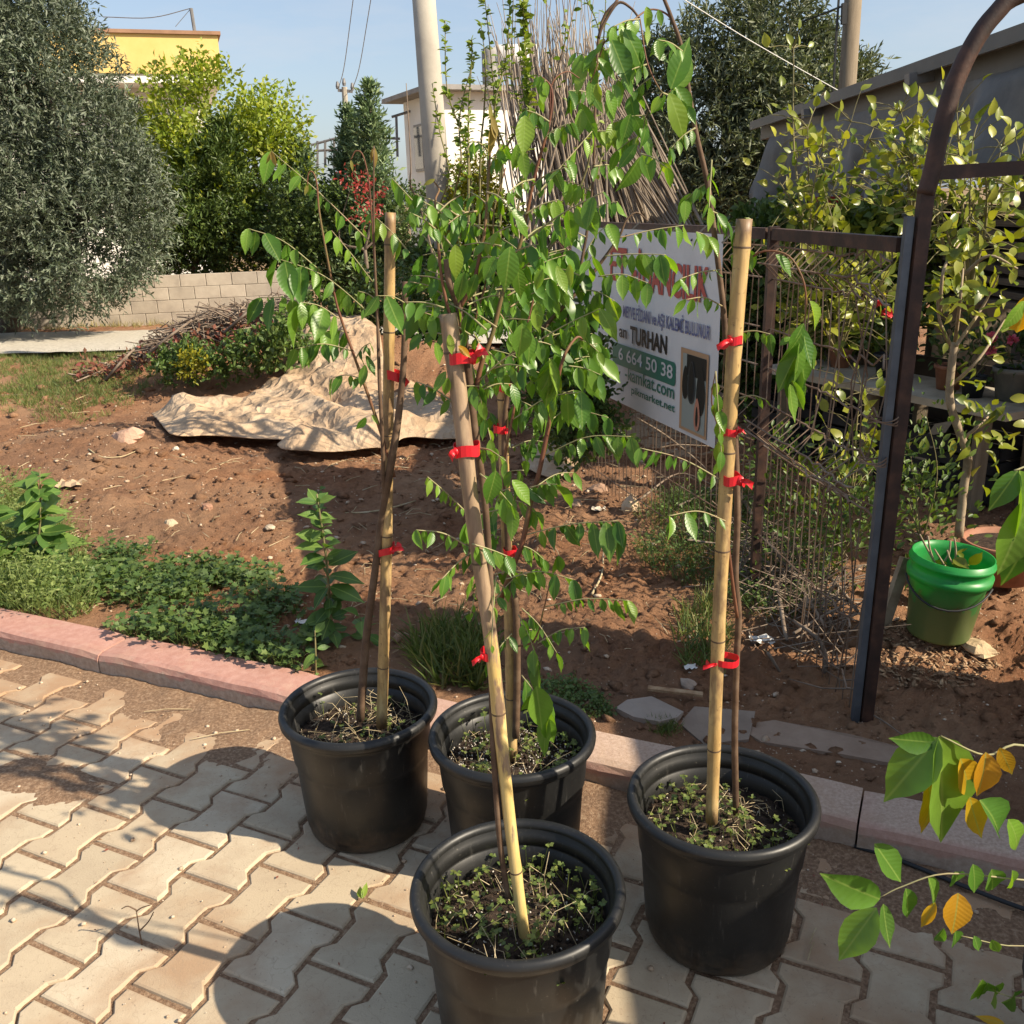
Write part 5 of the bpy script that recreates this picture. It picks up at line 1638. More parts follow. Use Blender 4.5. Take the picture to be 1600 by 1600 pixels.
def sheet(name, label, outline, res, amp, seed, lift=.035):
    P = np.array([gnd(*q)[:2] for q in outline])
    mn, mxx = P.min(0) - .05, P.max(0) + .05
    nx_, ny2 = int((mxx[0] - mn[0]) / res), int((mxx[1] - mn[1]) / res)
    gx, gy = np.meshgrid(np.linspace(mn[0], mxx[0], nx_), np.linspace(mn[1], mxx[1], ny2))
    # smooth the outline, then pull the outermost grid points onto it so that the hem is clean
    Pc = np.vstack([P, P[:1]]); P = spline(Pc, 5)[:-1]
    P = P + .03 * (np.stack([fbm(P[:, 0], P[:, 1], 5, 2, seed), fbm(P[:, 0], P[:, 1], 5, 2, seed + 1)], 1) - .5)
    ins = inside(P, gx, gy)
    ok = ins[:-1, :-1] | ins[:-1, 1:] | ins[1:, 1:] | ins[1:, :-1]
    near = np.full(gx.shape, 9.0); sxx = gx.copy(); syy = gy.copy()
    for i in range(len(P)):
        p1, p2 = P[i], P[(i + 1) % len(P)]
        e = p2 - p1; t = np.clip(((gx - p1[0]) * e[0] + (gy - p1[1]) * e[1]) / (e @ e + 1e-9), 0, 1)
        qx, qy = p1[0] + t * e[0], p1[1] + t * e[1]; dq = np.hypot(gx - qx, gy - qy)
        m_ = (dq < near) & ~ins
        near = np.where(m_, dq, near); sxx = np.where(m_, qx, sxx); syy = np.where(m_, qy, syy)
    gx, gy = sxx, syy
    # creased folds: triangle waves in changing directions, some long, some short
    rs = np.random.default_rng(seed)
    wx = gx + .35 * (fbm(gx, gy, 1.3, 2, seed + 5) - .5); wy = gy + .35 * (fbm(gx, gy, 1.3, 2, seed + 6) - .5)
    fold = np.zeros(gx.shape)
    for (lam, am) in ((1.1, .55), (.8, .55), (.55, .50), (.42, .45), (.30, .40), (.22, .30), (.16, .16), (.12, .08)):
        th = rs.uniform(-.9, .9) + (math.pi / 2 if lam > .5 else rs.uniform(0, 3.1))
        ph = (wx * math.cos(th) + wy * math.sin(th)) / lam + rs.random()
        tri = np.abs((ph % 1.0) * 2 - 1)
        mask = np.clip(fbm(gx + 3 * lam, gy - lam, 1.1 / lam ** .5, 2, seed + int(lam * 90)) * 2.6 - .7, 0, 1)
        fold += amp * am * tri ** 1.15 * mask
    # hem sinks to the ground: distance to outline
    dist = np.full(gx.shape, 9.0)
    for i in range(len(P)):
        p1, p2 = P[i], P[(i + 1) % len(P)]
        e = p2 - p1; t = np.clip(((gx - p1[0]) * e[0] + (gy - p1[1]) * e[1]) / (e @ e), 0, 1)
        dist = np.minimum(dist, np.hypot(gx - p1[0] - t * e[0], gy - p1[1] - t * e[1]))
    k = np.clip(dist / .16, 0, 1)
    z = soil_base(gx, gy) + lift + fold * (.25 + .75 * k)
    idx = np.arange(gx.size).reshape(gx.shape)
    Fq = np.stack([idx[:-1, :-1], idx[:-1, 1:], idx[1:, 1:], idx[1:, :-1]], -1).reshape(-1, 4)
    o = npmesh(name, np.stack([gx, gy, z], -1).reshape(-1, 3), Fq[ok.ravel()], M_SHEET, None, True)
    sm = o.modifiers.new('thick', 'SOLIDIFY'); sm.thickness = .006
    # drop loose verts
    import bmesh
    bm = bmesh.new(); bm.from_mesh(o.data)
    bmesh.ops.delete(bm, geom=[v for v in bm.verts if not v.link_faces], context='VERTS')
    bm.to_mesh(o.data); bm.free()
    return tag(o, label, 'sheet')
sheet('tan_sheet', 'crumpled tan cloth sheet draped over the soil heap in the middle of the plot', [(238, 655), (330, 640), (375, 640), (420, 602), (452, 568), (476, 548), (500, 535), (526, 505), (552, 502), (578, 522), (600, 562), (640, 606), (690, 634), (722, 655), (722, 695), (640, 700), (600, 712), (470, 722), (436, 712), (440, 698), (330, 692), (268, 688)], .016, .12, 3)
sheet('tan_sheet', 'small tan end of cloth sticking out on the soil below the banner', [(815, 712), (870, 700), (905, 712), (908, 730), (868, 756), (820, 740)], .02, .06, 8)
# ------------------------------------------------------------------ four black nursery pots
def mat_pot():
    m, t, b = newmat('black_pot_plastic')
    p = coords(t, 'Object')
    c = ramp(t, noise(t, p, 5, 6, .6), [(0.008, 0.0082, 0.0085), (0.014, 0.0142, 0.014), (0.030, 0.028, 0.024)], [.35, .55, .8])
    scr = noise(t, coords(t, 'Object', (40, 40, 3)), 3, 5, .7)
    c = mixc(t, ramp(t, scr, [(0, 0, 0), (.5, .5, .5)], [.60, .72]), c, (.11, .105, .095))
    spk = noise(t, p, 150, 2, .5)
    c = mixc(t, ramp(t, spk, [(0, 0, 0), (.35, .35, .35)], [.70, .76]), c, (.20, .18, .15))
    sz = t.nodes.new('ShaderNodeSeparateXYZ'); t.links.new(p, sz.inputs[0])
    mu = node(t, 'ShaderNodeMath', operation='MULTIPLY_ADD'); t.links.new(noise(t, p, 16, 6, .7), mu.inputs[0]); mu.inputs[1].default_value = -.22; t.links.new(sz.outputs['Z'], mu.inputs[2])
    mu2 = node(t, 'ShaderNodeMath', operation='ADD'); t.links.new(mu.outputs[0], mu2.inputs[0]); mu2.inputs[1].default_value = .2
    c = mixc(t, ramp(t, mu2.outputs[0], [(.45, .45, .45), (0, 0, 0)], [.08, .16]), c, (.17, .115, .07))
    t.links.new(c, b.inputs['Base Color'])
    r = ramp(t, noise(t, p, 9, 5, .6), [(.36, .36, .36), (.55, .55, .55)], [.3, .7])
    t.links.new(r, b.inputs['Roughness'])
    b.inputs['Specular IOR Level'].default_value = .5
    bump(t, b, noise(t, p, 60, 4, .6), .08, .002)
    return m
M_POT = mat_pot()
M_PERL = plain('perlite', (.50, .46, .40), .8)
M_CLOV = leaf_mat('pot_weed_leaf', [(0.075, 0.12, 0.03), (0.14, 0.19, 0.045), (0.22, 0.25, 0.06), (0.10, 0.15, 0.05)], .35, .5, True, (1.2, 1.2, .4), 12)
M_STRAW = rough_mat('dry_straw', [(0.30, 0.23, 0.12), (0.46, 0.37, 0.22), (0.55, 0.47, 0.32)], 20, .8, 60, .2, .001)
RZ, RT = .334, .190        # rim tube centre height, radius
T_CLOV = ([(0, 0, 0), (.33, .25, .06), (.30, .62, .02), (0, .55, -.02), (-.30, .62, .02), (-.33, .25, .06)], [(0, 1, 2), (0, 2, 3), (0, 3, 4), (0, 4, 5)])
def nursery_pot(c, label, seed, weeds, perl, straw, level=.266):
    rg = np.random.default_rng(seed)
    c = np.array([c[0], c[1], 0.0])
    t = thing('nursery_pot', label, 'pot', c, 'black nursery pots on the paving')
    Rb = .152
    def R_(z): return Rb + (RT - .012 - Rb) * z / (RZ - .02)
    prof = [(0, .012), (Rb - .03, .012), (Rb - .02, .004), (Rb - .004, .004), (Rb, .012), (R_(.02), .030), (R_(.03) + .003, .034), (R_(.2), .2), (R_(.215) + .001, .215), (R_(.22) + .004, .220),
            (R_(.30) + .004, .300), (R_(.31) + .004, RZ - .018), (RT - .004, RZ - .018)]
    g = G(); lathe(g, prof, c, 64); obj('body', g, M_POT, t, True)
    # rolled rim
    g = G(); th = np.linspace(0, 2 * math.pi, 13)
    lathe(g, [(RT + .011 * math.cos(a), RZ + .013 * math.sin(a) + (-.004 if math.sin(a) < -.5 else 0)) for a in th], c, 64); obj('rim', g, M_POT, t, True)
    g = G(); lathe(g, [(RT - .010, RZ), (RT - .014, RZ - .012), (RT - .017, RZ - .016), (RT - .0185, RZ - .034), (RT - .0165, RZ - .036), (RT - .0195, RZ - .038), (R_(.25) - .008, .25), (R_(.2) - .008, .2)], c, 64); obj('inner_wall', g, M_POT, t, True)
    # soil
    n = 56
    gx, gy = np.meshgrid(np.linspace(-.19, .19, n), np.linspace(-.19, .19, n))
    r = np.hypot(gx, gy)
    z = level + .018 * (fbm(gx + seed, gy, 9, 4, seed) - .5) + .016 * (fbm(gx, gy + seed, 40, 3, seed + 1) - .5) - .015 * (r / .18) ** 2
    idx = np.arange(n * n).reshape(n, n)
    Fq = np.stack([idx[:-1, :-1], idx[:-1, 1:], idx[1:, 1:], idx[1:, :-1]], -1).reshape(-1, 4)
    ok = (r[:-1, :-1].ravel() < .172)
    so = npmesh('soil', np.stack([gx, gy, z], -1).reshape(-1, 3) + c, Fq[ok], M_PSOIL, t, True)
    def disc(m, rmax=.165):
        rr_ = rmax * np.sqrt(rg.random(m)); a = rg.random(m) * 2 * math.pi
        P = np.stack([rr_ * np.cos(a), rr_ * np.sin(a), np.zeros(m)], 1)
        P[:, 2] = level - .015 * (rr_ / .18) ** 2 + .002
        return P + c
    P = disc(perl); m = len(P); S = rg.uniform(.0012, .0034, m)
    V, Fq = inst(*T_ROCK, P, frames(rand_dirs(m, rg), rand_dirs(m, rg)), S)
    o = npmesh('perlite', V, Fq, M_PERL, t); o['kind'] = 'stuff'
    # crumbs of bark and peat
    P = disc(500); m = len(P); S = rg.uniform(.002, .006, m)
    V, Fq = inst(*T_ROCK, P, frames(rand_dirs(m, rg), rand_dirs(m, rg)), np.stack([S * 1.6, S, S * .7], 1))
    o = npmesh('peat_crumbs', V, Fq, M_PSOIL, t); o['kind'] = 'stuff'
    # low weeds: three-lobed leaves on thin stalks
    parts = []
    P = disc(weeds, .16)
    keep = fbm(P[:, 0] * 1.0, P[:, 1], 11, 2, seed + 7) > .42
    P = P[keep]; m = len(P)
    H = rg.uniform(.006, .05, m) * np.where(rg.random(m) < .15, 1.5, 1)
    top = P + np.stack([rg.normal(size=m) * .012, rg.normal(size=m) * .012, H], 1)
    for k in range(3):
        a = rg.random(m) * .5 + k * 2.09 + np.arange(m)
        d = np.stack([np.cos(a), np.sin(a), rg.normal(size=m) * .25], 1)
        parts.append(inst(*T_CLOV, top, frames(unit(d), unit(np.array([0, 0, 1.]) + rg.normal(size=(m, 3)) * .35)), rg.uniform(.008, .017, m)))
    sd_ = unit(top - P)
    parts.append(inst(*([(-.5, 0, 0), (.5, 0, 0), (.3, 1, 0), (-.3, 1, 0)], [(0, 1, 2), (0, 2, 3)]), P, frames(sd_, rand_dirs(m, rg)), np.stack([np.full(m, .0016), np.linalg.norm(top - P, axis=1), np.ones(m)], 1)))
    V, Fq = join(parts); o = npmesh('weeds', V, Fq, M_CLOV, t); o['kind'] = 'stuff'
    g = G()
    P = disc(straw, .165)
    for q in P:
        a = rg.random() * 6.28; l = rg.uniform(.02, .08); u = rg.random() * .9
        d = np.array([math.cos(a) * l, math.sin(a) * l, u * l])
        if np.hypot(*(q + d - c)[:2]) > .165: d[:2] *= -.6
        tube(g, [q, q + d * .5 + rg.normal(size=3) * .006 + [0, 0, .006], q + d + rg.normal(size=3) * .008], [.0009, .0005], 4, False)
    o = obj('dry_stems', g, M_STRAW, t); o['kind'] = 'stuff'
    return t
PC = {'F': (-.011, 1.455), 'R': (.427, 1.712), 'L': (-.406, 2.141), 'C': (-.016, 1.990)}
nursery_pot(PC['F'], 'nearest black pot at the bottom centre with a leaning yellow stake', 1, 210, 200, 60)
nursery_pot(PC['R'], 'black pot on the right with a straight stake and a thin brown stem', 2, 190, 100, 70)
nursery_pot(PC['L'], 'black pot on the left beside the end of the pink kerb', 3, 70, 130, 130)
nursery_pot(PC['C'], 'black pot in the middle behind the nearest pot', 4, 150, 750, 50)

# ------------------------------------------------------------------ stakes
def mat_stake(name, cols, dark):
    m, t, b = newmat(name)
    v = coords(t, 'Object', (9, 9, 1.4))
    c = ramp(t, noise(t, v, 5, 5, .6), cols, [.3, .5, .7])
    v2 = coords(t, 'Object', (6, 6, 2.2))
    c = mixc(t, ramp(t, noise(t, v2, 3.2, 4, .65), [(0, 0, 0), (.85, .85, .85)], [.46, .62]), c, dark)
    sp = noise(t, coords(t, 'Object'), 90, 3, .6)
    c = mixc(t, ramp(t, sp, [(0, 0, 0), (.6, .6, .6)], [.62, .72]), c, tuple(x * .5 for x in dark))
    t.links.new(c, b.inputs['Base Color']); b.inputs['Roughness'].default_value = .5
    bump(t, b, noise(t, coords(t, 'Object', (60, 60, 4)), 4, 4, .6), .25, .002)
    return m
MS1 = mat_stake('bamboo_yellow', [(0.34, 0.21, 0.075), (0.47, 0.315, 0.125), (0.56, 0.41, 0.20)], (.17, .10, .055))
MS2 = mat_stake('bamboo_brown', [(0.22, 0.145, 0.085), (0.34, 0.235, 0.14), (0.48, 0.36, 0.20)], (.13, .085, .055))
M_NODE = plain('bamboo_node', (.10, .062, .035), .7)
def mat_stake_two():
    m, t, b = newmat('bamboo_weathered')
    v = coords(t, 'Object', (9, 9, 1.4))
    ye = ramp(t, noise(t, v, 5, 5, .6), [(0.48, 0.33, 0.11), (0.60, 0.45, 0.17), (0.66, 0.52, 0.25)], [.3, .5, .7])
    br_ = ramp(t, noise(t, v, 6, 5, .6), [(0.17, 0.11, 0.07), (0.29, 0.20, 0.125), (0.40, 0.29, 0.18)], [.3, .5, .7])
    sx = t.nodes.new('ShaderNodeSeparateXYZ'); t.links.new(coords(t, 'Object'), sx.inputs[0])
    n = noise(t, coords(t, 'Object', (16, 16, 3.5)), 2.4, 5, .65)
    ma = node(t, 'ShaderNodeMath', operation='MULTIPLY_ADD'); t.links.new(n, ma.inputs[0]); ma.inputs[1].default_value = 1.5; t.links.new(sx.outputs['Z'], ma.inputs[2])
    hf = node(t, 'ShaderNodeMath', operation='MULTIPLY'); t.links.new(ma.outputs[0], hf.inputs[0]); hf.inputs[1].default_value = .5
    c = mixc(t, ramp(t, hf.outputs[0], [(0, 0, 0), (1, 1, 1)], [.57, .63]), ye, br_)
    n2 = noise(t, coords(t, 'Object', (20, 20, 2.0)), 3.0, 4, .6)
    c = mixc(t, ramp(t, n2, [(0, 0, 0), (.8, .8, .8)], [.60, .68]), c, (.13, .085, .055))
    t.links.new(c, b.inputs['Base Color']); b.inputs['Roughness'].default_value = .5
    bump(t, b, noise(t, coords(t, 'Object', (60, 60, 4)), 4, 4, .6), .25, .002)
    return m
MS3 = mat_stake_two()
def stake(label, pts, w0, w1, mat, Y0, Y1, nodes=5):
    P = [px(x, y, Y0 + (Y1 - Y0) * i / (len(pts) - 1)) for i, (x, y) in enumerate(pts)]
    P[0] = P[0] - (P[1] - P[0]) / np.linalg.norm(P[1] - P[0]) * .05
    Q = spline(P, 10); n = len(Q)
    r = np.linspace(w0 * mpp(Y0) / 2, w1 * mpp(Y1) / 2, n)
    nd = [int(n * (k + .6) / nodes) for k in range(nodes)]
    for k in nd:
        if 0 < k < n: r[k] *= 1.07
    t = thing('stake', label, 'stake', P[0], 'bamboo stakes in the pots')
    g = G(); tube(g, Q, list(r), 14); obj('cane', g, mat, t, True)
    for k in nd:
        if 0 < k < n - 1:
            d = unit((Q[k + 1] - Q[k - 1])[None])[0]
            g = G(); tube(g, [Q[k] - d * .002, Q[k], Q[k] + d * .0015], [r[k] * 1.01, r[k] * 1.035, r[k] * 1.0], 14, False); obj('node_ring', g, M_NODE, t, True)
    return Q, r
sF, rF = stake('thick leaning stake with yellow lower half in the nearest pot', [(818, 1452), (795, 1270), (768, 1010), (738, 800), (720, 640), (700, 490)], 21, 28, MS3, 1.41, 1.47)
sF2 = None
sL, rL = stake('yellow brown stake in the left pot', [(597, 1108), (603, 900), (606, 700), (608, 500), (610, 332)], 19, 16, MS1, 2.12, 2.14)
sR, rR = stake('pale straight stake in the right pot', [(1113, 1252), (1122, 1000), (1132, 800), (1146, 560), (1163, 342)], 22, 24, MS1, 1.68, 1.70, 6)
sC, rC = stake('thin stake in the middle pot mostly hidden by leaves', [(800, 1158), (795, 950), (790, 800), (787, 700), (785, 590)], 18, 16, MS1, 1.985, 1.99)
# sun-bleached skin on the lower part of the leaning stake
k0 = int(len(sF) * .02); k1 = int(len(sF) * .42)

# ------------------------------------------------------------------ red ribbon ties
M_RIB = plain('red_ribbon', (.62, .012, .022), .45)
def ribbon(label, x, y, Y, w, tailv, h=11, thick=8, tilt=0.0):
    """flat band looped round stake and stem at photo pixel (x, y)"""
    c = px(x, y, Y); s = mpp(Y)
    t = thing('tie_ribbon', label, 'ribbon', c, 'red ribbons tying the saplings to their stakes')
    g = G(); V = []; n = 20; hw, hd, hh = w * s / 2, .56 * min(w, 34) * s, h * s / 2
    for k in range(n):
        a = 2 * math.pi * k / n
        X = hw * math.copysign(abs(math.cos(a)) ** .8, math.cos(a)); Yy = hd * math.copysign(abs(math.sin(a)) ** .8, math.sin(a))
        zt = tilt * X + .0016 * math.sin(3 * a + x)
        V += [c + [X, Yy, zt - hh * 1.3], c + [X, Yy, zt], c + [X, Yy, zt + hh * 1.3]]
    Fc = []
    for k in range(n):
        q = (k + 1) % n
        Fc += [(k * 3, q * 3, q * 3 + 1, k * 3 + 1), (k * 3 + 1, q * 3 + 1, q * 3 + 2, k * 3 + 2)]
    g.add(V, Fc); o = obj('band', g, M_RIB, t); sm = o.modifiers.new('thick', 'SOLIDIFY'); sm.thickness = .0008
    kx = c + np.array([math.copysign(hw * .8, tailv[0]), -hd * .8, 0])
    g = G(); V = []
    for th in range(5):
        for ph in range(8):
            a, b_ = math.pi * th / 4, 2 * math.pi * ph / 8
            V.append(kx + np.array([.0045 * math.sin(a) * math.cos(b_), .003 * math.sin(a) * math.sin(b_), .0055 * math.cos(a)]) * (thick / 8) * (1 + .3 * math.sin(5 * b_)))
    Fc = [(i * 8 + j, i * 8 + (j + 1) % 8, (i + 1) * 8 + (j + 1) % 8, (i + 1) * 8 + j) for i in range(4) for j in range(8)]
    g.add(V, Fc); obj('knot', g, M_RIB, t, True)
    for q in range(2):
        g = G(); V = []
        e = kx + np.array([tailv[0] * s * (1 - .35 * q), -.01 + .012 * q, -tailv[1] * s * (1 + .3 * q)])
        d = e - kx
        wv = unit(np.cross(d, [0, 1, 0])[None])[0] * h * s * .42
        for i in range(5):
            f = i / 4; p = kx + d * f + np.array([0, -.008 * math.sin(f * 3 + q), .004 * math.sin(f * 4 + q * 2)])
            wf = .6 + .6 * f
            V += [p - wv * wf, p + np.array([0, .003, 0]), p + wv * wf]
        Fc = []
        for i in range(4):
            Fc += [(i * 3, i * 3 + 1, i * 3 + 4, i * 3 + 3), (i * 3 + 1, i * 3 + 2, i * 3 + 5, i * 3 + 4)]
        g.add(V, Fc); obj('tail', g, M_RIB, t, True)
ribbon('red ribbon at the top of the leaning stake in the nearest pot', 722, 558, 1.462, 42, (22, -14), 13, 12)
ribbon('red ribbon halfway up the leaning stake in the nearest pot', 729, 702, 1.456, 42, (-8, 4), 14, 9, .06)
ribbon('red ribbon low on the leaning stake in the nearest pot', 763, 1021, 1.44, 28, (-16, 3), 11, 7)
ribbon('red ribbon high on the left pot stake', 617, 586, 2.135, 26, (10, 10), 11, 10, -.2)
ribbon('red ribbon low on the left pot stake', 604, 858, 2.128, 28, (18, -10), 9, 8, .3)
ribbon('topmost red ribbon on the right pot stake', 1148, 531, 1.69, 22, (-22, 6), 10, 7)
ribbon('second red ribbon from the top of the right pot stake', 1139, 674, 1.69, 24, (10, -6), 9, 6)
ribbon('red ribbon with flared ends halfway up the right pot stake', 1142, 748, 1.69, 30, (18, 4), 12, 13)
ribbon('lowest red ribbon on the right pot stake around stake and stem', 1133, 1031, 1.69, 46, (-24, -2), 9, 4, -.03)
ribbon('top red ribbon on the middle pot stake', 788, 605, 1.97, 20, (9, 2), 9, 9)
ribbon('second red ribbon on the middle pot stake', 781, 670, 1.97, 20, (7, 2), 9, 8)
ribbon('lowest red ribbon on the middle pot stake', 797, 862, 1.97, 22, (9, -3), 9, 8)

# ------------------------------------------------------------------ saplings
M_STEMB = rough_mat('sapling_bark', [(0.06, 0.035, 0.022), (0.115, 0.07, 0.042), (0.17, 0.115, 0.075)], 25, .75, 120, .4, .001)
M_STEMR = rough_mat('sapling_shoot', [(0.11, 0.04, 0.028), (0.17, 0.075, 0.04), (0.15, 0.13, 0.05)], 9, .6, 120, .3, .001)
M_RACH = rough_mat('leaf_stalk', [(0.20, 0.19, 0.08), (0.32, 0.30, 0.15), (0.30, 0.20, 0.12)], 9, .6, 120, .1, .001)
class Sapling:
    def __init__(s, label, Y, base):
        s.Y = Y
        s.t = thing('sapling', label, 'tree', px(base[0], base[1], Y), 'young trees in the black pots')
        s.ls = 1.0
        s.n = 0; s.extra = []; s.fs = 1.0
    def branch(s, pts, w, mat=None, name='branch'):
        """pts: (x, y[, dY]) photo pixels with depth offsets; w: widths in photo pixels"""
        P = [px(q[0], q[1], s.Y + (q[2] if len(q) > 2 else 0)) for q in pts]
        g = G(); tube(g, spline(P, 5), [x * mpp(s.Y) / 2 for x in w], 8)
        return obj(name, g, mat or M_STEMR, s.t, True)
    def frond(s, a, b, n, l0, l1, d0=0., d1=None, kind='g', sag=.10, pair=True, curl=False, tipkind=None, slant=.25):
        """pinnate leaf from stalk start a to tip b; leaflets hang, growing from l0 to l1 photo pixels"""
        d1 = d0 + rnd.uniform(-.06, .06) if d1 is None else d1
        A = px(a[0], a[1], s.Y + d0); B = px(b[0], b[1], s.Y + d1)
        L = np.linalg.norm(B - A)
        mid = (A + B) / 2 + np.array([0, 0, sag * L])
        P = spline([A, mid, B], 8)
        g = G(); tube(g, P, [.0016, .0008], 5); st = obj('leaf_stalk', g, M_RACH, s.t, True)
        ax = unit((B - A)[None])[0]
        side = unit(np.cross(ax, [0, 0, 1])[None])[0]
        for i in range(n):
            f = .12 + .88 * (i + rnd.uniform(-.15, .15)) / max(1, n - 1)
            f = min(max(f, .03), 1)
            q = f * (len(P) - 1); i0 = min(int(q), len(P) - 2)
            p = P[i0] + (P[i0 + 1] - P[i0]) * (q - i0)
            l = (l0 + (l1 - l0) * f ** 1.2) * s.fs * mpp(s.Y) * rnd.choice((rnd.uniform(.55, .8), rnd.uniform(.75, 1.05), rnd.uniform(.85, 1.2)))
            sg = (1 if i % 2 else -1)
            d = np.array([0, 0, -1.0]) + ax * (slant * rnd.uniform(.2, 1.4)) + side * sg * rnd.uniform(.1, .7) + np.array([rnd.gauss(0, .18), rnd.gauss(0, .18), rnd.uniform(-.1, .35)])
            d = unit(d[None])[0]
            nr = side * sg * rnd.uniform(.2, 1.2) + ax * rnd.uniform(-.5, .5) + np.array([0, -.55 * rnd.random(), .15])
            kk = tipkind if (tipkind and f > .72) else kind
            s.n += 1
            if s.n <= 300:
                put_leaf(st, p, p + d * l, kk, nr)
            else:
                s.extra.append((p, d, nr, l))
        return st
    def finish(s):
        """leaflets past the first 300 of this tree, joined"""
        if not s.extra: return
        P = np.array([e[0] for e in s.extra]); D = np.array([e[1] for e in s.extra]); N = np.array([e[2] for e in s.extra]); L = np.array([e[3] for e in s.extra])
        R = frames(D, N); parts = []
        for v in range(5):
            me = LV['g'][v]; me.calc_loop_triangles()
            tv = np.array([q.co[:] for q in me.vertices]); tf = np.array([q.vertices[:] for q in me.loop_triangles])
            k = np.arange(len(P)) % 5 == v
            if k.any(): parts.append(inst(tv, tf, P[k], R[k], L[k]))
        V, Fq = join(parts); o = npmesh('leaflets', V, Fq, M_HERO_I, s.t, True); o['kind'] = 'stuff'
    def leaf(s, a, b, kind='g', d0=0., d1=None, nrm=None, w=1.0):
        d1 = d0 if d1 is None else d1
        s.n += 1
        b = (a[0] + (b[0] - a[0]) * s.ls, a[1] + (b[1] - a[1]) * s.ls)
        return put_leaf(s.t, px(a[0], a[1], s.Y + d0), px(b[0], b[1], s.Y + d1), kind, nrm if nrm is not None else (rnd.gauss(.3, .4), -1, rnd.gauss(.35, .4)), 'leaflet', None, w)

# ---- left sapling
S = Sapling('slender sapling with arching leaf sprays in the left pot', 2.12, (563, 1112)); S.fs = 1.1
S.branch([(563, 1125, -.01), (572, 1000), (585, 900), (598, 800), (610, 730, -.02), (622, 655, -.02), (631, 560, -.02), (633, 440, -.02)], [15, 13, 12, 13, 10, 9], M_STEMB, 'trunk')
S.branch([(600, 800), (598, 700, -.03), (593, 600, -.03), (590, 500), (586, 420), (584, 340), (584, 228)], [7, 6, 5, 3, 2], M_STEMB)
S.branch([(616, 745), (590, 660), (560, 575), (532, 495), (522, 457), (510, 395), (499, 332), (495, 287), (489, 269), (482, 271), (480, 290)], [6, 4.5, 3.5, 3, 2, 1.5])
S.branch([(586, 430), (578, 300), (568, 245), (556, 236), (548, 250)], [2.5, 2, 1.5])
S.frond((578, 378), (424, 236), 13, 20, 40, .03, .06, 'g', .02, tipkind='y')
S.frond((582, 440), (518, 360), 8, 14, 26, 0, -.04, 'y', .02)
S.frond((497, 420), (388, 357), 9, 26, 44, .0, -.05)
S.frond((586, 497), (432, 403), 12, 24, 62, .02, -.05)
S.frond((500, 490), (408, 465), 9, 34, 48, 0, .05)
S.frond((530, 498), (470, 472), 7, 40, 58, -.05, -.1)
S.frond((550, 548), (462, 545), 10, 22, 40, .0, -.06)
S.frond((556, 560), (578, 536), 5, 20, 30, -.02, -.06)
S.frond((565, 592), (520, 590), 4, 24, 36, -.04)
S.leaf((571, 570), (563, 606), 'g', -.05); S.leaf((572, 555), (585, 590), 'g', -.04); S.leaf((572, 652), (556, 672), 'g', -.03); S.leaf((581, 648), (591, 664), 'y', -.03)
S.frond((640, 478), (590, 462), 4, 48, 56, -.05, -.1)
S.frond((640, 395), (588, 340), 6, 34, 50, .02, 0, 'g', .04, tipkind='y')
S.frond((584, 330), (560, 380), 6, 20, 26, .04, .1)
S.frond((545, 520), (500, 520), 6, 30, 44, .05)
S.frond((590, 470), (560, 455), 4, 24, 30, .03)
for a, b in (((424, 236), (432, 262)), ((424, 236), (418, 258)), ((584, 230), (590, 262)), ((584, 230), (580, 255)), ((548, 250), (552, 268)), ((481, 288), (476, 306))):
    S.leaf(a, b, 'w')
# fibre wisp near the stake
# ---- nearest sapling
S = Sapling('tall sapling with reddish shoots tied to the leaning stake in the nearest pot', 1.47, (795, 1400))
S.branch([(794, 1402, -.05), (783, 1331, -.05), (777, 1265, -.05), (771, 1170, -.04), (768, 1070, -.01), (769, 1000, .03), (766, 910, .03), (757, 780, .03), (741, 667, .02), (734, 600, .02), (724, 522, .01), (716, 476, .01), (702, 441, 0), (697, 405, 0)], [11, 11, 11, 12, 14, 13, 9], M_STEMB, 'trunk')
S.branch([(718, 482, .01), (741, 438, 0), (752, 384, 0), (758, 355, 0), (765, 250, .02), (768, 185, .02)], [7, 6, 5, 4, 2])
S.branch([(722, 530, .01), (704, 495, 0), (690, 433, 0), (683, 360, 0), (680, 315, 0), (686, 296, .02), (675, 280, .02)], [6, 5, 4, 3, 2])
S.branch([(738, 640, .02), (752, 570, .02), (770, 520, .02), (786, 457, .02), (813, 380, .02), (835, 277, .02), (858, 192, .02), (862, 140, .02), (843, 117, .02)], [9, 8, 7, 6, 5, 4, 2])
S.branch([(859, 190, .02), (862, 132, .02), (885, 112, .03), (905, 122, .04)], [3, 2, 1.5])
S.branch([(742, 500, .02), (760, 440, .03), (770, 400, .03), (772, 330, .03), (790, 262, .04)], [4, 3, 2])
S.frond((735, 420), (612, 278), 10, 24, 40, .04, .10, 'g', .02)
S.frond((822, 374), (942, 300), 9, 34, 58, .0, -.10, 'g', .03)
S.frond((838, 305), (925, 205), 7, 26, 40, .03, .08, 'g', .0, slant=.1, tipkind='y')
S.leaf((820, 180, ), (818, 245), 'y', -.05, -.06, (0.2, -1, .1)); S.leaf((815, 232), (824, 285), 'y', -.05, -.06, (-.2, -1, .1)); S.leaf((808, 225), (803, 268), 'g', -.04)
S.leaf((806, 340), (830, 372), 'g', -.02)
S.leaf((797, 385), (790, 456), 'g', -.14, -.15, (.15, -1, .45), 1.25); S.leaf((775, 400), (755, 440), 'g', -.10); S.leaf((808, 415), (815, 470), 'y', -.08)
S.leaf((711, 382), (716, 440), 'y', -.10, -.1, (.3, -1, .25), 1.05); S.leaf((725, 425), (715, 475), 'g', -.05); S.leaf((745, 428), (728, 470), 'g', -.03)
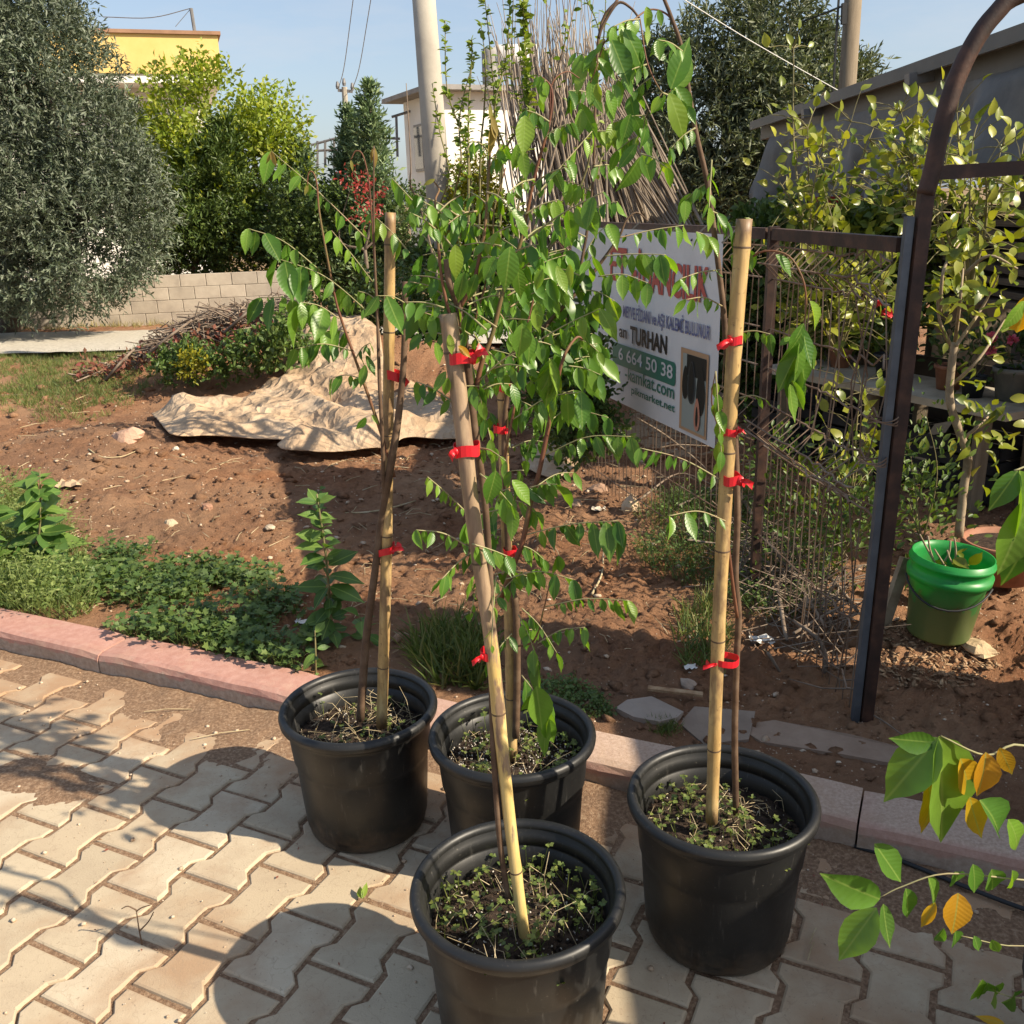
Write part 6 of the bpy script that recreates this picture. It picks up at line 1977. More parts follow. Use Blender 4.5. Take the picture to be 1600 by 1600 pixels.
S.leaf((870, 415), (885, 462), 'y', -.1, -.1, (.3, -1, .3)); S.leaf((848, 420), (836, 455), 'g', -.1); S.leaf((890, 412), (893, 452), 'y', -.06)
S.leaf((816, 505), (812, 562), 'g', -.12, -.12, (.2, -1, .2), 1.25); S.leaf((824, 515), (834, 572), 'g', -.10); S.leaf((835, 482), (842, 520), 'y', -.06); S.leaf((838, 470), (850, 500), 'g', -.06)
S.leaf((680, 535), (688, 570), 'y', -.05); S.leaf((697, 580), (678, 615), 'g', -.03); S.leaf((700, 590), (695, 620), 'g', -.02)
S.leaf((702, 522), (706, 556), 'y', -.03); S.leaf((716, 540), (735, 560), 'Y', -.04)
S.frond((760, 300), (800, 330), 6, 26, 36, 0, -.05); S.frond((745, 330), (700, 350), 6, 26, 34, .03)
S.frond((750, 390), (720, 330), 6, 22, 30, .05, .1, 'g', .05); S.frond((790, 450), (850, 400), 7, 24, 38, .03, .0)
S.frond((760, 470), (800, 520), 6, 26, 36, .04); S.frond((740, 540), (790, 580), 7, 26, 38, .03); S.frond((724, 530), (690, 500), 5, 24, 30, .05)
S.frond((718, 480), (665, 470), 6, 20, 32, .06); S.frond((755, 560), (740, 520), 4, 26, 30, -.02); S.frond((752, 610), (800, 600), 6, 26, 40, .02)
S.frond((705, 470), (640, 440), 7, 22, 34, .06); S.frond((690, 420), (655, 360), 6, 20, 28, .04); S.frond((765, 260), (790, 230), 4, 18, 24, .02)
S.frond((770, 430), (735, 360), 7, 22, 32, .08, .12); S.frond((800, 400), (760, 470), 7, 26, 36, .08, .05); S.frond((812, 380), (870, 350), 6, 24, 36, .06, .1)
S.frond((728, 800), (668, 745), 12, 16, 24, .01, -.03, 'y', .02); S.frond((738, 858), (650, 828), 7, 20, 36, -.02, -.05)
S.frond((738, 850), (800, 872), 7, 44, 34, -.05, -.02, 'g', .02); S.frond((742, 860), (690, 905), 8, 28, 34, .0, -.06, 'g', .05)
S.frond((735, 560), (770, 700), 9, 26, 36, .03, .02, 'g', .0); S.frond((742, 700), (790, 720), 6, 30, 40, .02, -.03)
S.frond((750, 740), (800, 790), 5, 50, 60, -.03, -.08, 'g', .05); S.frond((760, 880), (735, 960), 6, 26, 30, .05)
S.leaf((775, 735), (762, 792), 'g', -.08, -.08, (.3, -1, .4), 1.1); S.leaf((800, 750), (830, 790), 'g', -.06); S.leaf((770, 945), (765, 990), 'g', -.03)
for a, b in (((768, 190), (764, 160)), ((768, 185), (774, 225)), ((766, 200), (768, 245)), ((768, 180), (778, 215)), ((845, 118), (842, 150)), ((850, 122), (848, 160)), ((840, 118), (834, 140)), ((680, 280), (660, 290))):
    S.leaf(a, b, 'w' if a[0] < 800 else 'y')
S.frond((852, 125), (846, 150), 4, 22, 28, 0, 0, 'y', 0)
S.frond((772, 250), (785, 225), 3, 26, 32, 0, 0, 'y')
S.frond((775, 900), (768, 1010), 5, 22, 28, -.02)

for a, b in (((766, 262), (800, 236)), ((766, 240), (738, 220)), ((842, 262), (800, 232)), ((850, 215), (892, 192)), ((858, 190), (822, 172)), ((832, 290), (882, 262)), ((820, 335), (872, 312)), ((770, 330), (735, 300)), ((752, 384), (800, 352)), ((683, 360), (640, 332)), ((682, 335), (720, 305)), ((690, 433), (735, 405)),
             ((790, 440), (750, 410)), ((800, 410), (845, 385)), ((835, 280), (795, 300)), ((757, 360), (715, 345))):
    S.frond(a, b, 7, 22, 34, rnd.uniform(-.03, .06), None, 'y' if rnd.random() < .3 else 'g', .06)
for k in range(36):
    x, y = 690 + 110 * rnd.random(), 330 + 300 * rnd.random(); a = rnd.choice((-1, 1))
    S.frond((x, y), (x + a * rnd.uniform(35, 80), y + rnd.uniform(-45, 15)), 6, 28, 42, rnd.uniform(-.04, .12), None, 'y' if rnd.random() < .15 else 'g', .06)
S.finish()
# ---- middle sapling
S = Sapling('bushy sapling with long leaf sprays in the middle pot', 1.97, (806, 1150)); S.fs = 1.18
S.branch([(806, 1152), (808, 1050), (806, 950), (797, 905), (792, 800), (788, 700), (790, 640), (800, 560)], [13, 12, 11, 9, 6], M_STEMB, 'trunk')
S.branch([(783, 935, -.03), (800, 890, -.06), (816, 848, -.08), (829, 787, -.08), (843, 735, -.08), (861, 645, -.08), (870, 600, -.08), (882, 555, -.08), (900, 528, -.06), (912, 530, -.05)], [9, 8, 7, 5, 3], M_STEMR)
S.branch([(784, 735, -.06), (793, 690, -.08), (802, 645, -.08), (808, 600, -.08), (815, 545, -.08), (833, 470, -.08), (840, 440, -.08)], [5, 4, 3, 2], M_STEMR)
S.branch([(808, 1010, -.04), (835, 1000, -.08), (850, 950, -.1), (858, 915, -.1)], [4, 3, 2], M_STEMR)
S.branch([(800, 600, .02), (835, 530, .05), (900, 458, .08), (930, 422, .1), (966, 372, .1), (978, 345, .1), (995, 332, .1), (1012, 345, .1)], [8, 7, 6, 4, 3, 1.5], M_STEMB)
S.branch([(900, 458, .08), (925, 300, .1), (935, 60, .1), (968, -5, .1)], [5, 4, 4], M_STEMB)
S.branch([(795, 620), (770, 560, .05), (760, 520, .05)], [5, 4, 3], M_STEMB)
S.frond((966, 372), (1068, 352), 9, 14, 30, .10, .12, 'g', .02, slant=.1, tipkind='y'); S.frond((945, 400), (1040, 398), 9, 24, 52, .08, .04, 'g', .02); S.frond((935, 432), (1012, 442), 8, 36, 46, .04, .0)
S.frond((905, 455), (960, 470), 7, 26, 40, .06, .0, tipkind='y'); S.frond((840, 533), (938, 482), 8, 20, 46, -.06, -.14, 'g', .02, tipkind='y')
S.frond((802, 655), (908, 612), 10, 24, 44, -.08, -.12); S.frond((850, 712), (986, 682), 14, 20, 42, -.08, -.14, 'g', .10); S.frond((838, 760), (896, 738), 8, 20, 28, -.06, .0)
S.frond((820, 836), (966, 814), 14, 16, 58, -.08, -.16, 'g', .04); S.frond((852, 948), (982, 938), 12, 14, 40, -.1, -.16, 'g', .06, tipkind='y'); S.frond((790, 905), (895, 905), 8, 22, 36, -.06, -.1, 'g', .12)
S.frond((840, 1005), (914, 980), 8, 20, 34, -.08, -.12); S.frond((815, 1055), (858, 1120), 4, 46, 66, -.06, -.14, 'g', .06); S.leaf((838, 1072), (848, 1142), 'g', -.15, -.16, (.3, -1, .3), 1.1); S.leaf((848, 1120), (866, 1162), 'y', -.14); S.leaf((830, 1085), (816, 1115), 'y', -.14)
S.leaf((870, 870), (866, 900), 'y', -.1); S.leaf((872, 868), (878, 898), 'y', -.1)
S.frond((868, 610), (858, 560), 5, 30, 38, -.12, -.16, 'y', 0); S.leaf((862, 560), (852, 640), 'y', -.14, -.15); S.leaf((855, 575), (845, 612), 'y', -.14); S.leaf((866, 575), (874, 618), 'y', -.14)
S.frond((905, 530), (935, 550), 6, 14, 22, -.05, -.05, 'y')
S.frond((806, 900), (760, 960), 8, 24, 36, -.04, -.1, 'g', .06); S.frond((800, 990), (765, 1040), 7, 26, 40, -.08, -.12); S.frond((810, 960), (842, 1040), 8, 28, 40, -.06, -.1); S.frond((808, 850), (856, 880), 7, 22, 34, -.04)
S.frond((795, 780), (835, 800), 7, 24, 36, -.03); S.frond((792, 760), (760, 830), 7, 28, 40, .0); S.frond((800, 700), (850, 690), 7, 22, 34, 0, .05); S.frond((790, 680), (760, 640), 6, 24, 34, .05)
S.frond((800, 580), (860, 590), 8, 26, 38, .03, .06); S.frond((810, 540), (870, 500), 8, 24, 36, .03, .08); S.frond((830, 480), (890, 440), 7, 24, 36, -.04, .02); S.frond((835, 530), (800, 470), 7, 26, 34, .06)
S.frond((860, 500), (905, 540), 7, 24, 34, .06, .1); S.frond((870, 480), (850, 400), 7, 24, 34, .06, .1); S.frond((900, 455), (925, 400), 7, 26, 40, .06, .04); S.frond((912, 400), (950, 350), 6, 24, 34, .1, .12)
S.frond((880, 640), (915, 660), 5, 22, 34, -.04); S.frond((845, 660), (820, 720), 6, 22, 28, 0); S.frond((815, 950), (870, 1020), 7, 18, 30, -.1); S.frond((790, 920), (740, 900), 6, 26, 36, -.06, -.12)

for a, b in (((925, 300), (880, 282)), ((930, 205), (975, 212)), ((930, 150), (888, 142)), ((935, 100), (900, 82)), ((940, 80), (985, 72)), ((922, 330), (965, 315)), ((915, 370), (870, 355)), ((905, 430), (860, 420)), ((928, 260), (968, 262))):
    S.frond(a, b, 7, 22, 34, rnd.uniform(.02, .12), None, 'y' if rnd.random() < .3 else 'g', .06)
for k in range(34):
    x, y = 790 + 110 * rnd.random(), 380 + 280 * rnd.random(); a = rnd.choice((-1, 1, 1))
    S.frond((x, y), (x + a * rnd.uniform(35, 80), y + rnd.uniform(-45, 15)), 6, 26, 40, rnd.uniform(-.08, .12), None, 'y' if rnd.random() < .2 else 'g', .06)
for k in range(8):
    x, y = 770 + 60 * rnd.random(), 680 + 380 * rnd.random(); a = rnd.choice((-1, 1))
    S.frond((x, y), (x + a * rnd.uniform(30, 60), y + rnd.uniform(-10, 40)), 5, 26, 40, rnd.uniform(-.12, .05), None, 'g', .06)
S.finish()
# ---- right sapling
S = Sapling('lanky sapling arching over the top of the photo from the right pot', 1.71, (1150, 1265)); S.ls = 1.3
S.branch([(1150, 1272, 0), (1148, 1150, 0), (1151, 1030, .01), (1154, 960, .01), (1149, 900, .01), (1152, 800, .01), (1148, 680, .03), (1136, 560, .04), (1130, 480, .04), (1118, 380, .05), (1105, 285, .05), (1086, 200, .05), (1066, 80, .05), (1050, 30, .05), (1035, -8, .05)], [12, 11, 11, 10, 9, 8, 6, 5], M_STEMB, 'trunk')
S.branch([(1152, 965, .0), (1144, 905, -.01), (1136, 830, -.02), (1130, 760, -.02), (1128, 700, -.03)], [6, 5, 4, 3], M_STEMR)
S.branch([(935, 60, .05), (942, 40, .05), (965, 5, .05), (985, 12, .05), (1000, 30, .05)], [5, 4, 3], M_STEMB)
S.branch([(1060, 60, .05), (1045, 25, .05), (1015, 15, .05), (985, 35, .02), (960, 50, 0), (942, 70, 0)], [3, 2.5, 2], M_STEMR)
S.branch([(1145, 480, .03), (1175, 402, .0), (1225, 396, -.02), (1252, 430, -.03), (1260, 475, -.03), (1253, 520, -.03)], [4, 3, 3, 2], M_STEMR)
S.branch([(1130, 690, -.02), (1112, 630, -.04), (1118, 580, -.05)], [3, 2, 1.5], M_STEMR)
for a, b, k in (((962, 55), (990, 110), 'g'), ((975, 45), (1005, 95), 'g'), ((955, 62), (978, 118), 'g'), ((940, 75), (945, 118), 'g'), ((935, 90), (955, 120), 'g'), ((1000, 70), (1004, 95), 'g'), ((1018, 78), (1042, 90), 'g'),
                ((1048, 140), (1072, 72), 'g'), ((1052, 142), (1078, 95), 'g'), ((1055, 135), (1078, 172), 'g'), ((1050, 140), (1058, 187), 'g'), ((1045, 145), (1072, 205), 'y'), ((1040, 150), (1025, 175), 'g'), ((1030, 150), (1020, 172), 'y'),
                ((985, 178), (975, 215), 'g'), ((990, 180), (1008, 215), 'g'), ((1000, 200), (1022, 238), 'g'), ((995, 225), (972, 258), 'g'), ((1000, 245), (976, 290), 'g'), ((1003, 240), (1015, 275), 'g'), ((1010, 195), (1005, 225), 'g'),
                ((925, 120), (922, 160), 'g'), ((932, 130), (936, 155), 'y'), ((948, 140), (960, 175), 'y'), ((950, 150), (955, 185), 'y'), ((905, 160), (930, 205), 'y'), ((908, 170), (905, 205), 'g'), ((1040, 60), (1020, 80), 'g'), ((990, 100), (985, 125), 'g'), ((1000, 105), (995, 128), 'g'),
                ((1010, 10), (1012, 40), 'y'), ((1012, 40), (1010, 65), 'y'), ((970, 60), (960, 92), 'g'), ((1028, 15), (1034, 35), 'g')):
    S.leaf(a, b, k, rnd.uniform(-.08, .05))
S.branch([(1000, 30, .02), (1012, 100, .0), (1035, 145, -.02), (1048, 142, -.03)], [2, 2, 1.5], M_STEMR)
S.branch([(1035, 145, -.02), (1010, 180, -.02), (1000, 240, -.02)], [2, 1.5, 1], M_STEMR)
S.branch([(945, 62, 0), (930, 110, 0), (922, 130, 0)], [2, 1.5], M_STEMR)
S.frond((1112, 250), (1108, 325), 7, 20, 30, .0, -.05, 'y', 0); S.frond((1125, 422), (1062, 436), 7, 20, 44, .03, -.02, 'g', .04); S.frond((1128, 478), (1072, 468), 6, 16, 40, .03, -.02, 'g', .1); S.frond((1130, 752), (1000, 700), 11, 22, 36, -.02, -.06, 'g', .06); S.frond((1136, 815), (1045, 806), 7, 34, 58, -.03, -.10, 'g', .1)
S.frond((1155, 520), (1203, 522), 5, 18, 36, 0, -.03, 'g', .08); S.frond((1155, 622), (1196, 624), 5, 12, 28, 0, -.03, 'g', .12); S.frond((1118, 580), (1128, 720), 9, 30, 40, -.05, -.05, 'y', 0); S.frond((1140, 400), (1170, 390), 5, 26, 36, .02, 0)
for k in range(13):
    f = k / 12; x, y = 1256 - 22 * f, 505 + 95 * f
    S.leaf((x, y), (x + rnd.uniform(-24, 22), y + rnd.uniform(34, 52)), 'g', -.04 + rnd.uniform(-.03, .03))
S.leaf((1212, 398), (1232, 425), 'g', -.02); S.leaf((1265, 470), (1278, 505), 'y', -.03); S.leaf((1218, 540), (1236, 528), 'y', -.03)
S.frond((1165, 395), (1150, 360), 4, 22, 28, .02)
for a, b in (((1012, 100), (958, 132)), ((1035, 145), (1078, 172)), ((1010, 180), (958, 192)), ((1000, 240), (1042, 262)), ((1066, 80), (1028, 62)), ((1086, 200), (1048, 232)), ((1105, 285), (1072, 312)), ((1118, 380), (1088, 362)), ((945, 62), (915, 102)), ((1000, 30), (958, 42)), ((1020, 120), (985, 150)), ((1005, 210), (965, 235)), ((1112, 330), (1140, 350))):
    S.frond(a, b, 7, 24, 38, rnd.uniform(-.05, .08), None, 'y' if rnd.random() < .25 else 'g', .06)

# ------------------------------------------------------------------ foreground sapling reaching in from the right edge
S = Sapling('foreground sapling branch with green and yellow leaves at the right photo edge', 1.18, (1760, 1900))
S.t.location = (1.02, 1.22, 0.0)
S.branch([(1900, 1800, 0), (1800, 1500, 0), (1720, 1250, 0), (1690, 1000, 0), (1660, 700, 0), (1640, 400, 0)], [16, 14, 11, 8, 5], M_STEMB, 'trunk')
S.branch([(1715, 1230, 0), (1600, 1165, -.02), (1540, 1180, -.03), (1470, 1150, -.03)], [5, 4, 3], M_RACH)
S.branch([(1760, 1390, 0), (1600, 1375, -.02), (1480, 1365, -.03), (1410, 1385, -.03), (1375, 1402, -.03)], [4, 3, 2], M_RACH)
S.branch([(1780, 1450, 0), (1600, 1478, -.02), (1500, 1462, -.02)], [3, 2], M_RACH)
S.branch([(1800, 1540, 0), (1600, 1560, -.02), (1530, 1532, -.02)], [3, 2], M_RACH)
S.branch([(1670, 780, 0), (1620, 730, -.02), (1585, 735, -.03)], [4, 3], M_RACH)
for a, b, k, w in (((1466, 1152), (1380, 1256), 'g', 1.15), ((1467, 1150), (1479, 1322), 'g', 1.15), ((1462, 1160), (1390, 1155), 'g', 1.0), ((1540, 1175), (1535, 1250), 'Y', 1.1), ((1562, 1168), (1586, 1218), 'Y', 1.0), ((1500, 1185), (1525, 1250), 'Y', 1.0),
                   ((1450, 1215), (1470, 1320), 'Y', .9), ((1515, 1245), (1528, 1305), 'Y', 1.0), ((1530, 1250), (1585, 1310), 'g', 1.0), ((1575, 1280), (1612, 1340), 'g', 1.0),
                   ((1366, 1318), (1411, 1380), 'g', 1.05), ((1375, 1405), (1283, 1368), 'g', 1.0), ((1370, 1418), (1309, 1503), 'g', 1.0), ((1380, 1412), (1386, 1478), 'g', .95), ((1415, 1388), (1425, 1440), 'g', 1.1), ((1450, 1370), (1470, 1420), 'g', 1.0),
                   ((1492, 1362), (1505, 1395), 'g', 1.1), ((1520, 1350), (1528, 1400), 'g', 1.2), ((1549, 1358), (1553, 1393), 'g', 1.2), ((1581, 1360), (1583, 1392), 'g', 1.2), ((1497, 1395), (1492, 1464), 'Y', 1.35), ((1462, 1410), (1438, 1452), 'Y', .7),
                   ((1492, 1455), (1497, 1484), 'g', 1.2), ((1522, 1462), (1530, 1487), 'g', 1.2), ((1550, 1468), (1562, 1492), 'g', 1.2), ((1475, 1450), (1461, 1478), 'g', .8),
                   ((1535, 1530), (1517, 1566), 'g', 1.1), ((1543, 1535), (1535, 1562), 'g', 1.1), ((1556, 1540), (1552, 1570), 'g', 1.1), ((1585, 1550), (1580, 1575), 'g', 1.1), ((1570, 1600), (1525, 1588), 'Y', .6),
                   ((1590, 735), (1548, 800), 'g', 1.2), ((1592, 735), (1604, 860), 'g', 1.2), ((1605, 780), (1570, 905), 'g', 1.2), ((1610, 820), (1580, 930), 'g', 1.2), ((1600, 470), (1575, 520), 'g', 1.2), ((1605, 460), (1592, 530), 'Y', 1.2)):
    S.leaf(a, b, k, -.03, -.03 + rnd.uniform(-.03, .03), (rnd.gauss(.1, .35), -1, rnd.gauss(.5, .3)), w)
small_pot(np.array([1.02, 1.22, 0.003]), .17, .30, M_BLKP, 'black pot of the foreground sapling outside the right photo edge')
# ------------------------------------------------------------------ ground cover behind the kerb
M_WEED = leaf_mat('weed_leaf', [(0.055, 0.105, 0.025), (0.095, 0.16, 0.04), (0.15, 0.21, 0.055), (0.075, 0.13, 0.04)], .32, .5, True, (1.2, 1.25, .4), 5)
M_WEEDL = leaf_mat('light_weed_leaf', [(0.12, 0.18, 0.045), (0.19, 0.25, 0.07), (0.26, 0.31, 0.10)], .35, .5, True, (1.2, 1.25, .4), 5)
M_GRASS = leaf_mat('grass_blade', [(0.075, 0.125, 0.03), (0.13, 0.18, 0.045), (0.24, 0.23, 0.08)], .3, .55, True, (1.2, 1.2, .4), 3)
M_DRYG = leaf_mat('dry_grass', [(0.26, 0.22, 0.09), (0.36, 0.31, 0.14), (0.18, 0.20, 0.06)], .25, .6, True, (1.1, 1.05, .5), 3)
M_TWIG = rough_mat('dry_twigs', [(0.10, 0.07, 0.05), (0.20, 0.15, 0.11), (0.32, 0.26, 0.20)], 12, .85, 60, .3, .002)

def region_pts(poly_px, n, rg):
    P = np.array([gnd(*q)[:2] for q in poly_px])
    mn, mx_ = P.min(0), P.max(0)
    out = []
    while sum(len(o) for o in out) < n:
        q = mn + (mx_ - mn) * rg.random((n * 2, 2))
        q = q[inside(P, q[:, 0], q[:, 1])]
        q = q[q @ KN > K_BACK + .0]
        out.append(q)
    q = np.vstack(out)[:n]
    return np.c_[q, soil_z(q[:, 0], q[:, 1])]

def weeds(name, label, poly, n, size, hgt, mat, tmpl, seed, stalks=3, thr=.0, wd=.8, cat='weeds'):
    rg = np.random.default_rng(seed)
    P = region_pts(poly, n, rg)
    if thr: P = P[fbm(P[:, 0], P[:, 1], 5, 3, seed) > thr]
    n = len(P); parts = []
    k = fbm(P[:, 0], P[:, 1], 4, 2, seed + 3)
    for s in range(stalks):
        a = rg.random(n) * 6.28
        h = hgt * rg.uniform(.25, 1.0, n) * (.5 + k)
        out = h * rg.uniform(.2, .9, n)
        top = P + np.stack([np.cos(a) * out, np.sin(a) * out, h], 1)
        d = unit(np.stack([np.cos(a), np.sin(a), rg.uniform(-.3, .5, n)], 1) + rg.normal(size=(n, 3)) * .25)
        S = size * rg.uniform(.5, 1.25, n)
        parts.append(inst(*tmpl, top, frames(d, unit(np.array([0, -.1, 1.]) + rg.normal(size=(n, 3)) * .4)), np.stack([S * wd, S, S], 1)))
        sd_ = top - P; l = np.linalg.norm(sd_, axis=1)
        parts.append(inst(*([(-.5, 0, 0), (.5, 0, 0), (.3, 1, 0), (-.3, 1, 0)], [(0, 1, 2), (0, 2, 3)]), P, frames(unit(sd_), rand_dirs(n, rg)), np.stack([np.full(n, .0022), l, np.ones(n)], 1)))
    V, Fq = join(parts)
    return stuff(npmesh(name, V, Fq, mat), label, cat)
def grass(name, label, poly, n, hgt, mat, seed, thr=0., per=5, wd=.05):
    rg = np.random.default_rng(seed)
    P = region_pts(poly, n, rg)
    if thr: P = P[fbm(P[:, 0], P[:, 1], 3, 3, seed) > thr]
    P = np.repeat(P, per, 0); n = len(P)
    P = P + np.c_[rg.normal(size=(n, 2)) * .012, np.zeros(n)]
    d = unit(rg.normal(size=(n, 3)) * [.55, .55, .1] + [0, 0, 1]); S = hgt * rg.uniform(.4, 1.2, n)
    nn = unit(np.c_[rg.normal(size=(n, 2)), np.zeros(n)])
    V, Fq = inst(*T_BLADE, P, frames(d, nn), np.stack([S * wd + .0012, S, S], 1))
    return stuff(npmesh(name, V, Fq, mat), label, 'grass')

weeds('ground_cover', 'low lobed green weeds sprawling behind the left kerb', [(-120, 850), (60, 838), (180, 862), (300, 880), (420, 905), (470, 960), (500, 1010), (480, 1058), (330, 1040), (120, 1000), (-120, 960)], 3000, .030, .085, M_WEED, T_LOBE, 3, 3, .46, .9)
weeds('small_weeds', 'bright small leaved weeds in the left corner behind the kerb', [(-120, 800), (60, 790), (130, 870), (150, 960), (40, 975), (-120, 965)], 1500, .026, .17, M_WEEDL, T_LEAF, 4, 4, .0, .45)
weeds('small_weeds', 'small green weeds on the soil behind the middle pot', [(840, 1065), (900, 1060), (940, 1085), (960, 1120), (880, 1115), (850, 1090)], 420, .012, .03, M_WEED, T_LOBE, 5, 2, .3)
grass('grass_tuft', 'tuft of grass behind the kerb between the left and middle pots', [(640, 1010), (700, 990), (760, 1000), (770, 1050), (740, 1080), (660, 1060)], 190, .13, M_GRASS, 6, 0, 5, .055)
grass('grass_tuft', 'small grass tuft by the broken tile behind the right pot', [(1020, 1128), (1055, 1125), (1058, 1142), (1030, 1145)], 60, .03, M_GRASS, 7, 0, 5)
grass('grass_tuft', 'dark grass tuft on the soil left of the right stake', [(1060, 960), (1120, 930), (1140, 1000), (1120, 1050), (1070, 1040)], 120, .09, M_GRASS, 8, 0, 5)
weeds('small_weeds', 'green weeds at the foot of the wire fence', [(990, 820), (1080, 770), (1180, 780), (1280, 880), (1300, 960), (1200, 980), (1100, 930), (1000, 900)], 1500, .02, .10, M_WEED, T_LEAF, 9, 3, .32, .5)
grass('grass_verge', 'patchy green grass between the gravel track and the soil', [(-150, 556), (60, 553), (220, 556), (260, 575), (230, 620), (150, 640), (-150, 645)], 5200, .075, M_GRASS, 10, .42, 5)
grass('dry_grass', 'dry yellow grass at the foot of the block wall', [(-150, 495), (150, 490), (420, 488), (420, 503), (200, 512), (-150, 518)], 2600, .12, M_DRYG, 11, .35, 5)
grass('grass_patch', 'thin green grass patch on the soil below the brush heap', [(-60, 620), (90, 600), (190, 590), (230, 620), (130, 660), (-60, 650)], 1300, .06, M_GRASS, 12, .45, 4)

# big leafy weeds as single plants
M_BIGW = leaf_mat('broad_weed_leaf', [(0.065, 0.135, 0.03), (0.10, 0.19, 0.04), (0.15, 0.24, 0.05)], .35, .45, False, (1.25, 1.3, .35), 5, vein=True)
LW = variants(M_BIGW, 'leaf', .24)
def tall_weed(label, base, top, Y, n, l0, l1, seed, w=.006):
    rg = np.random.default_rng(seed)
    A = gnd(*base); Y = A[1]
    B = px(top[0], top[1], Y)
    t = thing('tall_weed', label, 'weed', A, 'broad leaved weeds behind the kerb')
    P = spline([A - [0, 0, .03], (A + B) / 2 + rg.normal(size=3) * .02, B], 8)
    g = G(); tube(g, P, [w, w * .5], 7); obj('stem', g, M_STEM, t, True)
    for k in range(n):
        f = (k + rg.random()) / n
        q = P[int(f * (len(P) - 1))]
        a = k * 2.4 + rg.normal() * .3
        l = (l0 + (l1 - l0) * f) * rg.uniform(.5, 1.25)
        d = np.array([math.cos(a), math.sin(a), rg.uniform(-.35, .9) - .4 * (1 - f)]) + rg.normal(size=3) * .15
        d /= np.linalg.norm(d)
        put_leaf(t, q + d * .006, q + d * l, name='leaf', meshes=LW, nrm=np.array([.1, -.5, 1]) + rg.normal(size=3) * .3, wsc=rg.uniform(.85, 1.5))
    return t
tall_weed('tall green leafy weed standing behind the left pot', (518, 1005), (495, 772), 0, 70, .15, .06, 1)
tall_weed('short bright leafy weed at the rim of the left pot', (492, 1050), (492, 985), 0, 12, .075, .06, 2, .004)
tall_weed('low broad leaved weed right of the tall weed', (560, 1010), (560, 960), 0, 18, .11, .07, 6, .004)
tall_weed('broad leaved weed at the left photo edge behind the kerb', (52, 880), (62, 735), 0, 60, .22, .09, 3)
tall_weed('small seedling weed on the soil left of the left stake', (499, 800), (500, 765), 0, 12, .06, .05, 4, .003)
tall_weed('broad leaved weed cut by the left photo edge', (-10, 900), (-5, 770), 0, 34, .16, .07, 5)

# ------------------------------------------------------------------ brush heap on the soil bank
rg = np.random.default_rng(50)
br = thing('brush_heap', 'heap of dry tangled twigs and dead leaves on the soil bank', 'brush heap', gnd(330, 560))
g = G()
for k in range(2300):
    f = rg.random(); x = 150 + 290 * f; 
    ridge = np.interp(x, [130, 200, 260, 330, 440], [585, 560, 515, 480, 462])
    low = np.interp(x, [130, 200, 260, 330, 440], [610, 612, 600, 580, 555])
    y = low + (ridge - low) * rg.random() ** .7
    Y = 8.6 + .9 * rg.random()
    c = px(x, y + 10, Y)
    a = rg.normal() * .5 + (.35 if rg.random() < .6 else 1.6); l = rg.uniform(.15, .6)
    d = np.array([math.cos(a), rg.normal() * .4, math.sin(a) * .55]) * l
    tube(g, [c - d / 2, c + rg.normal(size=3) * .05, c + d / 2 + [0, 0, -.03]], [.008, .006, .004], 4, False)
o = obj('twigs', g, M_TWIG, br); o['kind'] = 'stuff'
M_DEAD = leaf_mat('dead_leaf', [(0.16, 0.05, 0.03), (0.28, 0.10, 0.06), (0.22, 0.14, 0.07), (0.34, 0.09, 0.08)], .25, .7, True, (1.1, .9, .7))
n = 1500; xs_ = 120 + 310 * rg.random(n)
ys_ = np.interp(xs_, [110, 200, 300, 430], [595, 585, 545, 520]) + rg.normal(size=n) * 16
P = np.array([px(a, b, 8.45 + .4 * rg.random()) for a, b in zip(xs_, ys_)])
V, Fq = inst(*T_LEAF, P, frames(rand_dirs(n, rg), rand_dirs(n, rg)), np.stack([np.full(n, .035), np.full(n, .06), np.full(n, .06)], 1))
o = npmesh('dead_leaves', V, Fq, M_DEAD, br); o['kind'] = 'stuff'
for k, (x, y, x2, y2) in enumerate(((165, 595, 210, 545), (350, 520, 420, 465), (225, 560, 300, 500))):
    g = G(); tube(g, [px(x, y, 8.3), px((x + x2) / 2, (y + y2) / 2 - 3, 8.3), px(x2, y2, 8.4)], [.014, .009], 6); obj('branch', g, M_TWIG, br, True)

# green growth on the bank
def clump(label, pts, n, leaf, mat, seed, Y, rad=.25, per=7, group='green clumps on the soil bank', wd=.55, name='green_clump'):
    blobs = [(px(x, y, Y), r) for x, y, r in pts]
    rgg = np.random.default_rng(seed)
    b = blobs[0][0].copy()
    t = thing(name, label, 'plant', (b[0], b[1], soil_base(b[0], b[1])), group)
    (V, Fq), _, _ = twig_cloud(blobs, n, per, leaf, leaf * wd, T_OVAL, rgg, tlen=.10, up=.6, shell=.3)
    npmesh('foliage', V, Fq, mat, t)
    g = G()
    for q, r in blobs: 
        f = q - np.array([rgg.normal() * .04, 0, min(r * 1.2, q[2] - soil_base(q[0], q[1]))]); tube(g, [f, (f + q) / 2 + rgg.normal(size=3) * .02, q], [.004, .002], 5)
    obj('stem', g, M_STEM, t)
    return t
clump('bright green leafy clump on the right end of the soil bank', [(370, 560, .14), (400, 555, .16), (430, 545, .18), (350, 572, .12), (450, 530, .18)], 360, .05, M_WEED, 61, 8.0)
clump('green clump with yellow tips at the foot of the brush heap', [(262, 578, .14), (285, 570, .15), (300, 560, .14)], 200, .045, M_WEED, 62, 8.1)
clump('small yellow flowering clump on the soil bank', [(298, 572, .08), (306, 566, .06)], 60, .035, M_GOLD, 63, 7.9)
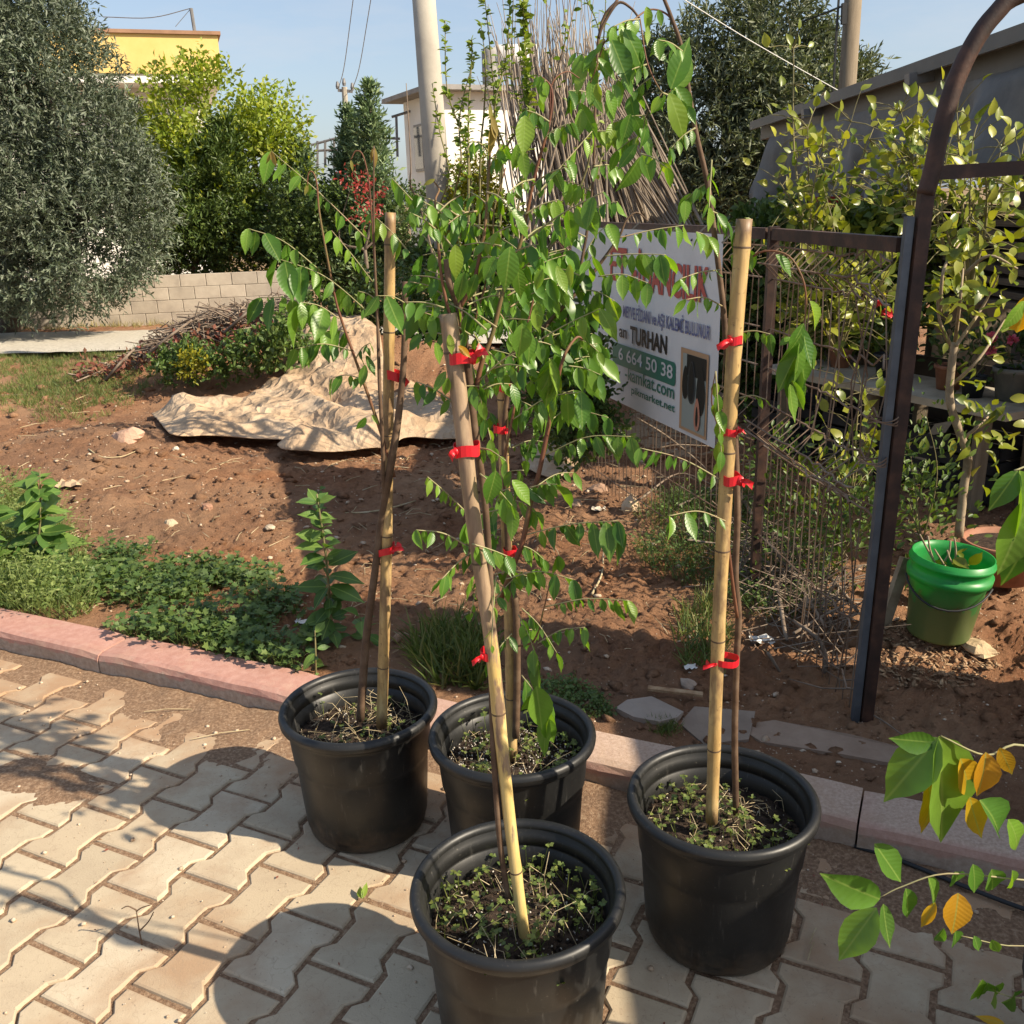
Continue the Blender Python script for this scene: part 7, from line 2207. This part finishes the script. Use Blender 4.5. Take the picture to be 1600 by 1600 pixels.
clump('dark green clump behind the tan sheet peak', [(500, 500, .25), (560, 490, .25), (620, 510, .25), (650, 540, .22), (470, 520, .2), (680, 480, .3), (600, 470, .3)], 700, .05, M_DARKG, 64, 8.9)
clump('dark tangled growth in front of the banner left end', [(890, 505, .10), (905, 540, .10), (900, 600, .13), (922, 590, .07), (880, 560, .16), (925, 645, .09), (880, 620, .16), (905, 665, .12), (940, 620, .04), (900, 700, .10), (950, 680, .07)], 620, .036, M_DARKG, 65, 4.3)
clump('dark growth behind the middle sapling by the fence end', [(880, 540, .25), (860, 600, .2), (840, 560, .25), (880, 480, .3), (820, 500, .3)], 520, .05, M_DARKG, 66, 6.6)

# upright whips of a young fruit tree in front of the canes
rg = np.random.default_rng(71)
M_WHIP = leaf_mat('whip_leaf', [(0.14, 0.23, 0.035), (0.22, 0.31, 0.05), (0.30, 0.36, 0.08)], .35, .45, True, (1.25, 1.25, .35), 4)
Yw = 5.6
whip_base = gnd(760, 640); 
wt = thing('whip_tree', 'young fruit tree with tall upright leafy whips left of the cane stack', 'tree', px(760, 560, Yw))
whips = [((740, 480), (738, 300), (706, 140), (697, 32), 1.1), ((735, 470), (728, 260), (742, 95), (735, 62), .8), ((745, 480), (752, 250), (757, 100), (743, 35), .5), ((760, 480), (765, 250), (764, 100), (761, -10), 1.0), ((768, 480), (778, 250), (790, 90), (797, -10), 1.0), ((775, 480), (790, 260), (804, 120), (806, -10), .5),
         ((785, 480), (815, 250), (828, 60), (826, -10), 1.9), ((790, 480), (850, 250), (852, 60), (852, -10), .12), ((800, 480), (868, 200), (878, 60), (872, -10), .1), ((800, 480), (890, 250), (885, 80), (899, -10), .15), ((805, 480), (905, 280), (920, 60), (918, -10), .4), ((812, 470), (930, 270), (940, 60), (947, -10), .4), ((700, 470), (655, 330), (632, 250), (640, 130), .0),
         ((720, 470), (690, 350), (680, 200), (672, 130), .7), ((735, 470), (716, 330), (720, 180), (745, 85), .9), ((810, 480), (870, 330), (890, 250), (960, 180), .1)]
for a, b, c, d, dens in whips:
    P = spline([px(q[0] + rg.normal() * 5, q[1], Yw + rg.normal() * .10) for q in (a, b, ((b[0] + c[0]) / 2 + rg.normal() * 7, (b[1] + c[1]) / 2), c, d)], 10)
    g = G(); tube(g, P, [.008, .005, .0022], 6); w_ = obj('whip', g, M_TWIG if dens < .3 else M_STEM, wt, True)
    m = int(130 * dens)
    if m:
        f = (.12 + .88 * rg.random(m)) * (len(P) - 1.001); i0 = f.astype(int)
        q = P[i0] + (P[i0 + 1] - P[i0]) * (f - i0)[:, None]
        d_ = unit(rg.normal(size=(m, 3)) * [1, 1, .4] + [0, 0, .35]); S = rg.uniform(.025, .05, m) * (1.35 if dens > 1.5 else 1)
        V, Fq = inst(*T_OVAL, q, frames(d_, unit(np.array([0, 0, 1.]) + rg.normal(size=(m, 3)) * .5)), np.stack([S * .6, S, S], 1))
        o = npmesh('whip_leaves', V, Fq, M_WHIP, w_)

# dry branches heaped at the fence foot
rg = np.random.default_rng(81)
db = thing('dry_branches', 'pile of dry grey branches and roots at the fence foot', 'branches', gnd(1260, 960))
for k, pts in enumerate([[(1185, 830), (1225, 840), (1260, 870), (1300, 905), (1340, 955)], [(1200, 880), (1215, 920), (1225, 980), (1230, 1000)], [(1150, 760), (1190, 830), (1240, 900), (1290, 980)], [(1275, 1070), (1290, 1040), (1280, 1000), (1240, 970)], [(1200, 1020), (1225, 1060), (1240, 1090)],
                         [(990, 650), (1040, 680), (1090, 720), (1130, 760)], [(1030, 700), (1060, 695), (1110, 697)], [(1060, 790), (1130, 760), (1200, 740)], [(1240, 990), (1290, 960), (1330, 940)], [(1000, 780), (1060, 740), (1120, 760)]]):
    P = []
    for i, (x, y) in enumerate(pts):
        q = gnd(x, y + 30); P.append(px(x, y, max(2.85, min(q[1], 5.0))))
    g = G(); tube(g, spline(P, 5), [.011, .006] if k < 4 else [.006, .003], 6); obj('branch', g, M_TWIG, db, True)
g = G()
for k in range(330):
    x, y = (1130 + 190 * rg.random(), 0); y = np.interp(x, [1130, 1330], [850, 1000]) + rg.normal() * 45
    c = gnd(x, y); c = c + [0, 0, .02 + .08 * rg.random()]
    d = rg.normal(size=3) * [.10, .07, .07]
    tube(g, [c - d, c + rg.normal(size=3) * .02, c + d], [.003, .0015], 4, False)
o = obj('twigs', g, M_TWIG, db); o['kind'] = 'stuff'

# leaf litter and wood chips round the bucket
M_CHIP = rough_mat('wood_chips', [(0.18, 0.10, 0.055), (0.32, 0.20, 0.11), (0.46, 0.33, 0.20)], 30, .85, 60, .3, .002)
n = 520
P = region_pts([(1365, 985), (1420, 965), (1560, 1000), (1570, 1030), (1500, 1080), (1380, 1070)], n, rg)
P[:, 2] += .006
V, Fq = inst(*T_ROCK, P, frames(unit(rg.normal(size=(n, 3)) * [1, 1, .25]), unit(np.array([0, 0, 1.]) + rg.normal(size=(n, 3)) * .4)), np.stack([rg.uniform(.003, .009, n), rg.uniform(.006, .022, n), rg.uniform(.002, .005, n)], 1))
stuff(npmesh('wood_chips', V, Fq, M_CHIP), 'wood chips and litter on the ground in front of the green bucket', 'litter')
# straw and sticks over the plot
g = G()
for k in range(420):
    x, y = 20 + 1300 * rg.random(), 620 + 400 * rg.random()
    c = gnd(x, y)
    if c[:2] @ KN < K_BACK + .05: continue
    a = rg.random() * 6.28; l = rg.uniform(.015, .07) * c[1] / 3.5
    d = np.array([math.cos(a) * l, math.sin(a) * l, rg.normal() * .01])
    tube(g, [c - d + [0, 0, .006], c + rg.normal(size=3) * .006 + [0, 0, .012], c + d + [0, 0, .006]], [.0016 * c[1] / 3.5, .001], 4, False)
stuff(link('straw', g.mesh('straw'), M_STRAW), 'bits of dry straw scattered over the soil', 'straw')

def stick(label, pts, w, mat=None, z=.012, cat='stick', name='stick'):
    P = [gnd(*q) + [0, 0, z] for q in pts]
    g = G(); tube(g, spline(P, 5), [w, w * .6], 6); return tag(link(name, g.mesh(name), mat or M_TWIG, None, True), label, cat, 'loose sticks')
stick('bent dry stick on the shaded soil right of the middle sapling', [(925, 938), (940, 912), (943, 882)], .005, M_STRAW)
stick('pale straw stalk lying behind the left stake', [(515, 802), (570, 797), (610, 800), (650, 785)], .006, M_STRAW)
stick('curved straw stalk in front of the large pinkish rock', [(140, 712), (160, 722), (190, 720), (212, 712)], .005, M_STRAW)
stick('thin twig lying on soil in front of the arch post', [(1362, 1110), (1385, 1125), (1412, 1140)], .003)

# broken tile, lath and paper behind the kerb
M_TILEB = rough_mat('broken_tile', [(0.27, 0.22, 0.18), (0.36, 0.30, 0.25)], 8, .8, 60, .2, .002)
def slab(name, label, outline, h, mat, cat, lift=.015):
    P = np.array([gnd(*q) for q in outline]); z = P[:, 2].mean() + lift
    g = G(); n = len(P)
    V = [(p[0], p[1], z - h + .01 * (i % 2)) for i, p in enumerate(P)] + [(p[0], p[1], z + .004 * (i % 3)) for i, p in enumerate(P)]
    g.add(V, [tuple(range(n - 1, -1, -1)), tuple(range(n, 2 * n))] + [(i, (i + 1) % n, n + (i + 1) % n, n + i) for i in range(n)])
    return tag(link(name, g.mesh(name), mat), label, cat)
slab('broken_tile', 'flat broken grey brown tile behind the kerb near the right pot', [(962, 1108), (980, 1098), (1018, 1095), (1068, 1115), (1058, 1125), (1030, 1133), (990, 1122)], .018, M_TILEB, 'tile')
slab('concrete_strip', 'dirty flat concrete strip lying behind the kerb right of the right pot', [(1150, 1128), (1210, 1122), (1330, 1146), (1450, 1172), (1440, 1196), (1320, 1176), (1190, 1152)], .05, rough_mat('dirty_strip', [(0.24, 0.165, 0.115), (0.34, 0.25, 0.185)], 9, .9, 90, .5, .004), 'slab', .006)
slab('broken_tile', 'darker slab piece right of the broken tile behind the right pot', [(1062, 1125), (1085, 1102), (1180, 1112), (1170, 1150), (1100, 1158)], .03, rough_mat('slab_piece', [(0.22, 0.165, 0.125), (0.30, 0.235, 0.18)], 8, .85, 60, .3, .003), 'slab', .005)
g = G(); a, b_ = gnd(1012, 1083) + [0, 0, .03], gnd(1098, 1092) + [0, 0, .025]; beam(g, a, b_, .022, .008); tag(link('wood_lath', g.mesh('wood_lath'), M_CHIP), 'short pale wooden lath lying across the broken tile', 'lath')
M_PAPER = plain('white_plastic', (.68, .66, .62), .6)
def scrap(label, pxl, s, seed, mat=None):
    rgg = np.random.default_rng(seed); c = gnd(*pxl); g = G(); n = 6; V = []
    for j in range(n):
        for i in range(n):
            V.append(c + np.array([(i / 5 - .5) * s * (1 + .4 * rgg.random()), (j / 5 - .5) * s * .8, .012 + s * .28 * rgg.random()]))
    g.add(V, [(j * n + i, j * n + i + 1, (j + 1) * n + i + 1, (j + 1) * n + i) for j in range(n - 1) for i in range(n - 1)])
    return tag(link('litter_scrap', g.mesh('litter_scrap'), mat or M_PAPER), label, 'litter')
scrap('crumpled white plastic scrap at the fence foot', (1188, 1000), .07, 1)
scrap('small white scrap beside the squarish stone', (1078, 1045), .035, 2)
scrap('white scrap in the weeds left of the tall weed', (478, 975), .06, 3)
scrap('crumpled brown paper on the soil above the left weeds', (114, 770), .12, 4, plain('brown_paper', (.42, .30, .19), .8))
scrap('pale dry leaf scrap on the soil by the rocks under the banner', (935, 802), .06, 5, plain('pale_scrap', (.55, .48, .38), .8))

# ------------------------------------------------------------------ things on the paving
g = G(); P = [pz(x, y, .012) for x, y in ((1335, 1322), (1400, 1342), (1500, 1382), (1600, 1420), (1720, 1455))]
tube(g, spline(P, 6), .0055, 8); tag(link('black_hose', g.mesh('black_hose'), M_BLKP, None, True), 'thin black hose lying along the kerb on the right', 'hose')
fl = thing('fallen_leaf', 'yellow green fallen leaf on the paving left of the nearest pot', 'leaf', pz(566, 1398, .004))
put_leaf(fl, pz(566, 1404, .006), pz(573, 1378, .03), 'y', (0.4, -.6, .8), 'leaf'); put_leaf(fl, pz(566, 1404, .006), pz(560, 1383, .02), 'y', (-.4, -.6, .8), 'leaf')
tw = thing('small_twig', 'dark forked twig standing in a paver joint on the left', 'twig', pz(222, 1478, 0))
q0 = pz(222, 1476, 0); Yt = q0[1]
for pts in (((222, 1476), (217, 1450), (213, 1422)), ((218, 1455), (232, 1440), (240, 1425)), ((213, 1422), (200, 1416), (190, 1420)), ((213, 1424), (222, 1418), (235, 1414))):
    g = G(); tube(g, spline([px(x, y, Yt) for x, y in pts], 4), [.0018, .0012], 5); obj('twig_arm', g, M_STEMB, tw, True)
for k, (x, y, x2, y2) in enumerate(((300, 1155, 390, 1140), (1265, 1475, 1275, 1450), (1262, 1500, 1272, 1472), (225, 1112, 300, 1108))):
    g = G(); a, b_ = pz(x, y, .008), pz(x2, y2, .008); tube(g, [a, (a + b_) / 2 + [0, 0, .006], b_], .0014, 5)
    tag(link('dry_straw', g.mesh('dry_straw'), M_STRAW), ['straw stalk on the drifted soil near the left pot', 'short straw bit on the paving right of the right pot', 'lower short straw bit on the paving right of the right pot', 'thin straw stalk against the left kerb'][k], 'straw', 'straw bits on the paving')
n = 160; P = np.c_[RNG.uniform(-2, 1.6, n), RNG.uniform(1.2, 3.2, n), np.full(n, .004)]
P = P[(P[:, 0] * KN[0] + P[:, 1] * KN[1]) < K_FRONT - .02]; n = len(P)
V, Fq = inst(*T_LEAF, P, frames(unit(RNG.normal(size=(n, 3)) * [1, 1, .15]), unit(np.array([0, 0, 1.]) + RNG.normal(size=(n, 3)) * .3)), np.stack([RNG.uniform(.002, .006, n), RNG.uniform(.006, .016, n), np.full(n, .01)], 1))
stuff(npmesh('leaf_bits', V, Fq, M_DEAD), 'tiny bits of dead leaf on the paving', 'litter')

# ------------------------------------------------------------------ unseen masonry added right of the frame to shade the right half
M_REND = rough_mat('grey_render', [(0.34, 0.31, 0.27), (0.44, 0.40, 0.35)], 3, .9, 60, .3, .004)
g = G(); box(g, (2.42, 2.02, 1.25), (.22, .56, 2.6)); box(g, (2.42, 2.02, 2.58), (.30, .64, .06))
tag(link('shade_pillar', g.mesh('shade_pillar'), M_REND), 'unseen grey rendered pillar added beyond the right edge to cast shade', 'pillar')
g = G(); box(g, (2.42, .70, .75), (.18, 2.06, 1.58)); box(g, (2.42, .70, 1.565), (.24, 2.06, .05))
tag(link('shade_wall', g.mesh('shade_wall'), M_REND), 'unseen low grey rendered wall added beside the shade pillar to cast shade', 'wall')
